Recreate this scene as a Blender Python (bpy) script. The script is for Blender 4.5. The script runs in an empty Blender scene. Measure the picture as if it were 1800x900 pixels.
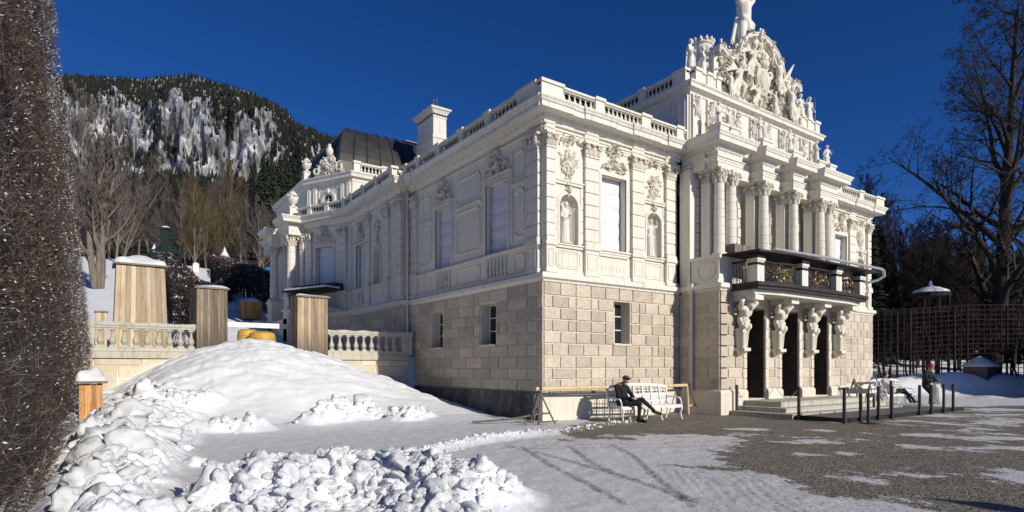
import bpy, bmesh, math, random
import numpy as np
from mathutils import Vector, Matrix, Euler
R_ = math.radians; PI = math.pi
D = bpy.data
scene = bpy.context.scene
COL = scene.collection
rnd = random.Random(7)

# ------------------------------------------------------------------ mesh building
class MB:
    """collects vertices and faces; T maps local (u, d, z) to world"""
    def __init__(s, T=None):
        s.v = []; s.f = []; s.T = T
    DZ = 0.0
    def add(s, vs, fs):
        n = len(s.v); vs = [s.T(*p) for p in vs] if s.T else [tuple(p) for p in vs]
        s.v += [(a, b, c + MB.DZ) for a, b, c in vs] if MB.DZ else vs
        s.f += [tuple(i + n for i in f) for f in fs]
    def box(s, x0, x1, y0, y1, z0, z1, tx=0.0, ty=0.0):
        # tx, ty shrink the top on every side
        s.add([(x0, y0, z0), (x1, y0, z0), (x1, y1, z0), (x0, y1, z0),
               (x0 + tx, y0 + ty, z1), (x1 - tx, y0 + ty, z1), (x1 - tx, y1 - ty, z1), (x0 + tx, y1 - ty, z1)],
              [(0, 3, 2, 1), (4, 5, 6, 7), (0, 1, 5, 4), (1, 2, 6, 5), (2, 3, 7, 6), (3, 0, 4, 7)])
    def bar(s, a, b, w, h=None):
        # rectangular bar from a to b
        h = w if h is None else h
        a = Vector(a); b = Vector(b); t = (b - a).normalized()
        up = Vector((0, 0, 1)) if abs(t.z) < .95 else Vector((1, 0, 0))
        sx = t.cross(up).normalized() * w / 2; sy = sx.cross(t).normalized() * h / 2
        vs = [a - sx - sy, a + sx - sy, a + sx + sy, a - sx + sy, b - sx - sy, b + sx - sy, b + sx + sy, b - sx + sy]
        s.add([tuple(p) for p in vs], [(0, 3, 2, 1), (4, 5, 6, 7), (0, 1, 5, 4), (1, 2, 6, 5), (2, 3, 7, 6), (3, 0, 4, 7)])
    def tube(s, pts, r, n=6, cap=True):
        pts = [Vector(p) for p in pts]; m = len(pts)
        rs = r if isinstance(r, (list, tuple)) else [r] * m
        vs = []; u = None
        for i, p in enumerate(pts):
            t = (pts[min(i + 1, m - 1)] - pts[max(i - 1, 0)])
            t = t.normalized() if t.length > 1e-9 else Vector((0, 0, 1))
            if u is None:
                u = t.orthogonal().normalized()
            else:
                u = (u - t * u.dot(t))
                u = u.normalized() if u.length > 1e-6 else t.orthogonal().normalized()
            w = t.cross(u)
            for k in range(n):
                a = 2 * PI * k / n
                vs.append(tuple(p + (u * math.cos(a) + w * math.sin(a)) * rs[i]))
        fs = [(i * n + k, i * n + (k + 1) % n, (i + 1) * n + (k + 1) % n, (i + 1) * n + k) for i in range(m - 1) for k in range(n)]
        if cap:
            fs.append(tuple(range(n - 1, -1, -1))); fs.append(tuple((m - 1) * n + k for k in range(n)))
        s.add(vs, fs)
    def lathe(s, cx, cy, prof, n=16, a0=0, a1=2 * PI, sx=1, sy=1, seam=None):
        full = abs(a1 - a0 - 2 * PI) < 1e-6; k = n if full else n + 1
        vs = [(cx + r * sx * math.cos(a0 + (a1 - a0) * i / n), cy + r * sy * math.sin(a0 + (a1 - a0) * i / n), z) for r, z in prof for i in range(k)]
        fs = []
        for j in range(len(prof) - 1):
            for i in range(n):
                i2 = (i + 1) % k
                fs.append((j * k + i, j * k + i2, (j + 1) * k + i2, (j + 1) * k + i))
        if full:
            fs.append(tuple(range(n - 1, -1, -1))); fs.append(tuple((len(prof) - 1) * k + i for i in range(n)))
        s.add(vs, fs)
    def ball(s, c, r, n=8, m=6):
        if not isinstance(r, (tuple, list)): r = (r, r, r)
        vs = [(c[0], c[1], c[2] - r[2])]
        for j in range(1, m):
            a = -PI / 2 + PI * j / m
            for i in range(n):
                b = 2 * PI * i / n
                vs.append((c[0] + r[0] * math.cos(a) * math.cos(b), c[1] + r[1] * math.cos(a) * math.sin(b), c[2] + r[2] * math.sin(a)))
        vs.append((c[0], c[1], c[2] + r[2]))
        fs = [(0, 1 + (i + 1) % n, 1 + i) for i in range(n)]
        for j in range(m - 2):
            for i in range(n):
                fs.append((1 + j * n + i, 1 + j * n + (i + 1) % n, 1 + (j + 1) * n + (i + 1) % n, 1 + (j + 1) * n + i))
        L = len(vs) - 1; b = 1 + (m - 2) * n
        fs += [(L, b + i, b + (i + 1) % n) for i in range(n)]
        s.add(vs, fs)
    def cap(s, a, b, ra, rb, n=10):
        # tapered capsule
        a = Vector(a); b = Vector(b); t = (b - a); L = t.length
        if L < 1e-6: s.ball(tuple(a), ra); return
        t /= L; pts = []; rs = []
        for k in range(4):
            q = PI / 2 * (1 - k / 3.0); pts.append(a - t * ra * math.sin(q)); rs.append(max(ra * math.cos(q), ra * .04))
        for k in range(4):
            q = PI / 2 * k / 3.0; pts.append(b + t * rb * math.sin(q)); rs.append(max(rb * math.cos(q), rb * .04))
        s.tube(pts, rs, n)
    def prism(s, poly, d0, d1):
        # polygon in (u, z), extruded in d
        n = len(poly)
        vs = [(u, d0, z) for u, z in poly] + [(u, d1, z) for u, z in poly]
        fs = [tuple(range(n)), tuple(range(2 * n - 1, n - 1, -1))] + [(i, i + n, (i + 1) % n + n, (i + 1) % n) for i in range(n)]
        s.add(vs, fs)
    def slab(s, poly, z0, z1):
        n = len(poly)
        vs = [(x, y, z0) for x, y in poly] + [(x, y, z1) for x, y in poly]
        fs = [tuple(range(n - 1, -1, -1)), tuple(range(n, 2 * n))] + [(i, (i + 1) % n, (i + 1) % n + n, i + n) for i in range(n)]
        s.add(vs, fs)
    def sweep(s, path, prof, closed=False):
        # path in plan, outward on the right of the travel direction; prof = [(outward, z)] open polyline
        n = len(path); m = len(prof); vs = []
        P = [Vector((p[0], p[1])) for p in path]
        for i in range(n):
            a = P[i] - P[i - 1] if (i > 0 or closed) else P[1] - P[0]
            b = P[(i + 1) % n] - P[i] if (i < n - 1 or closed) else P[-1] - P[-2]
            a.normalize(); b.normalize()
            na = Vector((a.y, -a.x)); nb = Vector((b.y, -b.x))
            k = na + nb; k = k / max(k.dot(na), .2) if k.length > 1e-6 else na
            for o, z in prof: vs.append((P[i].x + k.x * o, P[i].y + k.y * o, z))
        fs = [(i * m + j, ((i + 1) % n) * m + j, ((i + 1) % n) * m + j + 1, i * m + j + 1) for i in range(n if closed else n - 1) for j in range(m - 1)]
        if not closed:
            fs += [tuple(range(m)), tuple(range(n * m - 1, (n - 1) * m - 1, -1))]
        s.add(vs, fs)
    def grid(s, fn, nu, nv):
        vs = [fn(i / nu, j / nv) for j in range(nv + 1) for i in range(nu + 1)]
        fs = [(j * (nu + 1) + i, j * (nu + 1) + i + 1, (j + 1) * (nu + 1) + i + 1, (j + 1) * (nu + 1) + i) for j in range(nv) for i in range(nu)]
        s.add(vs, fs)
    def mesh(s, name, mat=None, smooth=False, fix=True, origin=(0, 0, 0)):
        me = D.meshes.new(name)
        o = origin
        v = s.v if o == (0, 0, 0) else [(a - o[0], b - o[1], c - o[2]) for a, b, c in s.v]
        me.from_pydata(v, [], s.f)
        if fix:
            bm = bmesh.new(); bm.from_mesh(me); bmesh.ops.recalc_face_normals(bm, faces=bm.faces); bm.to_mesh(me); bm.free()
        if smooth == 'auto':
            me.polygons.foreach_set('use_smooth', [True] * len(me.polygons))
            try: me.set_sharp_from_angle(angle=R_(35))
            except Exception: pass
        elif smooth:
            me.polygons.foreach_set('use_smooth', [True] * len(me.polygons))
        if mat:
            for m_ in (mat if isinstance(mat, (list, tuple)) else [mat]): me.materials.append(m_)
        me.update()
        return me
    def build(s, name, mat=None, parent=None, smooth=False, fix=True):
        # vertices are world coordinates; the mesh is stored relative to its thing's base
        o = (0, 0, 0)
        if parent is not None:
            p = parent; q = Vector((0, 0, 0))
            while p is not None: q += p.location; p = p.parent
            o = tuple(q)
        return link(name, s.mesh(name, mat, smooth, fix, o), parent)

def link(name, me, parent=None, loc=(0, 0, 0), rot=(0, 0, 0), sc=None):
    ob = D.objects.new(name, me); COL.objects.link(ob)
    ob.parent = parent; ob.location = loc; ob.rotation_euler = rot
    if sc is not None: ob.scale = sc if isinstance(sc, (tuple, list)) else (sc,) * 3
    return ob
def tag(o, label=None, cat=None, group=None, kind=None):
    if label: o['label'] = label
    if cat: o['category'] = cat
    if group: o['group'] = group
    if kind: o['kind'] = kind
    return o
def thing(name, loc, label, cat, group=None, rz=0):
    o = D.objects.new(name, None); COL.objects.link(o); o.empty_display_size = .2
    o.location = loc; o.rotation_euler = (0, 0, rz)
    return tag(o, label, cat, group)
def copy_tree(o, loc=None, rz=None, label=None, parent=None, sc=None):
    c = o.copy(); COL.objects.link(c)
    if parent is not None: c.parent = parent
    if loc is not None: c.location = loc
    if rz is not None: c.rotation_euler = (0, 0, rz)
    if sc is not None: c.scale = (sc,) * 3 if not isinstance(sc, tuple) else sc
    if label: c['label'] = label
    for ch in o.children:
        copy_tree(ch, parent=c)
    return c
def remeshed(mb, name, mat, voxel, parent=None, loc=(0, 0, 0), rz=0, decimate=None, smooth_it=2):
    me = mb.mesh(name + '_raw', None, fix=True)
    ob = D.objects.new(name + '_raw', me); COL.objects.link(ob)
    m = ob.modifiers.new('r', 'REMESH'); m.mode = 'VOXEL'; m.voxel_size = voxel
    if smooth_it:
        s_ = ob.modifiers.new('s', 'SMOOTH'); s_.iterations = smooth_it; s_.factor = .5
    if decimate:
        d_ = ob.modifiers.new('d', 'DECIMATE'); d_.ratio = decimate
    dg = bpy.context.evaluated_depsgraph_get()
    me2 = D.meshes.new_from_object(ob.evaluated_get(dg)); me2.name = name
    D.objects.remove(ob); D.meshes.remove(me)
    me2.materials.clear(); me2.materials.append(mat)
    me2.polygons.foreach_set('use_smooth', [True] * len(me2.polygons))
    return link(name, me2, parent, loc, (0, 0, rz))

# ------------------------------------------------------------------ noise
def _h(ix, iy, seed):
    n = (ix.astype(np.int64) * 374761393 + iy.astype(np.int64) * 668265263 + seed * 1442695041) & 0x7fffffff
    n = ((n ^ (n >> 13)) * 1274126177) & 0x7fffffff
    n = (n ^ (n >> 16)) & 0xffff
    return n / 65535.0
def vnoise(x, y, seed=0):
    ix = np.floor(x); iy = np.floor(y); fx = x - ix; fy = y - iy
    fx = fx * fx * (3 - 2 * fx); fy = fy * fy * (3 - 2 * fy)
    a = _h(ix, iy, seed); b = _h(ix + 1, iy, seed); c = _h(ix, iy + 1, seed); d = _h(ix + 1, iy + 1, seed)
    return (a + (b - a) * fx) * (1 - fy) + (c + (d - c) * fx) * fy
def fbm(x, y, seed=0, oct=4, gain=.5):
    t = 0; a = 1; s = 0
    for o in range(oct):
        t = t + a * (vnoise(x * 2 ** o, y * 2 ** o, seed + o * 17) - .5); s += a; a *= gain
    return t / s * 2
def worley(x, y, seed=0):
    ix = np.floor(x); iy = np.floor(y); best = np.full(x.shape, 9.0)
    for dx in (-1, 0, 1):
        for dy in (-1, 0, 1):
            jx = ix + dx; jy = iy + dy
            px_ = jx + _h(jx, jy, seed); py_ = jy + _h(jx, jy, seed + 91)
            best = np.minimum(best, (x - px_) ** 2 + (y - py_) ** 2)
    return np.sqrt(best)
def sstep(a, b, x):
    t = np.clip((x - a) / (b - a), 0, 1); return t * t * (3 - 2 * t)

# ------------------------------------------------------------------ materials
def mat(name):
    m = D.materials.new(name); m.use_nodes = True
    return m, m.node_tree, m.node_tree.nodes, m.node_tree.links, m.node_tree.nodes['Principled BSDF']
def node(nt, t, **kw):
    n = nt.nodes.new(t)
    for k, v in kw.items():
        if k.startswith('i_'): n.inputs[k[2:].replace('_', ' ')].default_value = v
        else: setattr(n, k, v)
    return n
def ramp(nt, fac, stops):
    r = nt.nodes.new('ShaderNodeValToRGB'); e = r.color_ramp.elements
    while len(e) < len(stops): e.new(.5)
    for i, (p, c) in enumerate(stops):
        e[i].position = p; e[i].color = (c[0], c[1], c[2], 1) if isinstance(c, (tuple, list)) else (c, c, c, 1)
    nt.links.new(fac, r.inputs[0]); return r.outputs[0]
def mixc(nt, fac, a, b, mode='MIX'):
    n = nt.nodes.new('ShaderNodeMix'); n.data_type = 'RGBA'; n.blend_type = mode
    for sock, v in ((n.inputs[0], fac), (n.inputs[6], a), (n.inputs[7], b)):
        if hasattr(v, 'is_output'): nt.links.new(v, sock)
        elif isinstance(v, (tuple, list)): sock.default_value = (v[0], v[1], v[2], 1)
        else: sock.default_value = v
    return n.outputs[2]
def coords(nt, scale=(1, 1, 1), kind='Object'):
    tc = nt.nodes.new('ShaderNodeTexCoord'); mp = nt.nodes.new('ShaderNodeMapping')
    nt.links.new(tc.outputs[kind], mp.inputs[0]); mp.inputs['Scale'].default_value = scale
    return mp.outputs[0]
def noise(nt, co, scale, detail=5, rough=.55, dist=0):
    n = nt.nodes.new('ShaderNodeTexNoise'); n.inputs['Scale'].default_value = scale; n.inputs['Detail'].default_value = detail
    n.inputs['Roughness'].default_value = rough; n.inputs['Distortion'].default_value = dist
    nt.links.new(co, n.inputs['Vector']); return n.outputs[0]
def bump(nt, bsdf, h, strength, dist=.02):
    b = nt.nodes.new('ShaderNodeBump'); b.inputs['Strength'].default_value = strength; b.inputs['Distance'].default_value = dist
    nt.links.new(h, b.inputs['Height']); nt.links.new(b.outputs[0], bsdf.inputs['Normal'])
def simple(name, c1, c2, scale=4, rough=.8, bmp=.3, bd=.01, metal=0, island=0, detail=6, st=(1, 1, 1), c3=None):
    m, nt, N, L, B = mat(name)
    co = coords(nt, st, 'Object' if st != (1, 1, 1) else 'Object')
    n = noise(nt, co, scale, detail, .6)
    col = ramp(nt, n, [(.3, c1), (.7, c2)])
    if c3:
        n2 = noise(nt, co, scale * .17, 3, .6); col = mixc(nt, ramp(nt, n2, [(.5, 0), (.72, 1)]), col, c3)
    if island:
        g = nt.nodes.new('ShaderNodeNewGeometry')
        mr = node(nt, 'ShaderNodeMapRange'); L.new(g.outputs['Random Per Island'], mr.inputs[0]); mr.inputs[3].default_value = 1 - island; mr.inputs[4].default_value = 1 + island
        v = nt.nodes.new('ShaderNodeHueSaturation'); L.new(mr.outputs[0], v.inputs['Value']); L.new(col, v.inputs['Color']); col = v.outputs[0]
    L.new(col, B.inputs['Base Color']); B.inputs['Roughness'].default_value = rough; B.inputs['Metallic'].default_value = metal
    B.inputs['Specular IOR Level'].default_value = .3
    if bmp: bump(nt, B, noise(nt, co, scale * 5, 4, .6), bmp, bd)
    return m

M = {}
# painted stucco: warm white, faint streaks of dirt running down
def stucco(name, c, dirt, amt=.5):
    m, nt, N, L, B = mat(name)
    co = coords(nt)
    big = noise(nt, co, .9, 5, .6); fine = noise(nt, co, 14, 5, .6)
    streak = noise(nt, coords(nt, (5, 5, .35)), 1.6, 5, .6)
    col = ramp(nt, big, [(.25, [k * .93 for k in c]), (.7, c)])
    col = mixc(nt, ramp(nt, streak, [(.5, 0), (.82, amt)]), col, dirt)
    col = mixc(nt, ramp(nt, fine, [(.3, .12), (.6, 0)]), col, dirt)
    str2 = noise(nt, coords(nt, (9, 9, .22)), 1.2, 4, .7); pat = noise(nt, co, .45, 4, .6)
    col = mixc(nt, ramp(nt, str2, [(.56, 0), (.74, .38)]), col, dirt)
    col = mixc(nt, ramp(nt, pat, [(.52, 0), (.62, .16)]), col, [k * .8 for k in c])
    L.new(col, B.inputs['Base Color']); B.inputs['Roughness'].default_value = .75; B.inputs['Specular IOR Level'].default_value = .25
    bump(nt, B, fine, .25, .01)
    return m
M['stucco'] = stucco('stucco', (.74, .70, .60), (.42, .37, .29), .65)
M['trim'] = stucco('stone_trim', (.75, .715, .625), (.37, .33, .27), .75)
M['plinth'] = stucco('plinth_stone', (.72, .66, .54), (.42, .37, .29), .7)
M['relief'] = stucco('relief_plaster', (.74, .69, .57), (.30, .235, .17), .95)
M['statue'] = stucco('statue_stone', (.72, .69, .62), (.30, .27, .23), .8)
M['old_stone'] = stucco('old_balustrade_stone', (.52, .49, .40), (.20, .19, .15), .9)
# rusticated block stone
def blocks_mat(name, a, b, dark):
    m, nt, N, L, B = mat(name)
    co = coords(nt)
    n = noise(nt, co, 7, 7, .68); n2 = noise(nt, co, 28, 4, .6); n3 = noise(nt, co, 1.1, 3, .6)
    col = ramp(nt, n, [(.32, a), (.62, b)])
    col = mixc(nt, ramp(nt, n2, [(.28, .7), (.46, 0)]), col, dark)
    col = mixc(nt, ramp(nt, n3, [(.45, 0), (.8, .45)]), col, dark)
    g = nt.nodes.new('ShaderNodeNewGeometry')
    mr = node(nt, 'ShaderNodeMapRange'); L.new(g.outputs['Random Per Island'], mr.inputs[0]); mr.inputs[3].default_value = .80; mr.inputs[4].default_value = 1.12
    v = nt.nodes.new('ShaderNodeHueSaturation'); L.new(mr.outputs[0], v.inputs['Value']); L.new(col, v.inputs['Color'])
    L.new(v.outputs[0], B.inputs['Base Color']); B.inputs['Roughness'].default_value = .85; B.inputs['Specular IOR Level'].default_value = .2
    bump(nt, B, n, .6, .03)
    return m
M['block'] = blocks_mat('block_stone', (.49, .415, .32), (.63, .55, .435), (.30, .24, .18))
M['mortar'] = simple('joint_render', (.62, .55, .44), (.72, .65, .53), 3, .9, .2)
M['terrace_block'] = blocks_mat('terrace_block_stone', (.62, .53, .38), (.72, .63, .47), (.42, .34, .23))
M['tufa'] = simple('dark_tufa', (.05, .047, .043), (.22, .205, .19), 3, .95, 1, .08, st=(1, 1, .35), c3=(.25, .24, .23))
M['blind'] = simple('window_blind', (.60, .615, .66), (.68, .69, .73), 1.5, .8, .1, st=(1, 1, .3))
M['blind_side'] = M['blind']
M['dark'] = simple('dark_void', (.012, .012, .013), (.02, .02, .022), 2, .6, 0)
M['iron'] = simple('black_iron', (.015, .015, .016), (.04, .037, .033), 9, .55, .3, metal=.3)
M['post'] = simple('grey_post_steel', (.045, .045, .048), (.09, .088, .085), 9, .5, .2, metal=.5)
M['pipe'] = simple('galvanised_pipe', (.42, .42, .41), (.6, .6, .58), 6, .45, .2, metal=.6)
M['tarp'] = simple('dark_tarp', (.02, .017, .015), (.05, .042, .036), 3, .6, .5, .02)
M['roof'] = simple('dark_copper_roof', (.035, .035, .034), (.075, .073, .068), 1.2, .42, .25, .01, metal=.35, c3=(.11, .10, .09))
M['flat_roof'] = simple('flat_roof', (.12, .12, .12), (.2, .2, .2), 2, .9, .3)
M['whitepaint'] = simple('white_bench_paint', (.80, .79, .76), (.86, .85, .82), 8, .5, .15, c3=(.6, .58, .54))
M['redstone'] = M['plinth']
def gold():
    m, nt, N, L, B = mat('gilding'); co = coords(nt)
    col = ramp(nt, noise(nt, co, 18, 4), [(.45, (.05, .032, .014)), (.70, (.55, .36, .13))])
    L.new(col, B.inputs['Base Color']); B.inputs['Metallic'].default_value = .7; B.inputs['Roughness'].default_value = .38
    return m
M['gold'] = gold()
def glass():
    m, nt, N, L, B = mat('window_glass')
    B.inputs['Base Color'].default_value = (.02, .024, .03, 1); B.inputs['Roughness'].default_value = .08
    bump(nt, B, noise(nt, coords(nt), 1.5, 2), .08, .05)
    return m
M['glass'] = glass()
def wood(name, a, b, dark, lowdark=0):
    m, nt, N, L, B = mat(name)
    tc = nt.nodes.new('ShaderNodeTexCoord')
    g = noise(nt, coords(nt, (14, 14, .9)), 2.2, 6, .65, .6)
    k = noise(nt, coords(nt, (3.5, 3.5, .5)), 1.5, 3, .6)
    col = ramp(nt, g, [(.3, a), (.68, b)])
    col = mixc(nt, ramp(nt, k, [(.5, 0), (.78, .75)]), col, dark)
    gm = nt.nodes.new('ShaderNodeNewGeometry')
    mr = node(nt, 'ShaderNodeMapRange'); L.new(gm.outputs['Random Per Island'], mr.inputs[0]); mr.inputs[3].default_value = .62; mr.inputs[4].default_value = 1.2
    v = nt.nodes.new('ShaderNodeHueSaturation'); L.new(mr.outputs[0], v.inputs['Value']); L.new(col, v.inputs['Color']); col = v.outputs[0]
    if lowdark:
        # weathering: the lower boards have gone grey
        sp = nt.nodes.new('ShaderNodeSeparateXYZ'); L.new(tc.outputs['Object'], sp.inputs[0])
        ad = nt.nodes.new('ShaderNodeMath'); ad.operation = 'ADD'; L.new(sp.outputs[2], ad.inputs[0])
        ml = nt.nodes.new('ShaderNodeMath'); ml.operation = 'MULTIPLY'; ml.inputs[1].default_value = 1.6; L.new(k, ml.inputs[0]); L.new(ml.outputs[0], ad.inputs[1])
        col = mixc(nt, ramp(nt, node_div(nt, ad.outputs[0], 3.0), [(.25, lowdark), (.62, 0)]), col, dark)
    L.new(col, B.inputs['Base Color']); B.inputs['Roughness'].default_value = .8; B.inputs['Specular IOR Level'].default_value = .2
    bump(nt, B, g, .5, .01)
    return m
def node_div(nt, s, k):
    d = nt.nodes.new('ShaderNodeMath'); d.operation = 'DIVIDE'; nt.links.new(s, d.inputs[0]); d.inputs[1].default_value = k; return d.outputs[0]
M['wood_new'] = wood('pale_new_boards', (.46, .35, .22), (.64, .53, .37), (.28, .20, .13))
M['wood_old'] = wood('weathered_grey_boards', (.17, .13, .095), (.33, .26, .19), (.07, .06, .055), .9)
M['wood_mid'] = wood('half_weathered_boards', (.34, .245, .155), (.52, .40, .27), (.12, .10, .082), .98)
M['wood_orange'] = wood('orange_boards', (.50, .24, .08), (.66, .36, .14), (.28, .13, .05))
M['log'] = wood('barrier_timber', (.62, .46, .24), (.78, .62, .38), (.45, .32, .16))
M['log_old'] = wood('old_timber', (.10, .085, .07), (.22, .19, .16), (.05, .045, .04))
M['plank_grey'] = wood('grey_board', (.16, .13, .11), (.30, .26, .22), (.08, .07, .06))
def snow(name='snow', attr=None):
    m, nt, N, L, B = mat(name)
    co = coords(nt)
    n = noise(nt, co, 2.5, 6, .6)
    col = ramp(nt, n, [(.2, (.70, .71, .72)), (.75, (.79, .795, .80))])
    B.inputs['Roughness'].default_value = .55; B.inputs['Specular IOR Level'].default_value = .25
    h = noise(nt, co, 11, 9, .72)
    L.new(col, B.inputs['Base Color']); bump(nt, B, h, .8, .05)
    return m
M['snow'] = snow()
M['bark'] = simple('dark_bark', (.018, .014, .012), (.055, .043, .036), 5, .95, .8, .03, st=(1, 1, .3))
M['bark_light'] = simple('pale_bark', (.10, .08, .062), (.24, .20, .16), 4, .95, .8, .03, st=(1, 1, .3))
M['twig'] = simple('dark_twigs', (.018, .013, .011), (.045, .032, .026), 2, .9, 0)
M['twig_brown'] = simple('brown_twigs', (.08, .065, .056), (.18, .15, .13), .6, .9, 0)
M['twig_red'] = simple('reddish_twigs', (.03, .018, .014), (.075, .045, .034), 1, .9, 0)
M['twig_olive'] = simple('olive_twigs', (.08, .06, .025), (.16, .115, .05), .6, .9, 0)
M['needle'] = simple('conifer_needles', (.010, .016, .009), (.035, .048, .024), .7, .9, 0, island=.3)
M['needle_far'] = simple('far_conifers', (.008, .010, .007), (.022, .025, .016), .05, .95, 0, island=.35)
M['hedge_leaf'] = simple('dead_hedge_leaves', (.05, .028, .02), (.14, .08, .05), 2.5, .8, 0, island=.5)
M['hedge_grey'] = simple('grey_hedge_twigs', (.09, .076, .07), (.22, .195, .18), 2, .9, 0)
M['door_wood'] = simple('dark_door_wood', (.016, .011, .010), (.05, .034, .028), 5, .6, .3, st=(1, 1, .3))
M['hedge_twig'] = simple('hedge_twigs', (.03, .02, .017), (.085, .06, .05), 2, .9, 0)
M['copper_green'] = simple('green_painted_wood', (.008, .019, .012), (.017, .036, .022), 5, .7, .2)
M['yellow'] = simple('yellow_plastic', (.50, .29, .05), (.66, .41, .09), 3, .5, .1)
M['skin'] = simple('skin', (.42, .25, .18), (.50, .31, .23), 8, .55, .1)
M['cloth_black'] = simple('black_cloth', (.008, .008, .009), (.022, .021, .022), 12, .85, .4)
M['cloth_red'] = simple('dark_red_cloth', (.18, .015, .025), (.28, .03, .045), 12, .85, .3)
M['cloth_pale'] = simple('pale_cloth', (.50, .48, .44), (.68, .66, .62), 9, .85, .3)
M['cap_brown'] = simple('brown_cap', (.06, .03, .015), (.12, .06, .03), 12, .85, .3)
M['shoe'] = simple('shoe_leather', (.01, .01, .01), (.03, .028, .025), 12, .5, .2)
# ------------------------------------------------------------------ camera and light
CX, YH, F_, EYE = 900.0, 646.0, 1051.0, 1.6
RT = Vector((.8178, -.5755)); FW = Vector((.5755, .8178)); CAM = Vector((-11.0609, -14.0912))
def at(px, py, t):       # point at depth t seen at photo pixel (px, py)
    a = (px - CX) / F_
    p = CAM + (RT * a + FW) * t
    return Vector((p.x, p.y, EYE + (YH - py) / F_ * t))
def depth(x, y): return (x - CAM.x) * FW.x + (y - CAM.y) * FW.y
cam = D.cameras.new('camera'); camo = D.objects.new('camera', cam); COL.objects.link(camo)
camo.location = (CAM.x, CAM.y, EYE); camo.rotation_euler = (R_(90), 0, -math.atan2(FW.x, FW.y))
cam.sensor_width = 36; cam.lens = F_ / 1800 * 36; cam.shift_y = (YH - 450) / 1800; cam.clip_end = 6000; cam.clip_start = .1
scene.camera = camo
SUN_EL, SUN_AZ = 23.0, 11.5    # azimuth east of the facade normal
sd = Vector((math.sin(R_(SUN_AZ)) * math.cos(R_(SUN_EL)), -math.cos(R_(SUN_AZ)) * math.cos(R_(SUN_EL)), math.sin(R_(SUN_EL))))
sun = D.lights.new('sun', 'SUN'); sun.energy = 4.5; sun.angle = R_(.53); sun.color = (1, .94, .835)
so = D.objects.new('sun', sun); COL.objects.link(so); so.rotation_euler = sd.to_track_quat('Z', 'Y').to_euler()
w = D.worlds.new('World'); scene.world = w; w.use_nodes = True
wn = w.node_tree.nodes; wl = w.node_tree.links; bg = wn['Background']
sk = wn.new('ShaderNodeTexSky'); sk.sky_type = 'NISHITA'; sk.sun_disc = False
sk.sun_elevation = R_(SUN_EL); sk.sun_rotation = math.atan2(sd.x, sd.y)
sk.altitude = 3500; sk.air_density = .75; sk.dust_density = .0; sk.ozone_density = 2.2
hs = wn.new('ShaderNodeHueSaturation'); hs.inputs['Saturation'].default_value = 1.27; hs.inputs['Value'].default_value = 1.0
wl.new(sk.outputs[0], hs.inputs['Color']); tn = wn.new('ShaderNodeMix'); tn.data_type = 'RGBA'; tn.blend_type = 'MULTIPLY'; tn.inputs[0].default_value = 1; tn.inputs[7].default_value = (.85, .90, 1.22, 1)
wl.new(hs.outputs[0], tn.inputs[6]); wl.new(tn.outputs[2], bg.inputs[0]); bg.inputs[1].default_value = .085
scene.view_settings.view_transform = 'Standard'; scene.view_settings.look = 'None'
scene.view_settings.exposure = 0.0; scene.view_settings.gamma = 1; scene.view_settings.use_curve_mapping = False
scene.render.engine = 'CYCLES'; scene.cycles.use_denoising = True; scene.cycles.max_bounces = 6; scene.cycles.diffuse_bounces = 3
scene.cycles.glossy_bounces = 2; scene.cycles.transparent_max_bounces = 4; scene.cycles.use_adaptive_sampling = True

# ------------------------------------------------------------------ ground
def pl_dist(x, y, pts):
    best = np.full(x.shape, 1e9)
    for (ax, ay), (bx, by) in zip(pts[:-1], pts[1:]):
        dx, dy = bx - ax, by - ay; L = dx * dx + dy * dy + 1e-12
        t = np.clip(((x - ax) * dx + (y - ay) * dy) / L, 0, 1)
        best = np.minimum(best, np.hypot(x - ax - t * dx, y - ay - t * dy))
    return best
def in_poly(x, y, pts):
    c = np.zeros(x.shape, bool); n = len(pts)
    for i in range(n):
        x1, y1 = pts[i]; x2, y2 = pts[(i + 1) % n]
        if y1 == y2: continue
        k = ((y1 > y) != (y2 > y)) & (x < (x2 - x1) * (y - y1) / (y2 - y1) + x1)
        c ^= k
    return c
COB = [(.95, -1.0), (-.9, -2.3), (-2.5, -3.7), (-2.0, -4.5), (-.2, -4.9), (1.6, -5.4), (.2, -6.5), (-1.7, -7.2), (-3.0, -7.9), (-2.9, -9.0), (-3.5, -10.2), (-3.2, -11.2),
       (-2.9, -12.4), (2, -16), (12, -17), (26, -14), (23, -6.6), (19, -5.2), (16.3, -4.2), (15.2, -1.5), (14.6, -.3), (1.1, -.25)]
PATCH = [(9.3, -7.7, 1.2, .35), (11.6, -8.3, 1.6, .5), (5.6, -8.5, .9, .25), (3.6, -9.8, .9, .22), (4.4, -10.5, 1.2, .3), (2.0, -6.5, .6, .16), (1.9, -7.3, .7, .2), (-.5, -4.55, .9, .2), (.6, -5.1, 1.2, .22),
         (13.5, -6.9, 1.5, .35), (17.5, -6.6, 2, .5), (7.3, -8.1, .9, .22), (.4, -8.6, .5, .1), (8.3, -6.0, 1.0, .14), (11.5, -5.9, 1.6, .16), (3.0, -5.0, .5, .1), (3.9, -6.2, .35, .12), (6.0, -9.6, .8, .2),
         (12.6, -9.6, 1.6, .4), (9.5, -9.6, 1.1, .25), (15.5, -8.4, 1.6, .35), (-1.0, -10.4, .9, .2), (0.4, -11.3, .9, .2)]
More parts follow.
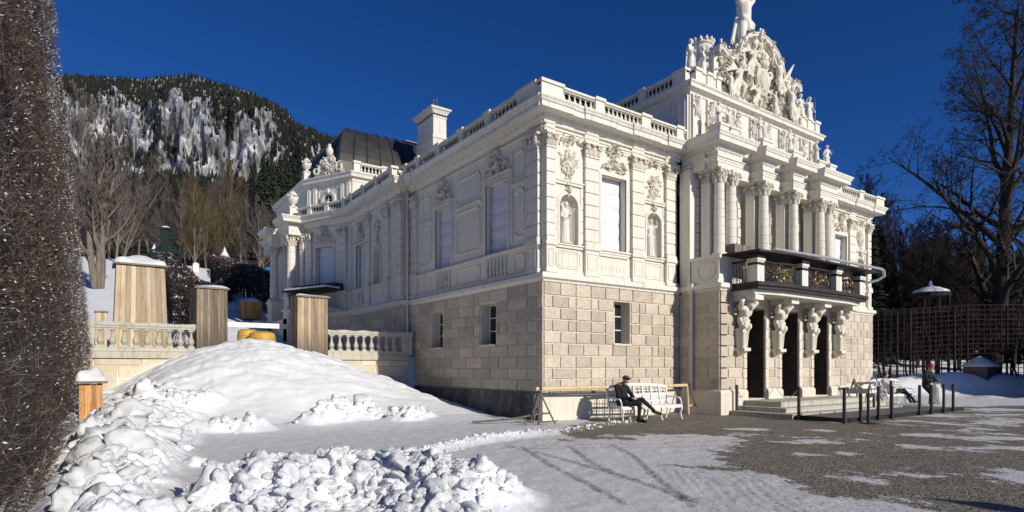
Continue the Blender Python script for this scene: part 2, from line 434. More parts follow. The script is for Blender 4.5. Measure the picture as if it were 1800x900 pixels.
TRK = [[(-3.96, -4.3), (-4.87, -6.28), (-5.48, -7.94), (-5.97, -9.07)], [(-4.1, -4.0), (-4.3, -6.0), (-4.84, -8.39), (-5.2, -9.5)],
       [(-3.16, -4.86), (-4.2, -6.6), (-4.59, -7.47), (-5.1, -9.4)], [(-2.2, -5.0), (-3.0, -6.4), (-4.3, -8.1), (-5.4, -9.6)],
       [(-4.2, -4.4), (-1.8, -5.9), (.6, -7.0)], [(-3.6, -4.3), (-1.5, -5.4), (1.2, -6.3)]]
ARC = [(-3.2, -8.2), (-3.9, -9.0), (-4.6, -9.7), (-5.3, -10.6)]
BERM = [(-7.2, -5.0), (-6.1, -4.2), (-5.0, -3.6), (-4.1, -3.15), (-1.3, -2.65), (.3, -2.1), (1.7, -1.95)]
PC = [(-9.6, -6.5), (-9.1, -6.8), (-8.4, -7.1), (-7.8, -7.6), (-7.5, -8.1)]        # pile in the middle foreground
PC3 = [(-9.9, -7.4), (-9.2, -7.8), (-8.5, -8.2), (-8.0, -8.6)]
PC2 = [(-9.1, -5.7), (-8.2, -5.6), (-7.4, -5.6)]
PL = [(-10.95, -7.6), (-10.85, -5.0), (-10.65, -2.0), (-10.45, .5), (-10.2, 2.6), (-10.1, 4.4)]     # long pile against the hedge
LUMPS = [[(-6.4, 1.6), (-5.2, 2.4)], [(-5.9, 2.0), (-4.9, 2.3)], [(-3.9, 1.5), (-3.2, 1.8)], [(-8.7, 1.3), (-7.9, 1.1)], [(-4.6, 2.6), (-4.5, 2.9)], [(-9.9, 3.4), (-8.6, 3.9)]]
CRX = [-14, -12, -10.5, -9.3, -8.2, -6.6, -5.8, -4.3, -2.4, -.8, .5, 3]; CRZ = [.3, .5, .75, 1.5, 2.08, 2.42, 2.35, 2.0, 1.3, .72, .3, 0]
def clod(x, y, s, seed):
    a = 1 - worley(x / s, y / s, seed) ; return np.clip(a, 0, 1) ** .6
def height(x, y):
    z = np.zeros(x.shape)
    # big drift against the terrace wall
    f = sstep(1.9, 8.3, y + .25 * fbm(x * .5, y * .5, 5)) ** .85
    cr = np.interp(x, CRX, CRZ)
    mound = cr * f * (y < 8.62) + (.11 * fbm(x * 1.0, y * 2.2, 3, 5) + .065 * fbm(x * 2.6, y * 7, 13, 4) + .03 * fbm(x * 9, y * 12, 19, 3)) * f
    z = z + mound * (x < 3)
    # ground left of the facade lies a little higher near the drift
    z = z + .16 * sstep(-3, 3, y) * sstep(.2, -2, x) * (y < 8.62)
    z = z + .012 * fbm(x * .9, y * .9, 8, 5) + .016 * fbm(x * 5, y * 5, 2, 4)
    near = (x > -16) & (x < 6) & (y < 9) & (y > -13)
    xs, ys = x[near], y[near]
    if xs.size:
        wob = .22 * fbm(xs * 1.4, ys * 1.4, 12, 3)
        zz = np.zeros(xs.shape)
        ck = .55 * clod(xs, ys, .42, 4) + .3 * clod(xs + 3, ys, .2, 9) + .22 * clod(xs, ys + 5, .85, 15)
        rf = .17 * fbm(xs * 5.5, ys * 5.5, 33, 4) + .08 * fbm(xs * 13, ys * 13, 34, 3)
        gy_ = .34 + .26 * sstep(-7.5, -1, ys) - .22 * sstep(0, 3.2, ys)
        e = 1 - sstep(.15, 1.0, pl_dist(xs, ys, PL) / (.62 + .075 * (ys + 7)) * .8 + wob); zz += e * ((.42 + .58 * ck) * gy_ + rf)
        e = 1 - sstep(.1, 1.05, pl_dist(xs, ys, PC) + wob * 1.6); zz += e * (.10 + .46 * ck + rf)
        e = 1 - sstep(.05, .6, pl_dist(xs, ys, PC2) + wob); zz += e * (.06 + .30 * ck + rf * .6)
        e = 1 - sstep(.0, .34, pl_dist(xs, ys, BERM) + wob * .6); zz += e * (.05 + .13 * ck) * (1 - .6 * sstep(-4, 0, xs))
        for L in LUMPS:
            e = 1 - sstep(.1, .62, pl_dist(xs, ys, L) + wob); zz += e * (.04 + .28 * ck + rf * .5)
        for L in TRK:
            d = pl_dist(xs, ys, L) + .02 * fbm(xs * 3, ys * 3, 7)
            zz -= .020 * (1 - sstep(.02, .07, d)) * (.4 + .6 * vnoise(xs * 5, ys * 5, 3))
        d = pl_dist(xs, ys, ARC)
        zz += .0035 * np.sin(d * 44 + 2 * fbm(xs * 2, ys * 2, 3)) * (1 - sstep(.5, .9, d)) * (vnoise(xs * 2.3, ys * 2.3, 8) > .4)
        z[near] += zz
    # terrace garden behind the wall, rising towards the wood
    g = 2.12 + .215 * np.clip(y - 15, 0, 60) + .05 * np.clip(y - 75, 0, 500) + .10 * fbm(x * .3, y * .3, 21, 5)
    left = sstep(3, -.5, x - .25 * np.clip(y - 30, 0, 1e9)) 
    z = np.where(y > 8.62, g * left, z)
    # right side: plough bank, then rising wood floor
    t = (x - CAM.x) * FW.x + (y - CAM.y) * FW.y
    rs = sstep(18, 22, x) * (1 - left)
    bank = 1.0 * np.exp(-((t - 35.6 - .5 * fbm(x * .15, y * .15, 4)) / 1.25) ** 2) * (.8 + .35 * fbm(x * .4, y * .4, 31)) + .1 * fbm(x * 1.2, y * 1.2, 6)
    z = z + rs * (bank * (t > 31) + .6 * sstep(34, 37, t) + .155 * np.clip(t - 39, 0, 120))
    return z
def ax(segs):
    out = [segs[0][0]]
    for a, b, s in segs:
        n = max(1, int(round((b - a) / s))); out += list(np.linspace(a, b, n + 1)[1:])
    return np.array(out)
GX = ax([(-900, -100, 100), (-100, -30, 10), (-30, -14, 1), (-14, -12.2, .15), (-12.2, -2.0, .042), (-2, 3, .07), (3, 22, .22), (22, 60, .6), (60, 120, 4), (120, 1200, 120)])
GY = ax([(-300, -40, 40), (-40, -16, 3), (-16, -10.6, .3), (-10.6, -1.5, .045), (-1.5, 4, .07), (4, 8.58, .09), (8.58, 8.7, .12), (8.7, 30, .45), (30, 80, 1.2), (80, 140, 6), (140, 1500, 120)])
gx, gy = np.meshgrid(GX, GY)
gz = height(gx, gy)
def grid_mesh(name, X, Y, Z, mt, smooth=True):
    ny, nx = X.shape; me = D.meshes.new(name)
    co = np.stack([X.ravel(), Y.ravel(), Z.ravel()], 1).astype(np.float32)
    i = (np.arange(ny - 1)[:, None] * nx + np.arange(nx - 1)[None, :]).ravel()
    q = np.stack([i, i + 1, i + 1 + nx, i + nx], 1).astype(np.int32)
    me.vertices.add(len(co)); me.vertices.foreach_set('co', co.ravel())
    me.loops.add(q.size); me.loops.foreach_set('vertex_index', q.ravel())
    me.polygons.add(len(q)); me.polygons.foreach_set('loop_start', np.arange(0, q.size, 4, dtype=np.int32)); me.polygons.foreach_set('loop_total', np.full(len(q), 4, np.int32))
    me.update(calc_edges=True); me.validate()
    me.polygons.foreach_set('use_smooth', np.full(len(q), smooth)); me.materials.append(mt)
    return me
dist = pl_dist(gx, gy, COB + COB[:1]) * np.where(in_poly(gx, gy, COB), -1, 1)
for cx_, cy_, ra, rb in PATCH:        # snow left lying on the setts
    u = (gx - cx_) * .82 - (gy - cy_) * .57; v = (gx - cx_) * .57 + (gy - cy_) * .82
    e = (1 - np.hypot(u / ra, v / (rb * 1.6))) * .35
    dist = np.maximum(dist, e)
trk = np.zeros(gx.shape)
for L in TRK: trk = np.maximum(trk, 1 - sstep(.03, .12, pl_dist(gx, gy, L)))
da = pl_dist(gx, gy, ARC); trk = np.maximum(trk, (.5 - .5 * np.sin(da * 44 + 2 * fbm(gx * 2, gy * 2, 3))) * (1 - sstep(.4, .9, da)) * .5 * sstep(.3, .7, vnoise(gx * 2.5, gy * 2.5, 8)))
me = grid_mesh('ground', gx, gy, gz, None)
me.materials.clear()
a = me.attributes.new('edge', 'FLOAT', 'POINT'); a.data.foreach_set('value', np.clip(dist, -3, 3).ravel().astype(np.float32))
a = me.attributes.new('track', 'FLOAT', 'POINT'); a.data.foreach_set('value', trk.ravel().astype(np.float32))
def ground_mat():
    m, nt, N, L, B = mat('snow_and_setts')
    at_ = nt.nodes.new('ShaderNodeAttribute'); at_.attribute_name = 'edge'
    tr_ = nt.nodes.new('ShaderNodeAttribute'); tr_.attribute_name = 'track'
    co = coords(nt)
    # small rounded setts: voronoi cells with sandy joints
    vo = nt.nodes.new('ShaderNodeTexVoronoi'); vo.feature = 'DISTANCE_TO_EDGE'; vo.inputs['Scale'].default_value = 12.5; vo.inputs['Randomness'].default_value = .7; L.new(co, vo.inputs['Vector'])
    vc = nt.nodes.new('ShaderNodeTexVoronoi'); vc.inputs['Scale'].default_value = 12.5; vc.inputs['Randomness'].default_value = .7; L.new(co, vc.inputs['Vector'])
    gcol = ramp(nt, noise(nt, co, .55, 5, .6), [(.3, (.17, .15, .125)), (.5, (.22, .195, .15)), (.7, (.18, .155, .14))])
    sepc = nt.nodes.new('ShaderNodeSeparateColor'); L.new(vc.outputs['Color'], sepc.inputs[0])
    gcol = mixc(nt, ramp(nt, sepc.outputs[0], [(0, 0), (1, .55)]), gcol, (.30, .275, .22))
    gcol = mixc(nt, ramp(nt, sepc.outputs[1], [(.6, 0), (1, .6)]), gcol, (.10, .088, .076))
    gcol = mixc(nt, ramp(nt, vo.outputs[0], [(.01, .8), (.09, 0)]), gcol, (.075, .066, .052))
    frost = noise(nt, co, 6, 6, .7); frost2 = noise(nt, coords(nt, (1.6, .9, 1)), .8, 6, .62)
    # signed distance + noise -> snow cover
    def mth(op, a, b=None):
        n = nt.nodes.new('ShaderNodeMath'); n.operation = op
        for i, v in enumerate((a, b)):
            if v is None: continue
            if hasattr(v, 'is_output'): L.new(v, n.inputs[i])
            else: n.inputs[i].default_value = v
        return n.outputs[0]
    nz = mth('MULTIPLY', mth('SUBTRACT', frost2, .5), 3.4)
    nf = mth('MULTIPLY', mth('SUBTRACT', frost, .5), 1.1)
    e = mth('ADD', mth('ADD', at_.outputs['Fac'], nz), nf)
    cov = ramp(nt, mth('ADD', e, .5), [(.42, 0), (.60, 1)])
    # thin trodden snow lets the setts show through in specks
    thin = ramp(nt, mth('ADD', mth('MULTIPLY', at_.outputs['Fac'], .11), .0), [(0, 1), (.35, 0)])
    speck = ramp(nt, noise(nt, coords(nt, (1, 1, 1)), 17, 6, .75), [(.50, 0), (.63, 1)])
    cov = mixc(nt, mth('MULTIPLY', mth('MULTIPLY', thin, speck), .75), cov, (0, 0, 0))
    cov = mixc(nt, mth('MULTIPLY', tr_.outputs['Fac'], ramp(nt, noise(nt, co, 7, 5, .7), [(.38, .05), (.62, .8)])), cov, (0, 0, 0))
    scol = ramp(nt, noise(nt, co, 1.7, 6, .6), [(.25, (.78, .79, .81)), (.7, (.88, .885, .895))])
    # sand and grit trodden into the flat snow of the forecourt
    sp = nt.nodes.new('ShaderNodeSeparateXYZ'); L.new(co, sp.inputs[0])
    flat = ramp(nt, mth('ADD', sp.outputs[2], 0), [(.05, 1), (.12, 0)])
    grit = ramp(nt, noise(nt, co, 14, 10, .85), [(.44, 0), (.62, .75)])
    scol = mixc(nt, mth('MULTIPLY', mth('MULTIPLY', flat, grit), .9), scol, (.38, .36, .33))
    scol = mixc(nt, mth('MULTIPLY', flat, .38), scol, (.56, .555, .55))
    col = mixc(nt, cov, gcol, scol)
    L.new(col, B.inputs['Base Color'])
    L.new(ramp(nt, cov, [(0, .72), (1, .55)]), B.inputs['Roughness']); B.inputs['Specular IOR Level'].default_value = .25
    hgt = mixc(nt, cov, ramp(nt, vo.outputs[0], [(0, 0), (.16, .5)]), mixc(nt, .5, noise(nt, co, 8, 8, .7), noise(nt, co, 30, 4, .7)))
    bump(nt, B, hgt, .65, .035)
    return m
me.materials.append(ground_mat())
tag(link('ground', me), kind='structure')

# snow clods broken off the ploughed banks
import mathutils.noise as mnoise
def clods(name, spots, seed, label=None):
    r = random.Random(seed); tot = MB()
    base = [(1, 0, 0), (-1, 0, 0), (0, 1, 0), (0, -1, 0), (0, 0, 1), (0, 0, -1)]
    bm = bmesh.new(); bmesh.ops.create_icosphere(bm, subdivisions=3 if seed < 7 else 2, radius=1)
    V = [v.co.copy() for v in bm.verts]; Fc = [tuple(v.index for v in f.verts) for f in bm.faces]; bm.free()
    for x, y, s in spots:
        off = Vector((r.random() * 90, r.random() * 90, r.random() * 90))
        k = [(Vector((r.gauss(0, 1), r.gauss(0, 1), r.gauss(0, 1))).normalized(), r.uniform(.42, .85)) for _ in range(12)]
        st = (r.uniform(.8, 1.35), r.uniform(.8, 1.2), r.uniform(.6, .95)); rot = Euler((r.uniform(-.4, .4), r.uniform(-.4, .4), r.uniform(0, 6.28))).to_matrix()
        z0 = float(height(np.array([x]), np.array([y]))[0])
        vs = []
        for v in V:
            p = v.copy()
            for n_, d_ in (k[:10] if seed == 5 else k[:4]):
                e = p.dot(n_)
                if e > d_: p -= n_ * (e - d_) * .8
            p *= 1 + .55 * mnoise.noise(v * 1.3 + off) + .28 * mnoise.noise(v * 3.3 + off)
            p = rot @ Vector((p.x * st[0], p.y * st[1], p.z * st[2])) * s
            vs.append((x + p.x, y + p.y, z0 + s * .12 + p.z))
        tot.add(vs, Fc)
    me = tot.mesh(name, M['snow'], True, fix=False)
    return tag(link(name, me), kind='stuff', label=label)
def along(L, n, wid, s0, s1, r):
    out = []
    for _ in range(n):
        i = r.randrange(len(L) - 1); t = r.random(); a, b = L[i], L[i + 1]
        s = s0 + (s1 - s0) * r.random() ** 3.2
        out.append((a[0] + (b[0] - a[0]) * t + r.gauss(0, wid), a[1] + (b[1] - a[1]) * t + r.gauss(0, wid), s))
    return out
r = random.Random(3)
sp = along(PC, 850, .36, .014, .15, r) + along(PC3, 800, .36, .014, .13, r) + along(PC2, 420, .25, .014, .11, r) + along(BERM, 460, .11, .01, .06, r)
clods('snow_clods', sp, 5, 'broken white snow clods of the ploughed heap in the foreground')
sp = along(PL, 420, .38, .03, .30, r) + [(-9.7, -3.2, .15), (-9.55, -2.9, .12), (-9.62, -1.6, .12)]
sp = [(x, y, s * (.55 if y < -4 else 1)) for x, y, s in sp if x > -11.3]
clods('snow_clods', sp, 6, 'rounded white snow clods banked against the clipped hedge')
sp = []
for L in LUMPS: sp += along(L, 50, .24, .02, .14, r)
sp += [(-8.7, 1.2, .15), (-8.0, 1.0, .17), (-4.6, 2.7, .3)]
clods('snow_clods', sp, 7, 'snow lumps scattered at the foot of the big drift')

# ------------------------------------------------------------------ mountain and wooded hill
SKY = [(-400, 200), (-100, 165), (60, 140), (125, 135), (160, 138), (190, 134), (250, 142), (290, 136), (340, 134), (400, 150), (450, 166), (500, 194), (520, 216), (545, 226), (575, 240), (620, 258), (700, 290), (900, 360), (1200, 440)]
YT = [(78, 470), (140, 432), (300, 388), (560, 348), (820, 318), (930, 262), (1020, 195), (1100, 172)]
TR = 1350.0
PXS = np.linspace(-350, 1150, 420); TS = np.concatenate([np.linspace(78, 820, 90), np.linspace(826, 1110, 130), np.linspace(1116, TR, 40), np.linspace(TR + 15, TR + 200, 6)])
PX, TT = np.meshgrid(PXS, TS)
skyv = np.interp(PX, [p[0] for p in SKY], [p[1] for p in SKY])
yt = np.interp(TT, [a for a, b in YT], [b for a, b in YT])
yt = np.where(TT > 1100, 172 + (135 - 172) * np.clip((TT - 1100) / (TR - 1100), 0, 1), yt)
k = (470 - yt) / (470 - 135); yimg = 470 - (470 - skyv) * k
yimg = np.where(TT > TR, skyv + (TT - TR) * .5, yimg)
rib = fbm(PX * .035, TT * .004, 40, 5) ; rib2 = np.abs(fbm(PX * .09, TT * .012, 44, 4))
cl = sstep(600, 860, TT) * (1 - sstep(1080, 1240, TT))
Zm = EYE + (YH - yimg) / F_ * TT + cl * (20 * rib - 26 * rib2 + 10 + 16 * fbm(PX * .08, TT * .05, 47, 5)) + sstep(120, 300, TT) * 6 * fbm(PX * .02, TT * .01, 50, 4)
Tm = TT + cl * 60 * fbm(PX * .03, TT * .006, 61, 4)
A = (PX - CX) / F_
Xm = CAM.x + (RT.x * A + FW.x) * Tm; Ym = CAM.y + (RT.y * A + FW.y) * Tm
def rock_mat():
    m, nt, N, L, B = mat('rock_and_snow')
    tc = nt.nodes.new('ShaderNodeTexCoord')
    co = coords(nt, (.017, .017, .009)); n = noise(nt, co, 1.8, 11, .74, .9)
    co2 = coords(nt, (.012, .012, .012)); n2 = noise(nt, co2, 1.2, 7, .6)
    rock = ramp(nt, n, [(.36, (.06, .06, .062)), (.45, (.17, .17, .175)), (.52, (.30, .30, .305)), (.565, (.42, .42, .425)), (.60, (.72, .73, .75))])
    gnd = ramp(nt, n2, [(.35, (.035, .03, .022)), (.6, (.09, .075, .06)), (.8, (.30, .29, .28))])
    sp = nt.nodes.new('ShaderNodeSeparateXYZ'); L.new(tc.outputs['Object'], sp.inputs[0])
    f = nt.nodes.new('ShaderNodeMapRange'); L.new(sp.outputs[2], f.inputs[0]); f.inputs[1].default_value = 150; f.inputs[2].default_value = 240
    L.new(mixc(nt, f.outputs[0], gnd, rock), B.inputs['Base Color']); B.inputs['Roughness'].default_value = .95; B.inputs['Specular IOR Level'].default_value = .1
    bump(nt, B, n, 1, 6)
    return m
tag(link('mountain', grid_mesh('mountain', Xm, Ym, Zm, rock_mat(), False)), kind='structure')

# conifers of the mountain: one mass
def conifer_far(mb, x, y, z, h, r, rr):
    n = 5; w_ = h * rr.uniform(.15, .21); vs = []; fs = []
    a0 = rr.random() * 6; lv = [(0, w_), (.38, w_ * .5), (.36, w_ * .78), (.7, w_ * .26), (.66, w_ * .46), (1, .02)]
    for q, rad in lv:
        for i in range(n):
            a = a0 + 2 * PI * i / n; k = rad * rr.uniform(.7, 1.25)
            vs.append((x + k * math.cos(a), y + k * math.sin(a), z + h * (q + rr.uniform(-.02, .02))))
    for j in range(5):
        for i in range(n):
            fs.append((j * n + i, j * n + (i + 1) % n, (j + 1) * n + (i + 1) % n, (j + 1) * n + i))
    mb.add(vs, fs)
rr = random.Random(11); mb = MB(); cnt = 0
H_, W_ = PX.shape
dens = vnoise(PX * .03 + 7, TT * .012, 71); dens2 = vnoise(PX * .11, TT * .02, 77)
while cnt < 14500:
    j = rr.randrange(H_ - 8); i = rr.randrange(W_)
    T_, P_ = TT[j, i], PX[j, i]
    if P_ < 100 or P_ > 700 or T_ < 330: continue
    d_ = dens[j, i] * .6 + dens2[j, i] * .4
    if T_ > 1120: p = 1.0
    elif T_ > 800: p = (.02 if d_ < .50 else .14 if d_ < .60 else .9)
    elif T_ > 560: p = .9
    else: p = .45 if P_ > 330 else .15
    if P_ > 480 and T_ > 800: p = max(p, .55)
    if T_ > 1085 and rr.random() < .5 and T_ < 1300: p = .8
    if rr.random() > p: continue
    x = Xm[j, i] + rr.uniform(-3, 3); y = Ym[j, i] + rr.uniform(-3, 3)
    h = rr.uniform(6, 15); conifer_far(mb, x, y, Zm[j, i] - 1.5, h, 0, rr); cnt += 1
tag(link('conifer_forest', mb.mesh('conifer_forest', M['needle_far'], False, fix=False)), kind='stuff', label='dark conifer forest covering the rocky mountain')

# ------------------------------------------------------------------ trees
def bare_tree(seed, H, r0, spread=.5, levels=4, nb=(9, 6, 5, 4), lean=0, forks=1, twig_r=.006, up=.25, first=.25, droop=0.0, seg=5, lens=(.5, .55, .55, .5), wig=.14):
    rr = random.Random(seed); TR_ = MB(); CR = MB()
    def branch(p, d, L, r, lev):
        pts = [p.copy()]; rs = [r]; q = p.copy(); dd = d.copy(); n = seg if lev == 0 else (4 if lev < 3 else 3)
        if lev == 0: n = 9
        for i in range(n):
            if lev == 0 and forks == 1: dd = Vector((dd.x * .6, dd.y * .6, dd.z)).normalized()
            w_ = wig * (.45 if lev == 0 else 1.1)
            dd = (dd + Vector((rr.gauss(0, w_), rr.gauss(0, w_), rr.gauss(0, w_) + (up if lev > 0 else .05) * .3 - (droop * lev * .2)))).normalized()
            q = q + dd * L / n; pts.append(q.copy())
            rs.append(max(r * (1 - (i + 1) / n * (.86 if lev < levels else .7)), twig_r))
        tgt = TR_ if lev <= 1 else CR
        tgt.tube([tuple(v) for v in pts], rs, 8 if lev == 0 else (5 if lev == 1 else 3), cap=False)
        if lev >= levels: return
        k = nb[min(lev, len(nb) - 1)]
        for c in range(k):
            f = first + (1 - first) * (c + rr.random()) / k if lev == 0 else .18 + .8 * (c + rr.random()) / k
            f = min(f, .985); i = min(int(f * n), n - 1); tt = f * n - i
            bp = pts[i].lerp(pts[i + 1], tt); br = rs[i] + (rs[i + 1] - rs[i]) * tt
            ax_ = (pts[i + 1] - pts[i]).normalized(); o = ax_.orthogonal().normalized()
            o.rotate(Matrix.Rotation(rr.random() * 6.283 if lev else c * 2.4 + rr.uniform(-.5, .5), 3, ax_))
            ang = rr.uniform(.55, 1.05) * (1 if lev else 1.15 - .45 * f)
            nd = (ax_ * math.cos(ang) + o * math.sin(ang) * (spread + .5)).normalized()
            nd.z += up * .5; nd.normalize()
            sh = (1.15 - .75 * f) if lev == 0 else (1.05 - .5 * f)
            branch(bp, nd, L * lens[min(lev, len(lens) - 1)] * sh * rr.uniform(.75, 1.15), min(br * .62, r * .5), lev + 1)
    for f_ in range(forks):
        d = Vector((lean + (rr.uniform(-.22, .22) if forks > 1 else 0), rr.uniform(-.15, .15) if forks > 1 else 0, 1)).normalized()
        branch(Vector((0 + f_ * r0 * .7 - (forks - 1) * r0 * .35, 0, -.3)), d, H * (1 if f_ == 0 else rr.uniform(.75, .95)), r0 * (1 if forks == 1 else .7), 0)
    return TR_, CR
def tree_obj(name, tm, cm, bark, twig, loc, label, group, cat='tree', rz=0):
    t = thing(name, loc, label, cat, group, rz)
    link('trunk', tm.mesh('trunk', bark, True, fix=False), t)
    link('crown', cm.mesh('crown', twig, True, fix=False), t)
    return t
def conifer(seed, H, r):
    rr = random.Random(seed); C = MB(); T = MB(); T.tube([(0, 0, -.3), (0, 0, H * .5), (0, 0, H * .97)], [H * .022, H * .013, .02], 7)
    n = int(H * 5.5)
    for i in range(n):
        f = i / n; z = H * (.07 + .92 * f); L = r * (1 - f) ** .82 * rr.uniform(.75, 1.15) + .12
        for k in range(9):
            a = rr.random() * 6.283; ca, sa = math.cos(a), math.sin(a)
            dz = -L * rr.uniform(.15, .42); wv = L * rr.uniform(.16, .28)
            p0 = Vector((0, 0, z)); p1 = Vector((ca * L * .55, sa * L * .55, z + dz * .3)); p2 = Vector((ca * L, sa * L, z + dz))
            s_ = Vector((-sa, ca, 0)) * wv
            C.add([tuple(p0), tuple(p1 + s_ - Vector((0, 0, wv * .7))), tuple(p2), tuple(p1 - s_ - Vector((0, 0, wv * .7))), tuple(p1 + Vector((0, 0, wv * .25)))],
                  [(0, 1, 4), (1, 2, 4), (2, 3, 4), (3, 0, 4)])
    return T, C
def gh(x, y): return float(height(np.array([float(x)]), np.array([float(y)]))[0])
def hill(px, t):
    j = min(max(int(np.searchsorted(TS, t)), 0), len(TS) - 1); i = min(max(int(np.searchsorted(PXS, px)), 0), len(PXS) - 1)
    return float(Zm[j, i])
def place(px, t):
    p = at(px, 646, t); z = gh(p.x, p.y) if t < 78 else hill(px, t) - .5
    return (p.x, p.y, z)

# big bare tree on the right
tm, cm = bare_tree(23, 26, .62, spread=.85, levels=5, nb=(25, 9, 6, 5, 3), up=.22, first=.13, lens=(.47, .55, .5, .5, .5), twig_r=.013, droop=.12, wig=.12)
tree_obj('bare_tree', tm, cm, M['bark'], M['twig'], place(1742, 43), 'tall leafless tree with spreading black branches rising over the lattice hedge', None)
# woods on the right behind the lattice
wt = []
for s in range(3):
    tm, cm = bare_tree(31 + s, 17, .24, spread=.45, levels=4, nb=(15, 8, 6, 5), up=.45, first=.1, lens=(.34, .5, .5, .5), twig_r=.013)
    wt.append((tm, cm))
rr = random.Random(5); srcs = []
lab_r = 'dark leafless tree in the shaded wood behind the lattice hedge'
for i in range(74):
    px = rr.uniform(1500, 1900) if i < 56 else rr.uniform(1560, 1700); t = rr.uniform(44, 78)
    k = i % 3; loc = place(px, t)
    sc_ = rr.uniform(.75, 1.0) * (.92 if px < 1570 else .68)
    if i < 3:
        o = tree_obj('bare_tree', wt[k][0], wt[k][1], M['bark'], M['twig_red'] if k == 1 else M['twig'], loc, lab_r, 'leafless trees of the wood on the right'); srcs.append(o)
    else: o = copy_tree(srcs[k], loc)
    o.rotation_euler.z = rr.random() * 6.28; o.scale = (sc_,) * 3
tm, cm = conifer(3, 15, 2.6); con = []
cspots = [(1512, 62), (1560, 58), (1590, 66), (1625, 60), (1655, 70), (1535, 72), (1690, 74), (1610, 52), (1570, 48), (1730, 68), (1780, 72), (1820, 66), (1640, 50), (1545, 50), (1700, 58), (1765, 56), (1600, 76), (1670, 62), (1525, 46), (1580, 62), (1608, 72), (1650, 64), (1685, 50), (1715, 78), (1750, 50), (1800, 58), (1790, 48), (1840, 60), (1555, 66), (1630, 76)]
for i, (px, t) in enumerate(cspots):
    loc = place(px, t)
    if not con:
        o = thing('spruce_tree', loc, 'dark spruce among the bare trees of the wood on the right', 'tree', 'spruces in the wood on the right')
        link('trunk', tm.mesh('trunk', M['bark'], True, fix=False), o); link('crown', cm.mesh('crown', M['needle'], False, fix=False), o); con.append(o)
    else: o = copy_tree(con[0], loc)
    s_ = rr.uniform(.75, 1.0) * (.85 if px < 1570 else .66); o.scale = (s_, s_, s_ * rr.uniform(.85, 1.1)); o.rotation_euler.z = rr.random() * 6
# left: pale tree in front and the brown wood on the slope
tm, cm = bare_tree(51, 13.5, .36, spread=.5, levels=5, nb=(12, 8, 6, 5, 3), up=.75, first=.12, forks=3, lens=(.42, .52, .5, .5, .45), twig_r=.012)
tree_obj('bare_tree', tm, cm, M['bark_light'], M['twig_brown'], place(172, 44), 'tall pale-barked leafless tree with three trunks on the snowy slope', None, rz=1.0)
vs_ = []
for s in range(4):
    tm, cm = bare_tree(61 + s, 16, .22, spread=.42, levels=4, nb=(15, 8, 6, 5), up=.6, first=.12, lens=(.36, .5, .5, .5), twig_r=.013, forks=1 + s % 2)
    vs_.append((tm, cm))
rr = random.Random(9); srcs = {}
twm = [M['twig_brown'], M['twig_brown'], M['twig'], M['twig_olive']]
for i in range(120):
    px = rr.uniform(128, 500); t = 70 + 190 * rr.random() ** 1.3
    k = i % 3
    if 320 < px < 420 and t < 110: k = 3
    loc = place(px, t); key = k
    if key not in srcs:
        lab = ['brown leafless tree of the wood on the slope behind the garden', 'brown leafless tree of the wood on the slope behind the garden', 'dark leafless tree on the slope behind the garden', 'olive-brown leafless tree behind the green pavilions'][k]
        o = tree_obj('bare_tree', vs_[k][0], vs_[k][1], M['bark_light'] if k != 2 else M['bark'], twm[k], loc, lab, 'leafless trees of the wood on the left slope' if k < 2 else ('dark leafless trees on the left slope' if k == 2 else 'olive-brown trees behind the pavilions')); srcs[key] = o
    else: o = copy_tree(srcs[key], loc)
    s_ = rr.uniform(.7, 1.1) * (.62 if (t < 95 and px > 250) else 1); o.scale = (s_, s_, s_); o.rotation_euler.z = rr.random() * 6.28
for i in range(14):
    px = rr.uniform(325, 425); t = rr.uniform(80, 100); o = copy_tree(srcs.get(3, srcs[0]), place(px, t)) ; s_ = rr.uniform(.35, .5); o.scale = (s_ * 1.2, s_ * 1.2, s_); o.rotation_euler.z = rr.random() * 6.28
cl_ = [(310, 110, 1.0), (462, 120, 1.3), (478, 100, 1.15), (492, 130, 1.4), (448, 170, 1.5), (425, 200, 1.4), (400, 210, 1.5), (470, 150, 1.6), (505, 110, 1.3), (385, 260, 1.6), (440, 240, 1.7), (355, 280, 1.5), (515, 150, 1.7), (300, 330, 1.6), (495, 190, 1.7), (530, 200, 1.8), (415, 320, 1.8), (465, 300, 1.8), (375, 190, 1.1)]
for i, (px, t, s_) in enumerate(cl_):
    o = copy_tree(con[0], place(px, t)); o.scale = (s_ * .8, s_ * .8, s_); o.rotation_euler.z = i
    if i == 0: o['label'] = 'single dark spruce standing among brown trees on the slope'; del o['group']
    else: o['label'] = 'dark spruce on the wooded slope left of the palace'; o['group'] = 'spruces on the left slope'
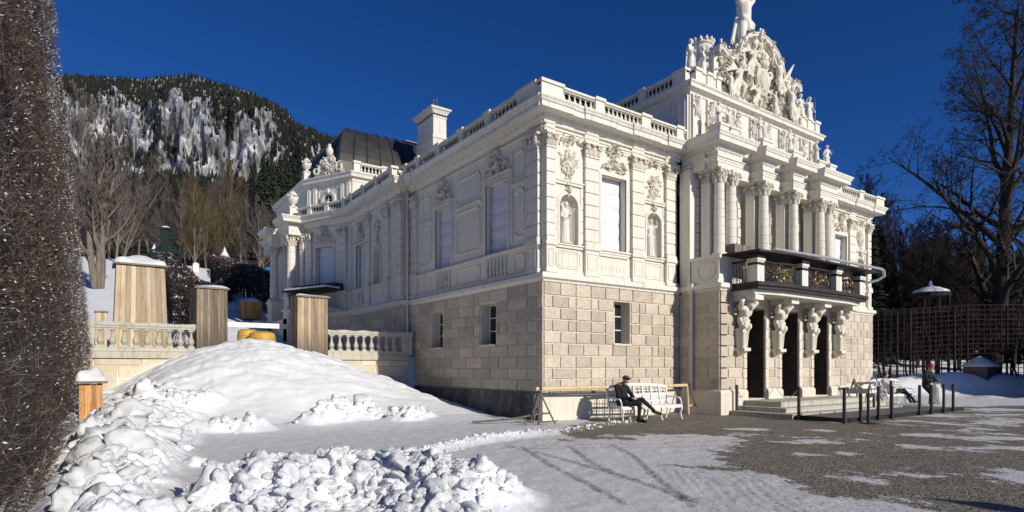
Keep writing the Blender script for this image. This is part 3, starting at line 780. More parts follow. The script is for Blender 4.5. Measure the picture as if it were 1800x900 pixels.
# ------------------------------------------------------------------ clipped hedge close to the camera
def quads_cloud(name, P, Dn, L, W, mt, parent, rs, origin):
    # P positions, Dn directions; thin leaf or twig blades, two-sided
    n = len(P); rg = np.random.RandomState(rs)
    o = rg.normal(size=(n, 3)); o -= Dn * (o * Dn).sum(1)[:, None]; o /= np.linalg.norm(o, axis=1)[:, None]
    a = P - Dn * L[:, None] / 2; b = P + Dn * L[:, None] / 2; m_ = (a + b) / 2 + np.cross(Dn, o) * (L * .12)[:, None]
    V = np.empty((n, 4, 3)); V[:, 0] = a; V[:, 1] = m_ + o * W[:, None]; V[:, 2] = b; V[:, 3] = m_ - o * W[:, None]
    V = V.reshape(-1, 3) - np.array(origin)
    me = D.meshes.new(name); me.vertices.add(len(V)); me.vertices.foreach_set('co', V.astype(np.float32).ravel())
    q = np.arange(4 * n, dtype=np.int32); me.loops.add(4 * n); me.loops.foreach_set('vertex_index', q)
    me.polygons.add(n); me.polygons.foreach_set('loop_start', np.arange(0, 4 * n, 4, dtype=np.int32)); me.polygons.foreach_set('loop_total', np.full(n, 4, np.int32))
    me.update(calc_edges=True); me.materials.append(mt)
    return link(name, me, parent)
def hedge_face(y, z): return -11.50 + (y + 5) / 13 * .68 - .092 * z - .15 * np.clip(2.2 - z, 0, 2.2) * np.clip((y + 2) / 8, 0, 1)
rg = np.random.RandomState(4)
hz = thing('clipped_hedge', (-12.6, 1.0, 0), 'tall clipped beech hedge with frosted twigs close at the left edge', 'hedge')
N1 = 50000
y = rg.uniform(-7.5, 8.0, N1); z = rg.uniform(.0, 12.5, N1)
hole = vnoise(y * 1.6, z * 1.6, 5)
dep = rg.exponential(.13, N1) * (1 + 1.8 * (hole > .58))
wav = .09 * fbm(y * .9, z * .9, 6, 4)
dent = sstep(.52, .72, vnoise(y * 2.2, z * 1.8, 25)); x = hedge_face(y, z) - dep + wav - .22 * dent * rg.uniform(size=N1)
keep1 = rg.uniform(size=N1) > .55 * dent; x, y, z = x[keep1], y[keep1], z[keep1]; N1 = len(x)
Dn = np.stack([np.abs(rg.normal(.7, .5, N1)), rg.normal(-.5, .75, N1), rg.normal(.35, .6, N1)], 1); Dn /= np.linalg.norm(Dn, axis=1)[:, None]
P = np.stack([x, y, z], 1)
quads_cloud('twigs', P, Dn, rg.uniform(.06, .34, N1), rg.uniform(.002, .0065, N1), M['hedge_twig'], hz, 1, (-12.6, 1, 0))
sel = rg.uniform(size=N1) < .42
quads_cloud('twigs', P[sel] + np.array([.02, .01, .0]), Dn[sel], rg.uniform(.10, .42, sel.sum()), rg.uniform(.0018, .0045, sel.sum()), M['hedge_grey'], hz, 9, (-12.6, 1, 0))
# far end of the hedge, seen against the mountain
N2 = 9000
yy = 8.0 + rg.exponential(.1, N2) * -1; zz = rg.uniform(0, 12.5, N2); xx = hedge_face(yy, zz) - rg.uniform(0, 1.6, N2)
P2 = np.stack([xx, yy + .1, zz], 1); D2 = rg.normal(size=(N2, 3)); D2 /= np.linalg.norm(D2, axis=1)[:, None]
quads_cloud('twigs', P2, D2, rg.uniform(.06, .22, N2), rg.uniform(.003, .008, N2), M['hedge_twig'], hz, 2, (-12.6, 1, 0))
N3 = 42000
y = rg.uniform(-7.5, 8.0, N3); z = rg.uniform(0, 12.5, N3); h_ = vnoise(y * .8, z * .8, 15)
keep = rg.uniform(size=N3) < .06 + .75 * (h_ > .60); y, z = y[keep], z[keep]; n3 = len(y)
P3 = np.stack([hedge_face(y, z) - rg.exponential(.14, n3) - .02, y, z], 1); D3 = rg.normal(size=(n3, 3)); D3 /= np.linalg.norm(D3, axis=1)[:, None]
quads_cloud('leaves', P3, D3, rg.uniform(.03, .075, n3), rg.uniform(.010, .024, n3), M['hedge_leaf'], hz, 3, (-12.6, 1, 0))
N4 = 34000
y = rg.uniform(-7.5, 8.0, N4); z = rg.uniform(0, 12.5, N4); e = np.clip((y + 1) / 9, 0.18, 1)
keep = rg.uniform(size=N4) < e * np.clip((vnoise(y * 3.2, z * 3.2, 41) - .38) * 5, 0, 1.3); y, z = y[keep], z[keep]; n4 = len(y)
P4 = np.stack([hedge_face(y, z) + .02 - rg.exponential(.05, n4) + .08 * fbm(y * .9, z * .9, 6, 4), y, z], 1); D4 = rg.normal(size=(n4, 3)) * np.array([1, 1, .4]); D4 /= np.linalg.norm(D4, axis=1)[:, None]
quads_cloud('frost', P4, D4, rg.uniform(.015, .06, n4), rg.uniform(.003, .010, n4), M['snow'], hz, 4, (-12.6, 1, 0))
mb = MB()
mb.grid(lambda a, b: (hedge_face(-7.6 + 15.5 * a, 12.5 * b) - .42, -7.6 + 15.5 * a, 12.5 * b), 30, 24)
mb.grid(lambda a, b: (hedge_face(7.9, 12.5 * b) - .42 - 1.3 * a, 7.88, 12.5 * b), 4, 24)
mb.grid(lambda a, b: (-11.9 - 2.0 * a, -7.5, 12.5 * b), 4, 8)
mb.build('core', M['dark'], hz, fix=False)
mb = MB(); rr = random.Random(2)
for i in range(120):
    yy = rr.uniform(-7.3, 7.8); zz = rr.uniform(0, 6); p = Vector((hedge_face(yy, 0) - .25, yy, zz)); pts = [p.copy()]
    for k in range(5):
        p = p + Vector((rr.uniform(-.03, .07), rr.uniform(-.3, .3), rr.uniform(.3, .7))); pts.append(Vector((hedge_face(p.y, p.z) - rr.uniform(.0, .25), p.y, p.z)))
    mb.tube([tuple(v) for v in pts], [.010, .009, .008, .006, .004, .002], 4, cap=False)
mb.build('branches', M['hedge_twig'], hz, True, fix=False)

# ------------------------------------------------------------------ palace
FR = lambda u, d, z: (u, -d, z)            # front frame: u east, d towards the court
LF = lambda u, d, z: (-d, u, z)            # west frame: u north, d towards the garden
PAL = thing('palace', (0, 0, 0), 'cream baroque palace with columned entrance bay and stone balustrades in the snow', 'palace')
def shift(T, du=0, dd=0): return lambda u, d, z: T(u + du, d + dd, z)
ZB0, ZB1, ZP1 = 4.20, 4.48, 5.42
ROWS = [.85, 1.24, 1.58, 1.96, 2.33, 2.70, 3.06, 3.42, 3.79, 4.20]
def holed(mb, u0, u1, z0, z1, holes, d0, d1):
    us = sorted({u0, u1, *[h[0] for h in holes], *[h[1] for h in holes]}); us = [u for u in us if u0 <= u <= u1]
    for a, b in zip(us[:-1], us[1:]):
        hs = sorted([(h[2], h[3]) for h in holes if h[0] < (a + b) / 2 < h[1]]); z = z0
        for c, e in hs:
            if c > z: mb.box(a, b, d0, d1, z, c)
            z = max(z, e)
        if z < z1: mb.box(a, b, d0, d1, z, z1)
def block_rows(mb, u0, u1, holes, d0, d1, rows=ROWS, bw=.63, g=.014, ph=0, rr=None):
    rr = rr or random.Random(3)
    for j, (za, zb) in enumerate(zip(rows[:-1], rows[1:])):
        seg = [(u0, u1)]
        for h in holes:
            if h[2] < (za + zb) / 2 < h[3]:
                ns = []
                for a, b in seg:
                    if h[1] <= a or h[0] >= b: ns.append((a, b)); continue
                    if h[0] > a: ns.append((a, h[0]))
                    if h[1] < b: ns.append((h[1], b))
                seg = ns
        for a, b in seg:
            x = a; first = True
            cut = [a]; q = u0 + (bw / 2 if (j + ph) % 2 else 0)
            while q < b:
                if q > a + .12 and q < b - .12: cut.append(q)
                q += bw if rr.random() > .12 else bw * rr.choice([1.5, .5, 1.0])
            cut.append(b)
            for p, q in zip(cut[:-1], cut[1:]):
                a_, b_ = p + (g if p > u0 + 1e-6 else 0), q - (g if q < u1 - 1e-6 else 0); c = .012; dd = d1 + rr.uniform(-.004, .004)
                z0_, z1_ = za + g, zb - g
                mb.add([(a_, d0, z0_), (b_, d0, z0_), (b_, d0, z1_), (a_, d0, z1_), (a_ + c, dd, z0_ + c), (b_ - c, dd, z0_ + c), (b_ - c, dd, z1_ - c), (a_ + c, dd, z1_ - c)],
                       [(4, 5, 6, 7), (0, 1, 5, 4), (1, 2, 6, 5), (2, 3, 7, 6), (3, 0, 4, 7)])
def frame_molding(mb, u0, u1, z0, z1, d, w=.05, h=.03, notch=0.0):
    # raised picture-frame moulding
    pts = [(u0, z0), (u1, z0), (u1, z1), (u0, z1)]
    if notch:
        n = notch; pts = [(u0 + n, z0), (u1 - n, z0), (u1 - n, z0 + n * .5), (u1, z0 + n), (u1, z1 - n), (u1 - n, z1 - n * .5), (u1 - n, z1), (u0 + n, z1), (u0 + n, z1 - n * .5), (u0, z1 - n), (u0, z0 + n), (u0 + n, z0 + n * .5)]
    cu = sum(p[0] for p in pts) / len(pts); cz = sum(p[1] for p in pts) / len(pts); n = len(pts)
    def ins(p, k): return (p[0] - math.copysign(min(k, abs(p[0] - cu)), p[0] - cu), p[1] - math.copysign(min(k, abs(p[1] - cz)), p[1] - cz))
    rings = [[(p[0], d, p[1]) for p in pts]]
    for k, hh in ((w * .2, h), (w * .7, h * .75), (w, 0)):
        rings.append([(ins(p, k)[0], d + hh, ins(p, k)[1]) for p in pts])
    vs = [v for r_ in rings for v in r_]
    fs = [(j * n + i, j * n + (i + 1) % n, (j + 1) * n + (i + 1) % n, (j + 1) * n + i) for j in range(3) for i in range(n)]
    mb.add(vs, fs)
def scroll(mb, u, z, d, r, a0, turns, thick, sgn=1, n=14, bul=.0):
    pts = []; rs = []
    for i in range(n + 1):
        t = i / n; a = a0 + sgn * turns * 2 * PI * t; q = r * (1 - .8 * t)
        pts.append((u + q * math.cos(a), d + bul * math.sin(PI * t), z + q * math.sin(a))); rs.append(thick * (.55 + .6 * math.sin(PI * t)))
    mb.tube(pts, rs, 5)
def leaf(mb, u, z, d, L, a, w, rise):
    ca, sa = math.cos(a), math.sin(a); P_ = []
    for t, ww, hh in ((0, .15, .2), (.35, 1, .8), (.7, .7, 1), (1, .05, .55)):
        for s_ in (-1, 0, 1):
            P_.append((u + ca * L * t - sa * w * ww * s_, d + rise * hh * (1 if s_ == 0 else .45), z + sa * L * t + ca * w * ww * s_))
    mb.add(P_, [(3 * i + j, 3 * i + j + 1, 3 * i + j + 4, 3 * i + j + 3) for i in range(3) for j in range(2)])
def relief(mb, u, z, d, w, h, seed, dens=1.0, thick=.028, rise=.08):
    """stucco trophy: scrolls, leaves, flowers and a middle shell inside an ellipse w x h"""
    rr = random.Random(seed); n = int(11 * dens)
    for i in range(n):
        for s_ in (-1, 1):
            a = rr.uniform(-PI / 2, PI / 2); q = rr.uniform(.15, .9)
            uu = u + s_ * q * w / 2 * abs(math.cos(a)); zz = z + q * h / 2 * math.sin(a) * 1.1
            k = rr.random(); sz = min(w, h)
            if k < .38: scroll(mb, uu, zz, d + .02 + rr.random() * rise * .4, sz * rr.uniform(.08, .2), rr.random() * 6.28, rr.uniform(.6, 1.2), thick, s_, 9, .02)
            elif k < .75: leaf(mb, uu, zz, d, sz * rr.uniform(.16, .34), rr.uniform(-1, 1) + (0 if s_ > 0 else PI), sz * rr.uniform(.04, .08), rise * rr.uniform(.5, 1))
            else: mb.ball((uu, d + .015, zz), (sz * .06, rise * .7, sz * .06), 6, 4)
    for i in range(5): leaf(mb, u, z - h * .1, d, h * .45, PI / 2 + (i - 2) * .42, h * .06, rise * 1.1)
    mb.ball((u, d + rise * .3, z), (w * .09, rise, h * .13), 8, 6)
    scroll(mb, u - w * .12, z - h * .2, d + .03, h * .2, 0, .9, thick, 1, 10, .03); scroll(mb, u + w * .12, z - h * .2, d + .03, h * .2, PI, .9, thick, -1, 10, .03)
def capital_flat(mb, u0, u1, d0, d1, z0, z1):
    h = z1 - z0; w = u1 - u0; c = (u0 + u1) / 2
    mb.box(u0 + .02, u1 - .02, d0, d1 + .01, z0, z1 - h * .16)
    mb.box(u0 - .09, u1 + .09, d0, d1 + .11, z1 - h * .14, z1)
    mb.box(u0 - .02, u1 + .02, d0, d1 + .03, z0, z0 + h * .07)
    for s_ in (-1, 1):
        scroll(mb, c + s_ * w * .48, z1 - h * .33, d1 + .07, h * .19, PI / 2, 1.1, .03, s_, 10, .04)
        for q in (.15, .42): leaf(mb, c + s_ * w * q, z0 + h * .05, d1, h * .6, PI / 2 + -s_ * .15, w * .13, .09)
        leaf(mb, c + s_ * w * .3, z0 + h * .3, d1, h * .5, PI / 2 - s_ * .5, w * .1, .12)
    leaf(mb, c, z0 + h * .1, d1, h * .75, PI / 2, w * .13, .12); mb.ball((c, d1 + .09, z1 - h * .2), (.05, .05, .05), 6, 4)
def pilaster(u0, u1, d, T, name='pilaster', z0=ZP1, z1=8.28, zc=8.72, bands=7, d0=-.12, par=None, banded=True):
    """banded pilaster standing on its pedestal, with a leafy capital"""
    mb = MB(T); n = bands; g = .027
    mb.box(u0 - .03, u1 + .03, d0, d + .05, z0 + .002, z0 + .10); mb.box(u0 - .015, u1 + .015, d0, d + .03, z0 + .10, z0 + .16)
    h = (z1 - z0 - .16) / n
    if banded:
        mb.box(u0 + .03, u1 - .03, d0, d - .035, z0 + .16, z1)
        for i in range(n):
            a = z0 + .16 + i * h
            mb.box(u0, u1, d0, d, a + g, a + h - g)
    else: mb.box(u0, u1, d0, d, z0 + .16, z1)
    o = mb.build(name, M['stucco'], par or PAL)
    cb = MB(T); capital_flat(cb, u0, u1, d0, d, z1 - .02, zc); cb.build('capital', M['relief'], o, 'auto')
    return o
def pedestal_pil(u0, u1, d, T, d0=-.12, z0=ZB1, z1=ZP1, panel=True):
    mb = MB(T)
    mb.box(u0 - .05, u1 + .05, d0, d + .05, z0 + .002, z0 + .12); mb.box(u0, u1, d0, d, z0 + .12, z1 - .1)
    mb.box(u0 - .05, u1 + .05, d0, d + .05, z1 - .1, z1 + .002)
    if panel and u1 - u0 > .3: frame_molding(mb, u0 + .07, u1 - .07, z0 + .2, z1 - .2, d, .04, .02, .0)
    return mb.build('pedestal', M['stucco'], PAL)
def baluster_prof(z0, z1, r):
    h = z1 - z0
    return [(r * .75, z0), (r * .8, z0 + h * .06), (r * .45, z0 + h * .1), (r * .62, z0 + h * .16), (r * 1.0, z0 + h * .3), (r * .85, z0 + h * .42), (r * .42, z0 + h * .62), (r * .38, z0 + h * .78), (r * .6, z0 + h * .84), (r * .42, z0 + h * .88), (r * .78, z0 + h * .94), (r * .75, z1)]
def blinds_window(u0, u1, z0, z1, T, wall_d=-.12, mold=.14, back=.26, seed=0, name='window', segs=5):
    w_ = thing_part(name)
    mb = MB(T)
    # architrave round the opening
    for k, (a, dd) in enumerate(((mold, .035), (mold * .55, .055), (.03, .03))):
        mb.box(u0 - a, u0, wall_d, wall_d + dd, z0, z1 + a); mb.box(u1, u1 + a, wall_d, wall_d + dd, z0, z1 + a); mb.box(u0, u1, wall_d, wall_d + dd, z1, z1 + a)
        wall_d += .0005
    mb.box(u0 - mold - .04, u1 + mold + .04, wall_d, wall_d + .09, z0 - .05, z0 - .002)
    fr = mb.build('window_frame', M['trim'], w_)
    mb = MB(T); d = wall_d - back; h = (z1 - z0) / segs
    for i in range(segs):          # roman blind hanging in shallow folds
        za = z0 + i * h; mb.grid(lambda a, b, za=za: (u0 + .03 + (u1 - u0 - .06) * a, d + .012 + .02 * math.sin(PI * b) + .006 * math.sin(a * 9 + i * 2), za + h * b), 6, 5)
    mb.build('blind', M['blind'], w_, True)
    mb = MB(T); mb.box(u0, u1, d - .06, d - .03, z0, z1); mb.build('pane', M['glass'], w_)
    mb = MB(T)
    mb.box(u0, u0 + .035, d - .03, d + .01, z0, z1); mb.box(u1 - .035, u1, d - .03, d + .01, z0, z1); mb.box(u0 + .035, u1 - .035, d - .03, d + .01, z1 - .035, z1); mb.box(u0 + .035, u1 - .035, d - .03, d + .01, z0, z0 + .04)
    mb.build('sash', M['iron'], w_)
    return w_
def thing_part(name, loc=(0, 0, 0), par=None):
    # a part that is an empty carrying its own sub-parts is avoided: the first mesh stands for it
    return _Lazy(name, par or PAL)
class _Lazy:
    """first mesh built under it becomes the part, the rest its sub-parts"""
    def __init__(s, name, par): s.name = name; s.par = par; s.o = None
_ob = MB.build
def _build(s, name, mat=None, parent=None, smooth=False, fix=True):
    if isinstance(parent, _Lazy):
        if parent.o is None:
            parent.o = _ob(s, parent.name, mat, parent.par, smooth, fix); return parent.o
        return _ob(s, name, mat, parent.o, smooth, fix)
    return _ob(s, name, mat, parent, smooth, fix)
MB.build = _build
def niche(uc, w, z0, spring, T, wall_d=-.12, depth=.34, box=None):
    """round-headed niche; box = (u0, u1, z0, z1) rectangular hole in the wall that it fills"""
    p = _Lazy('niche', PAL); r = w / 2; mb = MB(T); n = 14; u0, u1, za, zb = box
    arc = [(uc + r * math.cos(PI - PI * i / n), spring + r * math.sin(PI * i / n)) for i in range(n + 1)]
    inner = [(uc - r, z0)] + arc + [(uc + r, z0)]
    # wall plate between the box and the arch
    def outer(q):
        u, z = q; k = []
        du, dz = u - uc, z - spring
        if z <= spring: return (u0 if u < uc else u1, z)
        s_ = min([(u1 - uc) / abs(du) if abs(du) > 1e-6 else 1e9, (zb - spring) / dz if dz > 1e-6 else 1e9]); return (uc + du * s_, spring + dz * s_)
    out = [outer(q) for q in inner]; m = len(inner)
    mb.add([(a, wall_d, b) for a, b in out] + [(a, wall_d, b) for a, b in inner], [(i, i + 1, m + i + 1, m + i) for i in range(m - 1)])
    for cu, cz in ((u0, zb), (u1, zb)):
        ks = [i for i in range(m) if (out[i][0] - cu) * (1 if cu == u0 else -1) < 1e-6 or abs(out[i][1] - zb) < 1e-6]
    # corners
    li = max(i for i in range(m) if out[i][0] <= u0 + 1e-6); ri = min(i for i in range(m) if out[i][0] >= u1 - 1e-6 and i > m // 2)
    mb.add([(out[li][0], wall_d, out[li][1]), (u0, wall_d, zb), (out[li + 1][0], wall_d, out[li + 1][1])], [(0, 1, 2)])
    mb.add([(out[ri][0], wall_d, out[ri][1]), (u1, wall_d, zb), (out[ri - 1][0], wall_d, out[ri - 1][1])], [(0, 1, 2)])
    if za < z0: mb.box(u0, u1, wall_d - .1, wall_d, za, z0)
    # raised archivolt
    for (w0, w1, dd) in ((.015, .075, .05), (.075, .13, .03)):
        ia = [(uc + (r + w0) * math.cos(PI - PI * i / n), spring + (r + w0) * math.sin(PI * i / n)) for i in range(n + 1)]; oa = [(uc + (r + w1) * math.cos(PI - PI * i / n), spring + (r + w1) * math.sin(PI * i / n)) for i in range(n + 1)]
        ia = [(uc - r - w0, z0)] + ia + [(uc + r + w0, z0)]; oa = [(uc - r - w1, z0)] + oa + [(uc + r + w1, z0)]; q = len(ia)
        vs = [(a, wall_d + dd, b) for a, b in ia] + [(a, wall_d + dd, b) for a, b in oa] + [(a, wall_d, b) for a, b in ia] + [(a, wall_d, b) for a, b in oa]
        mb.add(vs, [(i, i + 1, q + i + 1, q + i) for i in range(q - 1)] + [(i, 2 * q + i, 2 * q + i + 1, i + 1) for i in range(q - 1)] + [(q + i, q + i + 1, 3 * q + i + 1, 3 * q + i) for i in range(q - 1)])
    mb.build('niche', M['stucco'], p, fix=False)
    mb = MB(T); k = 10; dp = depth / r
    def pt(i, j):       # j<=1: shaft, else half dome
        a = PI * i / k
        if j <= 1: return (uc - r * math.cos(a), wall_d - r * dp * math.sin(a), z0 + (spring - z0) * j)
        b = (j - 1) * PI / 2; return (uc - r * math.cos(a) * math.cos(b), wall_d - r * dp * math.sin(a) * math.cos(b), spring + r * math.sin(b))
    js = [0, 1] + [1 + q / 6 for q in range(1, 7)]
    # the half dome closes on the arch: squash it onto the front plane
    vs = [pt(i, j) for j in js for i in range(k + 1)]
    mb.add(vs, [(j * (k + 1) + i, j * (k + 1) + i + 1, (j + 1) * (k + 1) + i + 1, (j + 1) * (k + 1) + i) for j in range(len(js) - 1) for i in range(k)])
    mb.add([pt(i, 0) for i in range(k + 1)], [tuple(range(k + 1))])
    mb.build('niche_shell', M['relief'], p, True, fix=False)
    return p
def mask_keystone(u, z, T, d=-.12, s_=1.0):
    mb = MB(T)
    mb.ball((u, d + .08, z), (.08 * s_, .09, .12 * s_), 8, 6); mb.box(u - .12 * s_, u + .12 * s_, d, d + .11, z + .13 * s_, z + .19 * s_)
    for k in (-1, 1): scroll(mb, u + k * .09 * s_, z + .02, d + .05, .07 * s_, PI / 2, 1, .02, k, 8, .02)
    mb.ball((u, d + .15, z), (.025, .04, .03), 6, 4); leaf(mb, u, z - .1, d + .02, .16, -PI / 2, .04, .06)
    mb.build('keystone', M['relief'], PAL, 'auto')

# --- statues ---------------------------------------------------------------
def statue_mb(seed, H=1.5, pose=0):
    """draped standing figure, base at 0, facing -y"""
    rr = random.Random(seed); k = H / 1.75; mb = MB()
    def V(x, y, z): return (x * k, y * k, z * k)
    sw = .04 * (1 if seed % 2 else -1)
    hip = (sw, 0, .92); ch = (-sw * .3, .01, 1.30); nk = (-sw * .4, 0, 1.48); hd = (-sw * .2, -.02, 1.63)
    mb.ball(V(*hd), (.085 * k, .10 * k, .125 * k), 12, 10); mb.ball(V(hd[0], hd[1] + .03, hd[2] + .05), (.10 * k, .10 * k, .09 * k), 10, 8); mb.ball(V(hd[0], hd[1] - .10, hd[2] - .01), .022 * k, 6, 5)
    mb.cap(V(*nk), V(hd[0], hd[1], hd[2] - .08), .055 * k, .05 * k)
    mb.cap(V(ch[0] - .07, ch[1], ch[2]), V(hip[0] - .03, 0, hip[2] + .08), .115 * k, .10 * k); mb.cap(V(ch[0] + .07, ch[1], ch[2]), V(hip[0] + .03, 0, hip[2] + .08), .115 * k, .10 * k)
    mb.cap(V(ch[0] - .15, ch[1], ch[2] + .08), V(ch[0] + .15, ch[1], ch[2] + .08), .075 * k, .075 * k)
    kn = (sw + .10, -.10, .50); ft = (sw + .09, -.02, .06)
    mb.cap(V(hip[0] + .08, 0, .90), V(*kn), .105 * k, .07 * k); mb.cap(V(*kn), V(*ft), .065 * k, .04 * k); mb.cap(V(*ft), V(ft[0] + .01, ft[1] - .16, .04), .045 * k, .03 * k)
    kn2 = (sw - .08, .0, .48); ft2 = (sw - .09, .03, .06)
    mb.cap(V(hip[0] - .08, 0, .90), V(*kn2), .105 * k, .07 * k); mb.cap(V(*kn2), V(*ft2), .065 * k, .04 * k); mb.cap(V(*ft2), V(ft2[0] - .02, ft2[1] - .15, .04), .045 * k, .03 * k)
    # arms
    def arm(s_, e, h):
        sh = (ch[0] + s_ * .19, ch[1], ch[2] + .09); mb.cap(V(*sh), V(*e), .052 * k, .042 * k, 8); mb.cap(V(*e), V(*h), .04 * k, .03 * k, 8); mb.ball(V(*h), .042 * k, 6, 5)
        return h
    P_ = [((.30, -.05, 1.10), (.20, -.24, 1.22), (-.29, .05, 1.10), (-.24, -.12, .90)),
          ((.33, -.02, 1.25), (.36, -.18, 1.48), (-.27, .06, 1.12), (-.12, -.18, 1.02)),
          ((.28, .02, 1.10), (.30, -.12, .88), (-.34, .0, 1.30), (-.28, -.15, 1.55)),
          ((.27, -.1, 1.15), (.05, -.22, 1.22), (-.27, -.06, 1.12), (-.06, -.24, 1.10)),
          ((.36, .0, 1.42), (.30, -.05, 1.68), (-.30, .03, 1.12), (-.34, -.12, .86))][pose % 5]
    h1 = arm(1, P_[0], P_[1]); h2 = arm(-1, P_[2], P_[3])
    # drapery: skirt folds, sash, cloak
    for i in range(11):
        a = 2 * PI * i / 11; q = .15 + .02 * rr.random(); lo = .17 + .05 * rr.random(); zb = .04 if pose % 2 == 0 else .42
        mb.cap(V(hip[0] + q * math.cos(a) * .9, q * math.sin(a) * .7, .98), V(hip[0] + lo * math.cos(a + .25), lo * math.sin(a + .25) * .8, zb), .038 * k, .045 * k, 6)
    mb.cap(V(ch[0] + .15, -.06, ch[2] + .10), V(hip[0] - .14, -.08, hip[2] + .05), .045 * k, .055 * k, 7)
    for i in range(5): mb.cap(V(-.14 + .07 * i, .13, 1.35), V(-.18 + .09 * i, .17, .10 + .1 * (i % 2)), .04 * k, .05 * k, 6)
    mb.cap(V(hip[0] - .15, -.05, .98), V(hip[0] + .16, -.08, .88), .05 * k, .055 * k, 7)
    if seed % 3 == 0: mb.tube([V(h1[0], h1[1], .02), V(h1[0] + .01, h1[1], 1.75)], .018 * k, 6)
    if seed % 3 == 1: mb.cap(V(h2[0], h2[1], h2[2]), V(h2[0] - .03, h2[1] - .05, h2[2] + .22), .05 * k, .07 * k, 8)
    if seed % 3 == 2: mb.tube([V(.22, .05, .02), V(.26, .08, .5), V(.2, .08, .9)], [.09 * k, .07 * k, .05 * k], 7)
    mb.lathe(0, 0, [(.27 * k, -.02), (.27 * k, .03 * k), (.23 * k, .05 * k)], 12)
    return mb
SM = {}
def statue(loc, rz, label, H=1.5, seed=0, group=None, name='statue'):
    loc = (loc[0], loc[1], loc[2] + MB.DZ)
    ob = remeshed(statue_mb(seed, H, seed), name, M['statue'], .021 * max(1, H / 1.5), None, loc, rz, smooth_it=1)
    tag(ob, label, 'statue', group); return ob
def balustrade(T, u0, u1, piers, z0=9.71, H=.47, d=-.18, w=.16, r=.055, step=.19, name='balustrade', m_='trim', par=None, solid=(), capw=.05):
    k = MB(T); k.box(u0 + .02, u1 - .02, d - w / 2 - .10, d - w / 2 - .07, z0 - .02, z0 + H * .86); k.build('dark_backing', M['tarp'], PAL)  # dark board added behind the balusters to darken the gaps
    mb = MB(T); zb = z0 + H * .14; zt = z0 + H * .74
    mb.box(u0, u1, d - w / 2 - .02, d + w / 2 + .02, z0, zb); mb.box(u0, u1, d - w / 2 - capw, d + w / 2 + capw, zt + .04, z0 + H - .015); mb.box(u0, u1, d - w / 2, d + w / 2, zt, zt + .04)
    e = 0
    for a, b in piers:
        e += .001
        mb.box(a, b, d - w / 2 - .04, d + w / 2 + .04, z0 - .002 + e, zt + .055 + e); mb.box(a - .03, b + .03, d - w / 2 - capw - .04, d + w / 2 + capw + .04, zt + .055 + e, z0 + H + .03 + e)
    cs = sorted(list(piers) + [(u0, u0), (u1, u1)])
    for (a0, a), (b, b1) in zip(cs[:-1], cs[1:]):
        if b - a < .2 or any(s0 <= (a + b) / 2 <= s1 for s0, s1 in solid): 
            continue
        n = max(1, int((b - a) / step))
        for i in range(n):
            u = a + (b - a) * (i + .5) / n
            mb.lathe(u, d, baluster_prof(zb - .003, zt + .004, r), 8)
    return mb.build(name, M[m_] , par or PAL, 'auto')
CORN = [(-.14, 9.14), (-.04, 9.14), (-.02, 9.22), (.04, 9.26), (.05, 9.36), (.38, 9.385), (.385, 9.53), (.42, 9.55), (.44, 9.60), (.48, 9.655), (.48, 9.70), (-.2, 9.712)]
ARCH = [(-.14, 8.84), (-.09, 8.84), (-.09, 8.92), (-.07, 8.925), (-.07, 8.98), (-.03, 9.0), (-.03, 9.03), (-.14, 9.035)]
BELT = [(-.2, ZB0), (.02, ZB0), (.03, 4.25), (.10, 4.29), (.12, 4.30), (.12, 4.42), (.09, 4.46), (-.2, ZB1)]
PLIN = [(-.2, 0), (.12, 0), (.12, .74), (.09, .80), (.03, .85), (-.2, .85)]
def add_sweep(name, path, prof, m_, jog=None, smooth=False):
    mb = MB(); mb.sweep(path, prof); return mb.build(name, M[m_], PAL, smooth)
def jogged(a, b, spans, o=.045):
    """straight path from a to b with small breaks forward over the pilasters (spans along it)"""
    A = Vector(a); B = Vector(b); t = (B - A).normalized(); n = Vector((t.y, -t.x)); L = (B - A).length; out = [A]
    for s0, s1 in spans:
        for s_, k in ((max(s0, .001), 0), (max(s0, .001), 1), (min(s1, L - .001), 1), (min(s1, L - .001), 0)):
            out.append(A + t * s_ + n * (o if k else 0))
    out.append(B); res = []
    for p in out:
        if not res or (p - res[-1]).length > 1e-4: res.append(p)
    return [(p.x, p.y) for p in res]
rr = random.Random(12)
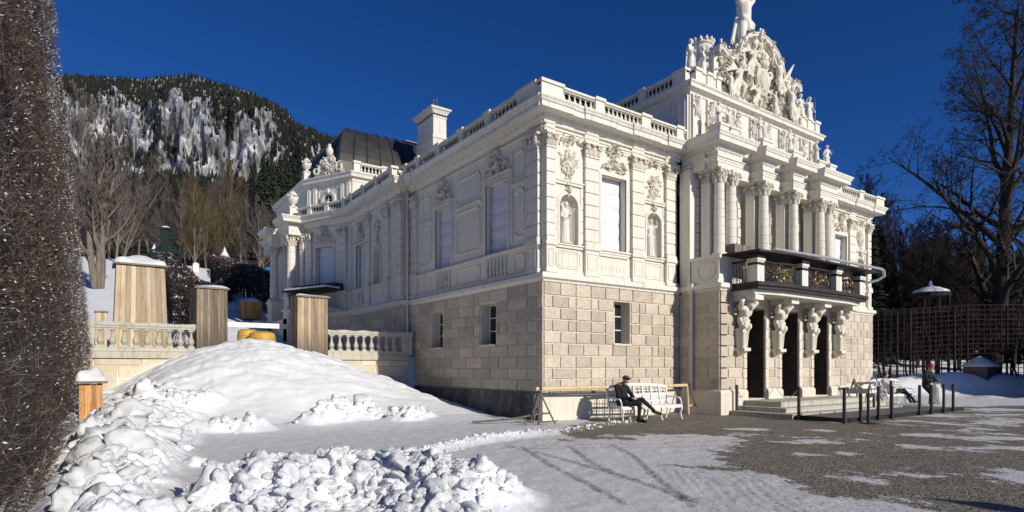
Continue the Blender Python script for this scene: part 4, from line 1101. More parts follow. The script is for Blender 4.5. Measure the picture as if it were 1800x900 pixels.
# ---- front wings
WP = [(.13, .48), (1.70, 2.28), (3.82, 4.40), (5.52, 5.98)]
def wing(T, tag_, near):
    c1, c2, cw = 1.08, 4.96, 2.98 + .07
    bw = [(2.92, 3.72, 2.38, 3.77)]
    mb = MB(T); holed(mb, 0, 6.2, .05, ZB0, bw, -.45, -.02); mb.build('basement_wall', M['mortar'], PAL)
    mb = MB(T); block_rows(mb, 0.02, 6.2, bw, -.02, .02, rr=rr); mb.build('block_facing', M['block'], PAL)
    # deep-set basement window
    p = _Lazy('window', PAL); mb = MB(T); a, b, c, e = bw[0]
    mb.box(a + .002, a + .02, -.44, -.02, c, e); mb.box(b - .02, b - .002, -.44, -.02, c, e); mb.box(a - .0, b + .0, -.44, .04, c - .06, c + .002)
    mb.build('window_reveal', M['mortar'], p)
    mb = MB(T); mb.box(a + .02, b - .02, -.43, -.41, c, e); mb.build('pane', M['glass'], p)
    mb = MB(T)
    for u in (a + .02, (a + b) / 2 - .02, b - .06): mb.box(u, u + .04, -.405, -.37, c, e)
    for q in (0, .33, .66, .97): mb.box(a + .06, b - .06, -.40, -.375, c + (e - c) * q, c + (e - c) * q + .035)
    mb.build('sash', M['trim'], p)
    # wall of the main floor
    nb = [(c1 - .46, c1 + .46, ZP1 + .02, 7.2), (c2 - .46, c2 + .46, ZP1 + .02, 7.2)]; wn_ = (2.46, 3.58, ZP1 + .02, 7.86)
    mb = MB(T); holed(mb, .13, 6.2, ZB1 - .02, 9.2, nb + [wn_], -.5, -.12); mb.build('wall', M['stucco'], PAL)
    for c in (c1, c2):
        niche(c, .72, ZP1 + .02, 6.60, T, box=(c - .46, c + .46, ZP1 + .02, 7.2)); mask_keystone(c, 7.12, T)
        mb = MB(T); mb.box(c - .56, c + .56, -.12, -.05, 7.26, 7.34); mb.box(c - .6, c + .6, -.12, -.02, 7.34, 7.38); mb.build('moulding', M['trim'], PAL)
        mb = MB(T); relief(mb, c, 7.88, -.12, .85, .95, 5 if c == c1 else 8, 1.5, .02, .09); mb.build('relief', M['relief'], PAL, 'auto')
        mb = MB(T); relief(mb, c, 8.66, -.08, 1.15, .36, 15 if c == c1 else 18, 1.2, .02, .12); mb.build('relief', M['relief'], PAL, 'auto')
        for s_ in (-1, 1):      # coursed wall either side of the niche
            mb = MB(T)
            for i in range(5): mb.box(*(sorted((c + s_ * .49, c + s_ * .60))), -.12, -.095, 5.5 + i * .36, 5.5 + i * .36 + .33)
            mb.build('coursing', M['stucco'], PAL)
        mb = MB(T); frame_molding(mb, c - .50, c + .50, 4.66, 5.24, -.12, .05, .03, .09); frame_molding(mb, c - .40, c + .40, 4.74, 5.16, -.12, .03, .018, .05); mb.build('panel', M['stucco'], PAL)
    w_ = blinds_window(wn_[0], wn_[1], wn_[2], wn_[3], T)
    mb = MB(T); relief(mb, cw - .02, 8.22, -.10, 1.35, .62, 25, 1.9, .024, .13); relief(mb, cw - .02, 8.74, -.06, .8, .42, 26, 1.4, .024, .16); mb.build('relief', M['relief'], PAL, 'auto')
    # blind balustrade under the window
    mb = MB(T); mb.box(2.42, 3.62, -.28, -.27, 4.6, 5.3)
    for i in range(7): mb.lathe(2.52 + i * .167, -.15, baluster_prof(4.66, 5.22, .062), 8)
    mb.box(2.36, 3.68, -.13, -.06, 4.60, 4.66); mb.box(2.36, 3.68, -.13, -.06, 5.22, 5.29)
    mb.build('balustrade', M['stucco'], PAL, 'auto')
    mb = MB(T); mb.box(.13, 6.2, -.12, -.02, 4.485, 4.58); mb.box(.13, 6.2, -.12, -.05, 5.30, 5.38); mb.box(.13, 6.2, -.12, -.01, 5.38, ZP1); mb.build('dado_moulding', M['stucco'], PAL)
    for i, (a, b) in enumerate(WP):
        pedestal_pil(a, b, 0, T); pilaster(a, b, 0, T)
    mb = MB(T)
    for i, (a, b) in enumerate(WP): mb.box(a, b, -.12, -.02, 8.72, 8.98)
    mb.build('frieze_block', M['stucco'], PAL)
    balustrade(T, -.36, 6.2, [(-.36, .46), (1.78, 2.15), (3.86, 4.28), (5.62, 5.95)], z0=9.55, H=.45, d=.26)
wing(FR, 'near', True)
TM = lambda u, d, z: (20.94 - u, -d, z)
wing(TM, 'far', False)
NST = [((1.08, .30), 0, 1.38, 6, 'draped stone figure in the wall niche nearest the corner of the palace', FR), ((4.96, .30), 0, 1.38, 4, 'stone warrior figure in the niche right of the tall front window', FR)]
statue((1.08, .24, ZP1 + .05), .25, 'draped stone figure in the wall niche nearest the front corner of the palace', 1.32, 6)
statue((4.96, .24, ZP1 + .05), -.2, 'stone figure in the wall niche right of the tall front window', 1.32, 4)
statue((20.94 - 4.96, .24, ZP1 + .05), .1, 'stone figure in the niche of the far wing behind the balcony', 1.32, 9)
statue((20.94 - 1.08, .24, ZP1 + .05), .1, 'stone figure in the last niche at the far right corner of the palace', 1.32, 10)

# ---- west side
def west_wall(T, v0, v1, wins, bwins, panels, pils, bals, seed, shell=True, bh=-.02):
    mb = MB(T); holed(mb, v0, v1, .05, ZB0, bwins, -.45, -.02); mb.build('basement_wall', M['mortar'], PAL)
    mb = MB(T); block_rows(mb, v0, v1, bwins, -.02, .02, bw=1.05, rr=rr); mb.build('block_facing', M['block'], PAL)
    for a, b, c, e in bwins:
        p = _Lazy('window', PAL); mb = MB(T)
        mb.box(a + .002, a + .02, -.44, -.02, c, e); mb.box(b - .02, b - .002, -.44, -.02, c, e); mb.box(a, b, -.44, .05, c - .07, c + .002); mb.build('window_reveal', M['mortar'], p)
        mb = MB(T); mb.box(a + .02, b - .02, -.43, -.41, c, e); mb.build('pane', M['glass'], p)
        mb = MB(T)
        for u in (a + .02, b - .06): mb.box(u, u + .04, -.405, -.37, c, e)
        for q in (0, .33, .66, .97): mb.box(a + .06, b - .06, -.40, -.375, c + (e - c) * q, c + (e - c) * q + .035)
        mb.build('sash', M['trim'], p)
    mb = MB(T); holed(mb, v0, v1, ZB1 - .02, 9.2, [w_[:4] for w_ in wins], -.5, -.1); mb.build('wall', M['stucco'], PAL)
    for k, w_ in enumerate(wins):
        if len(w_) > 4 and w_[4] == 'niche':
            c = (w_[0] + w_[1]) / 2; niche(c, (w_[1] - w_[0]) * .78, w_[2], w_[3] - (w_[1] - w_[0]) * .5, T, wall_d=-.1, box=tuple(w_[:4])); mask_keystone(c, w_[3] + .1, T, -.1)
            mb = MB(T); relief(mb, c, w_[3] + .75, -.1, .7, .8, seed + k, 1.2, .022, .1); mb.build('relief', M['relief'], PAL, 'auto'); continue
        blinds_window(*w_[:4], T, wall_d=-.1, back=.22, seed=k)
        c = (w_[0] + w_[1]) / 2; ww = w_[1] - w_[0]
        mb = MB(T); mb.box(w_[0] - .22, w_[1] + .22, -.1, .03, w_[3] + .16, w_[3] + .22); relief(mb, c, w_[3] + .50, -.08, ww * 1.1, .62, seed + k, 1.9, .026, .15); relief(mb, c, w_[3] + .92, -.05, ww * .55, .36, seed + k + 3, 1.2, .024, .16); mb.build('relief', M['relief'], PAL, 'auto')
    for a, b in panels:
        mb = MB(T); frame_molding(mb, a + .05, b - .05, 5.75, 7.3, -.1, .07, .045, .12); frame_molding(mb, a + .05, b - .05, 7.62, 8.5, -.1, .06, .04, .1); mb.box(a, b, -.1, -.05, 7.38, 7.45); mb.box(a, b, -.1, -.02, 7.45, 7.50)
        frame_molding(mb, a + .05, b - .05, 4.68, 5.22, -.1, .045, .03, .08); mb.build('panel', M['stucco'], PAL)
    for a, b in bals:
        n = max(3, int((b - a) / .2)); mb = MB(T); mb.box(a, b, -.1, -.07, 4.60, 4.66); mb.box(a, b, -.1, -.07, 5.22, 5.28)
        for i in range(n): mb.lathe(a + (b - a) * (i + .5) / n, -.06, baluster_prof(4.66, 5.22, .06), 8)
        mb.build('balustrade', M['stucco'], PAL, 'auto')
    mb = MB(T); mb.box(v0, v1, -.1, -.0, 4.485, 4.58); mb.box(v0, v1, -.1, -.04, 5.30, 5.38); mb.box(v0, v1, -.1, .01, 5.38, ZP1); mb.build('dado_moulding', M['stucco'], PAL)
    for a, b, o in pils: pedestal_pil(a, b, o, T, -.1); pilaster(a, b, o, T, d0=-.1)
west_wall(LF, .28, 9.24, [(1.98, 3.30, ZP1 + .03, 7.84), (5.74, 6.98, ZP1 + .03, 7.78)], [(2.55, 3.55, 2.38, 3.77), (6.25, 7.25, 2.38, 3.77)],
          [(.98, 1.68), (3.62, 5.42), (7.32, 8.45)], [(.28, .84, .0), (8.62, 9.20, .02)], [(2.0, 3.3), (5.76, 6.96)], 40)
# courses of the wall between the corner pilaster and the first panel
mb = MB(LF); mb.box(0.05, .27, -.45, -.02, .05, ZB0); mb.build('basement_wall', M['mortar'], PAL)
mb = MB(LF); block_rows(mb, .02, .28, [], -.02, .02, bw=.6, rr=rr); mb.build('block_facing', M['block'], PAL)
mb = MB(LF)
for q0, q1, q2 in ((.86, .97, -.03), (1.70, 1.80, -.06)):
    mb = MB(LF)
    for i in range(9): mb.box(q0, q1, -.1, q2, 5.6 + i * .33, 5.6 + i * .33 + .29)
    mb.build('coursing', M['stucco'], PAL)
LS = shift(LF, 0, .40)
west_wall(LS, 9.24, 15.2, [(11.45, 12.40, ZP1 + .03, 7.3, 'niche'), (13.5, 14.55, ZP1 + .03, 7.6)], [(14.3, 14.9, 2.1, 3.2)], [], [(9.24, 9.78, .0), (10.55, 11.1, .0), (12.75, 13.25, .0)], [(13.55, 14.5)], 60)
mb = MB(); mb.box(-.285, .5, 9.262, 9.7, .05, 9.1); mb.build('wall', M['stucco'], PAL)
mb = MB(); mb.box(-.38, .02, 9.21, 9.24, .86, 4.18); mb.box(-.38, .02, 9.20, 9.24, 4.5, 8.95); mb.build('block_facing', M['block'], PAL)
statue((-.40 + .28, 11.92, ZP1 + .05), -PI / 2, 'stone figure in the shaded niche of the west side beyond the downpipe', 1.25, 7)
# oblique bay
OA = Vector((-.40, 15.2)); OB = Vector((-1.9, 18.7)); ol = (OB - OA).length; ot = (OB - OA) / ol; on = Vector((-ot.y, ot.x))
OBF = lambda u, d, z: (OA.x + ot.x * u + on.x * d, OA.y + ot.y * u + on.y * d, z)
west_wall(OBF, 0, ol, [(1.35, 2.65, ZP1 + .03, 7.9)], [(1.5, 2.4, 2.2, 3.7)], [], [(.35, .9, 0), (2.95, 3.4, .0), (3.5, 3.78, .05)], [], 80)
# balcony on the oblique bay
bp = _Lazy('balcony', PAL); mb = MB(OBF); mb.box(.6, 3.5, .02, 1.0, 4.45, 4.6); mb.build('balcony_floor', M['trim'], bp)
mb = MB(OBF)
for i in range(22): mb.tube([OBF(0, 0, 0)] and [(.7 + i * .13, .93, 4.6), (.7 + i * .13, .93, 5.35)], .012, 4)
mb.box(.6, 3.5, .88, .98, 5.32, 5.38)
for i in range(12): scroll(mb, .8 + i * .23, 4.95, .93, .16, rr.random() * 6, 1.1, .016, 1 if i % 2 else -1, 9)
mb.build('railing', M['iron'], bp)
mb = MB(OBF); mb.box(.4, 3.7, -.02, 1.25, 5.50, 5.56); mb.box(.5, 3.6, .0, .6, 5.56, 5.86); mb.build('cover_boards', M['tarp'], bp)
mb = MB(OBF); mb.box(.35, 3.4, .35, 1.3, 5.862 - .3, 5.64); mb.build('snow_cap', M['snow'], bp)
# portico of the west bay with two tall columns
def column(T, u, d, z0, z1, zc, r=.2, name='column', n=7, seed=0):
    p = _Lazy(name, PAL); mb = MB(T); H = z1 - z0 - .14; prof = [(r * 1.25, z0 + .10), (r * 1.22, z0 + .13), (r * 1.02, z0 + .15)]; g = .016
    for i in range(n):
        a = z0 + .15 + (z1 - z0 - .15) * i / n; b = z0 + .15 + (z1 - z0 - .15) * (i + 1) / n; k = 1 - .13 * (i / n) ** 1.6; k2 = 1 - .13 * ((i + 1) / n) ** 1.6
        prof += [(r * k - g, a + .002), (r * k - g, a + g), (r * k, a + g * 1.6), (r * k2, b - g * .8), (r * k2 - g, b - .002)]
    mb.lathe(u, d, prof, 20); mb.build('shaft', M['stucco'], p, 'auto')
    mb = MB(T); mb.box(u - r * 1.35, u + r * 1.35, d - r * 1.35, d + r * 1.35, z0 + .002, z0 + .1); mb.lathe(u, d, [(r * 1.32, z0 + .1), (r * 1.36, z0 + .13), (r * 1.3, z0 + .16), (r * 1.1, z0 + .17)], 18); mb.build('column_base', M['stucco'], p, 'auto')
    mb = MB(T); rk = r * .9; h = zc - z1
    mb.lathe(u, d, [(rk, z1), (rk * 1.08, z1 + .03), (rk, z1 + .05), (rk * 1.0, z1 + h * .5), (rk * 1.3, z1 + h * .85)], 14); mb.box(u - rk * 1.55, u + rk * 1.55, d - rk * 1.55, d + rk * 1.55, zc - h * .13, zc)
    R0 = random.Random(seed)
    for k in range(8):
        a = k * PI / 4; ca, sa = math.cos(a), math.sin(a)
        for (zz, L, rz_) in ((z1 + .04, h * .42, 1.05), (z1 + h * .35, h * .42, 1.12)):
            q = a + (PI / 8 if zz > z1 + .1 else 0); c_, s_ = math.cos(q), math.sin(q)
            pts = [(u + rk * rz_ * c_ * m1, d + rk * rz_ * s_ * m1, zz + L * t) for t, m1 in ((0, 1), (.5, 1.08), (.85, 1.3), (1, 1.5), (.9, 1.6))]
            mb.tube(pts, [.045, .05, .04, .03, .015], 5)
    for sx in (-1, 1):
        for sy in (-1, 1): mb.ball((u + sx * rk * 1.35, d + sy * rk * 1.35, zc - h * .28), (.075, .075, .085), 8, 6)
    for a in range(4): mb.ball((u + rk * 1.45 * math.cos(a * PI / 2), d + rk * 1.45 * math.sin(a * PI / 2), zc - h * .2), (.05, .05, .06), 6, 5)
    mb.build('capital', M['relief'], p, 'auto'); return p.o
W2 = shift(LF, 0, 2.3)
mb = MB(W2); mb.box(18.75, 26.0, -2.0, -.62, .05, 9.2); mb.box(18.72, 26, -.62, .28, 1.9, ZB0); mb.build('portico_wall', M['stucco'], PAL)
for a in (18.35, 22.0):
    mb = MB(W2); mb.box(a, a + 1.15, -.5, .34, 1.6, 2.4); mb.box(a + .05, a + 1.1, -.5, .28, 2.4, 4.6); mb.box(a - .02, a + 1.17, -.5, .36, 4.6, 4.72); mb.box(a + .08, a + 1.07, -.5, .26, 4.72, 5.3); mb.box(a, a + 1.15, -.5, .34, 5.3, 5.42)
    mb.build('portico_pedestal', M['stucco'], PAL)
for i, v in enumerate((18.9, 22.55)): column(W2, v, 0, 5.42, 8.1, 8.62, .24, seed=i)
for v in (19.6, 21.9): pilaster(v, v + .4, -.45, W2, d0=-.7)
mb = MB(W2)
for a in (18.4, 22.05): mb.box(a, a + 1.05, -.7, .26, 8.62, 9.3)
mb.box(18.75, 26, -.7, -.2, 8.62, 9.2); mb.build('portico_entablature', M['stucco'], PAL)

# ---- cornices, belt, plinth running round the house
MB.DZ = -.16
west = [(-2.3 + .45, 26.0), (-2.3 + .45, 23.1), (-2.56, 23.1), (-2.56, 22.05), (-2.3 + .45, 22.05), (-1.85, 19.45), (-2.56, 19.45), (-2.56, 18.4), (-1.78, 18.4), (OA.x, OA.y), (-.40, 15.2)]
west = west[:-1]
def p_west(o=.045): return jogged((-.40, 15.1), (-.40, 9.24), [(1.85, 2.35), (4.0, 4.55), (5.3, 5.85)], o)
def p_left(o=.045): return jogged((0, 9.24), (0, 0), [(.04, .62), (8.4, 9.2)], o)
def p_front(x0, x1, spans, o=.045): return jogged((x0, 0), (x1, 0), spans, o)
up = west + p_west() + p_left()[:-1] + [(0, 0)] + p_front(0, 6.3, [(.001, .48), (1.70, 2.28), (3.82, 4.40), (5.52, 5.98)])[1:]
add_sweep('cornice', up, CORN, 'trim'); add_sweep('architrave', up, ARCH, 'stucco')
far_up = p_front(14.64, 20.94, [(.42, .88), (2.0, 2.58), (4.1, 4.70), (5.9, 6.29)]) + [(20.94, 9), (20.94, 24)]
add_sweep('cornice', far_up, CORN, 'trim'); add_sweep('architrave', far_up, ARCH, 'stucco')
MB.DZ = 0
bl = [(-1.78, 18.4), (-.40, 15.15)] + [(-.40, 9.24), (0, 9.24), (0, 0), (6.2, 0)]
add_sweep('belt_course', bl, BELT, 'trim')
add_sweep('belt_course', [(14.7, 0), (20.94, 0), (20.94, 24)], BELT, 'trim')
add_sweep('plinth', [(.0, .32), (0, 0), (6.2, 0)], PLIN, 'plinth'); add_sweep('plinth', [(14.7, 0), (20.94, 0), (20.94, 24)], PLIN, 'plinth')
mb = MB()     # rough dark tufa foot of the west wall
mb.grid(lambda a, b: (-.035 - .05 * rr.random() - .10 * (1 - b), .10 + 9.1 * a, -.05 + .90 * b), 110, 9)
mb.build('tufa_foot', M['tufa'], PAL, fix=False)
# roofs and the rest of the shell
MB.DZ = -.16
mb = MB(); mb.slab([(.1, .1), (20.8, .1), (20.8, 26), (-1.2, 26), (-1.2, 19), (-.1, 15.5), (-.1, 9.5), (.1, 9.2)], 9.2, 9.69); mb.build('flat_roof', M['flat_roof'], PAL)
mb = MB(); mb.box(20.5, 20.94, .5, 24, .05, 9.2); mb.box(-1.5, 20.9, 25.6, 26, .05, 9.2); mb.build('wall', M['stucco'], PAL)
LB = shift(LF, 0, 0)
balustrade(LF, -.135, 9.1, [(-.135, .85), (2.35, 2.7), (4.1, 4.45), (5.85, 6.2), (7.55, 7.85), (8.7, 9.1)], d=.26)
balustrade(LS, 9.24, 15.2, [(9.24, 9.6), (10.85, 11.15), (12.4, 12.7), (13.9, 14.2), (14.95, 15.2)], d=.26)
balustrade(OBF, .05, ol - .2, [(.05, .25), (1.2, 1.5), (2.5, 2.8)], d=.26)
# attic of the west bay
ATC = [(-.1, 11.55), (.02, 11.55), (.04, 11.68), (.08, 11.72), (.22, 11.76), (.23, 11.88), (.30, 11.98), (.30, 12.02), (-.1, 12.04)]
a0 = (3.6, 16.4); a1 = (.15, 16.4); a2 = (-1.35, 19.4); a3 = (-1.35, 25.9)
mb = MB(); mb.slab([a1, a0, (3.6, 25.9), a3, a2], 9.69, 11.56); mb.build('attic_wall', M['stucco'], PAL)
add_sweep('attic_cornice', [a3, a2, a1, a0, (3.6, 25.9)], ATC, 'trim')
mb = MB(); mb.sweep([a3, a2, a1, a0], [(-.1, 9.70), (.06, 9.70), (.06, 9.95), (.0, 10.0), (-.1, 10.0)]); mb.build('attic_base', M['stucco'], PAL)
AL = (Vector(a2) - Vector(a1)).length; at_ = (Vector(a2) - Vector(a1)) / AL; an_ = Vector((-at_.y, at_.x))
ATF = lambda u, d, z: (a1[0] + at_.x * u + an_.x * d, a1[1] + at_.y * u + an_.y * d, z)
mb = MB(ATF)
for u in (.12, .55, AL - .8, AL - .35): mb.box(u, u + .25, 0, .07, 10.0, 11.54); frame_molding(mb, u + .05, u + .2, 10.15, 11.4, .07, .03, .02)
frame_molding(mb, .95, AL - .95, 10.15, 11.42, 0, .05, .035, .1); mb.build('attic_pilaster', M['stucco'], PAL)
oc = AL / 2; p = _Lazy('oval_window', PAL); mb = MB(ATF)
for w0, w1, dd in ((.30, .42, .1), (.24, .30, .07)):
    n = 24; ia = [(oc + w0 * 1.25 * math.cos(2 * PI * i / n), 10.78 + w0 * math.sin(2 * PI * i / n)) for i in range(n)]; oa = [(oc + w1 * 1.25 * math.cos(2 * PI * i / n), 10.78 + w1 * math.sin(2 * PI * i / n)) for i in range(n)]
    mb.add([(a, dd, b) for a, b in ia] + [(a, dd, b) for a, b in oa] + [(a, 0, b) for a, b in oa] + [(a, 0, b) for a, b in ia], [(k * n + i, k * n + (i + 1) % n, ((k + 1) % 4) * n + (i + 1) % n, ((k + 1) % 4) * n + i) for k in range(4) for i in range(n)])
mb.box(oc - .07, oc + .07, .02, .14, 11.14, 11.36); mb.build('window_frame', M['trim'], p, 'auto')
mb = MB(ATF); mb.lathe(oc, 0, [(0.001, 0)], 3) if False else mb.prism([(oc + .31 * math.cos(2 * PI * i / 20), 10.78 + .25 * math.sin(2 * PI * i / 20)) for i in range(20)], .005, .02); mb.build('pane', M['glass'], p)
mb = MB(ATF); mb.box(oc - .012, oc + .012, .021, .04, 10.54, 11.02); mb.box(oc - .3, oc + .3, .021, .038, 10.77, 10.795); mb.build('glazing_bar', M['trim'], p)
balustrade(FR if False else (lambda u, d, z: (u, 16.4 - d, z)), .2, 3.6, [(.2, .55), (1.75, 2.05), (3.2, 3.6)], z0=12.04, H=.55, d=-.02, r=.06)
mb = MB(ATF)      # crest over the oval window
mb.prism([(oc - 1.15, 12.03), (oc + 1.15, 12.03), (oc + 1.1, 12.2), (oc + .85, 12.3), (oc + .8, 12.65), (oc + .4, 12.75), (oc + .2, 13.15), (oc - .2, 13.15), (oc - .4, 12.75), (oc - .8, 12.65), (oc - .85, 12.3), (oc - 1.1, 12.2)], -.2, .02)
relief(mb, oc, 12.5, .02, 1.6, .9, 91, 3, .04, .16)
for s_ in (-1, 1): scroll(mb, oc + s_ * .85, 12.45, .05, .3, PI / 2, 1.2, .07, s_, 12, .04); scroll(mb, oc + s_ * .4, 12.9, .05, .22, PI / 2, 1.1, .06, s_, 12, .04)
mb.ball((oc, -.05, 13.4), (.2, .2, .26), 10, 8); mb.ball((oc, -.05, 13.7), (.1, .1, .12), 8, 6); mb.build('crest', M['relief'], PAL, 'auto')
def urn(name, loc, s_, par=None, m_='trim'):
    mb = MB(); x, y, z = loc
    mb.box(x - .22 * s_, x + .22 * s_, y - .22 * s_, y + .22 * s_, z, z + .6 * s_, .02, .02)
    mb.lathe(x, y, [(.26 * s_, z + .6 * s_), (.26 * s_, z + .66 * s_), (.12 * s_, z + .7 * s_), (.08 * s_, z + .76 * s_), (.22 * s_, z + .9 * s_), (.28 * s_, z + 1.06 * s_), (.24 * s_, z + 1.14 * s_), (.14 * s_, z + 1.2 * s_), (.24 * s_, z + 1.3 * s_), (.16 * s_, z + 1.42 * s_), (.04 * s_, z + 1.52 * s_)], 14)
    for k in range(6): mb.ball((x + .24 * s_ * math.cos(k), y + .24 * s_ * math.sin(k), z + (1.2 + .06 * (k % 2)) * s_), .07 * s_, 6, 5)
    return mb.build(name, M[m_], par or PAL, 'auto')
urn('urn', (-2.2, 18.95, 9.72), 1.0); urn('urn', (-1.25, 19.7, 12.05), .9)
statue((-1.2, 20.6, 12.05), -PI / 2, 'small stone figure on the attic of the west bay left of the crest', 1.0, 2)
# dark curved roof with standing seams
def curved_roof(x0, x1, y0, y1, z0, tx0, tx1, ty0, ty1, z1):
    mb = MB(); n = 12; rings = []
    for i in range(n + 1):
        t = i / n; a = t * PI / 2; k = 1 - math.cos(a); h = math.sin(a)
        rings.append((x0 + (tx0 - x0) * k, x1 + (tx1 - x1) * k, y0 + (ty0 - y0) * k, y1 + (ty1 - y1) * k, z0 + (z1 - z0) * h))
    vs = []
    for a, b, c, e, z in rings: vs += [(a, c, z), (b, c, z), (b, e, z), (a, e, z)]
    fs = [(j * 4 + i, j * 4 + (i + 1) % 4, (j + 1) * 4 + (i + 1) % 4, (j + 1) * 4 + i) for j in range(n) for i in range(4)] + [(n * 4, n * 4 + 1, n * 4 + 2, n * 4 + 3)]
    mb.add(vs, fs); o = mb.build('curved_roof', M['roof'], PAL)
    sm = MB()
    for q in range(13):
        f = q / 12; sm.tube([(a + (b - a) * f, c - .02, z + .01) for a, b, c, e, z in rings], .035, 5)
    for q in range(9):
        f = q / 8; sm.tube([(a - .02, c + (e - c) * f, z + .01) for a, b, c, e, z in rings], .035, 5)
    a, b, c, e, z = rings[-1]; sm.sweep([(a, e), (a, c), (b, c), (b, e)], [(-.1, z - .08), (.08, z - .06), (.1, z + .06), (-.1, z + .1)])
    sm.build('roof_seam', M['roof'], o)
    mb = MB(); mb.box(tx1 - 2.2, tx1 - 1.2, ty0 + .2, ty0 + 1.0, z1, z1 + .3); mb.box(tx1 - 2.3, tx1 - 1.1, ty0 + .1, ty0 + 1.1, z1 + .3, z1 + .36); mb.build('roof_vent', M['roof'], o)
curved_roof(-.3, 9.2, 17.2, 25.6, 11.9, 1.4, 7.2, 20.0, 23.0, 15.55)
# chimney
MB.DZ = .38
p = _Lazy('chimney', PAL); mb = MB(); cx0, cx1, cy0, cy1 = 3.95, 4.80, 14.6, 16.6
mb.box(cx0, cx1, cy0, cy1, 9.6, 13.6); mb.box(cx0 - .04, cx1 + .04, cy0 - .04, cy1 + .04, 13.6, 13.72); mb.box(cx0 + .03, cx1 - .03, cy0 + .03, cy1 - .03, 13.72, 14.9)
mb.sweep([(cx0 + .03, cy1 - .03), (cx0 + .03, cy0 + .03), (cx1 - .03, cy0 + .03), (cx1 - .03, cy1 - .03)], [(0, 14.72), (.03, 14.74), (.03, 14.8), (0, 14.84), (0, 14.9), (.05, 14.95), (.14, 15.1), (.2, 15.14), (.22, 15.24), (-.1, 15.26)], True)
for i in range(5): mb.box(cx0 + .08 + i * .16, cx0 + .15 + i * .16, cy0 - .06, cy0 + .03, 14.9, 15.05)
for i in range(10): mb.box(cx0 - .06, cx0 + .03, cy0 + .12 + i * .19, cy0 + .19 + i * .19, 14.9, 15.05)
mb.build('chimney_stack', M['stucco'], p)
mb = MB(); mb.prism([(cx0 + .40, 13.95), (cx0 + .50, 13.92), (cx0 + .60, 13.95), (cx0 + .62, 14.2), (cx0 + .60, 14.42), (cx0 + .5, 14.46), (cx0 + .4, 14.42), (cx0 + .38, 14.2)], cy0 + .02, cy0 + .028); mb.build('chimney_panel', M['statue'], p)
for q in (.5, 1.1): mb = MB(); mb.box(cx0 + .01, cx0 + .029, cy0 + q, cy0 + q + .22, 13.95, 14.42); mb.build('chimney_panel', M['statue'], p)
mb = MB(); mb.box(cx0 - .14, cx1 + .14, cy0 - .14, cy1 + .14, 15.26, 15.34, .1, .1)
for x_, y_ in ((cx0 + .1, cy0 + .2), (cx0 + .2, cy0 + 1.7)): mb.tube([(x_, y_, 15.3), (x_, y_, 15.6)], .05, 6); mb.ball((x_, y_, 15.62), .1, 6, 5)
mb.tube([(cx0 + .5, cy0 + .5, 15.3), (cx0 + .5, cy0 + .5, 16.0)], .015, 4); mb.build('chimney_cap', M['roof'], p)
MB.DZ = 0
mb = MB(); mb.tube([(-.14, 9.13, .9), (-.14, 9.13, 8.95)], .055, 8); mb.build('downpipe', M['statue'], PAL, 'auto')
mb = MB(); mb.tube([(6.12, -.60, .1), (6.12, -.60, 4.3)], .06, 8); mb.lathe(6.12, -.6, [(.07, 4.2), (.14, 4.42), (.14, 4.52)], 10); mb.build('downpipe', M['statue'], PAL, 'auto')
# ---- entrance bay
CF = shift(FR, 0, 1.7); C0, C1, CM = 6.2, 14.74, 10.47
DO = [(7.66, 8.84), (9.85, 11.09), (12.1, 13.28)]
DZ = 3.72
dh = [(a, b, .5, DZ) for a, b in DO]
mb = MB(CF); holed(mb, C0, C1, 0, ZB0, dh, -1.25, -.02); mb.build('entrance_wall', M['mortar'], PAL)
mb = MB(CF); block_rows(mb, C0 + .02, C1, dh, -.02, .02, bw=.8, rr=rr)
SB = lambda u, d, z: (C0 - d, -1.7 + u, z)
mb.T = SB; block_rows(mb, 0.02, 1.62, [], 0, .02, bw=.85, rr=rr)
mb.build('block_facing', M['block'], PAL)
mb = MB(); mb.box(C0 + .001, C0 + .4, -1.68, -.02, .05, ZB0); mb.box(C0, C1, -.46, -.02, ZB1, 8.6); mb.build('wall', M['stucco'], PAL)
add_sweep('plinth', [(C0, -.12), (C0, -1.7), (7.63, -1.7)], PLIN, 'plinth')
for a, b in ((8.87, 9.82), (11.12, 12.07), (13.31, C1)): add_sweep('plinth', [(a, -1.7), (b, -1.7)], PLIN, 'plinth')
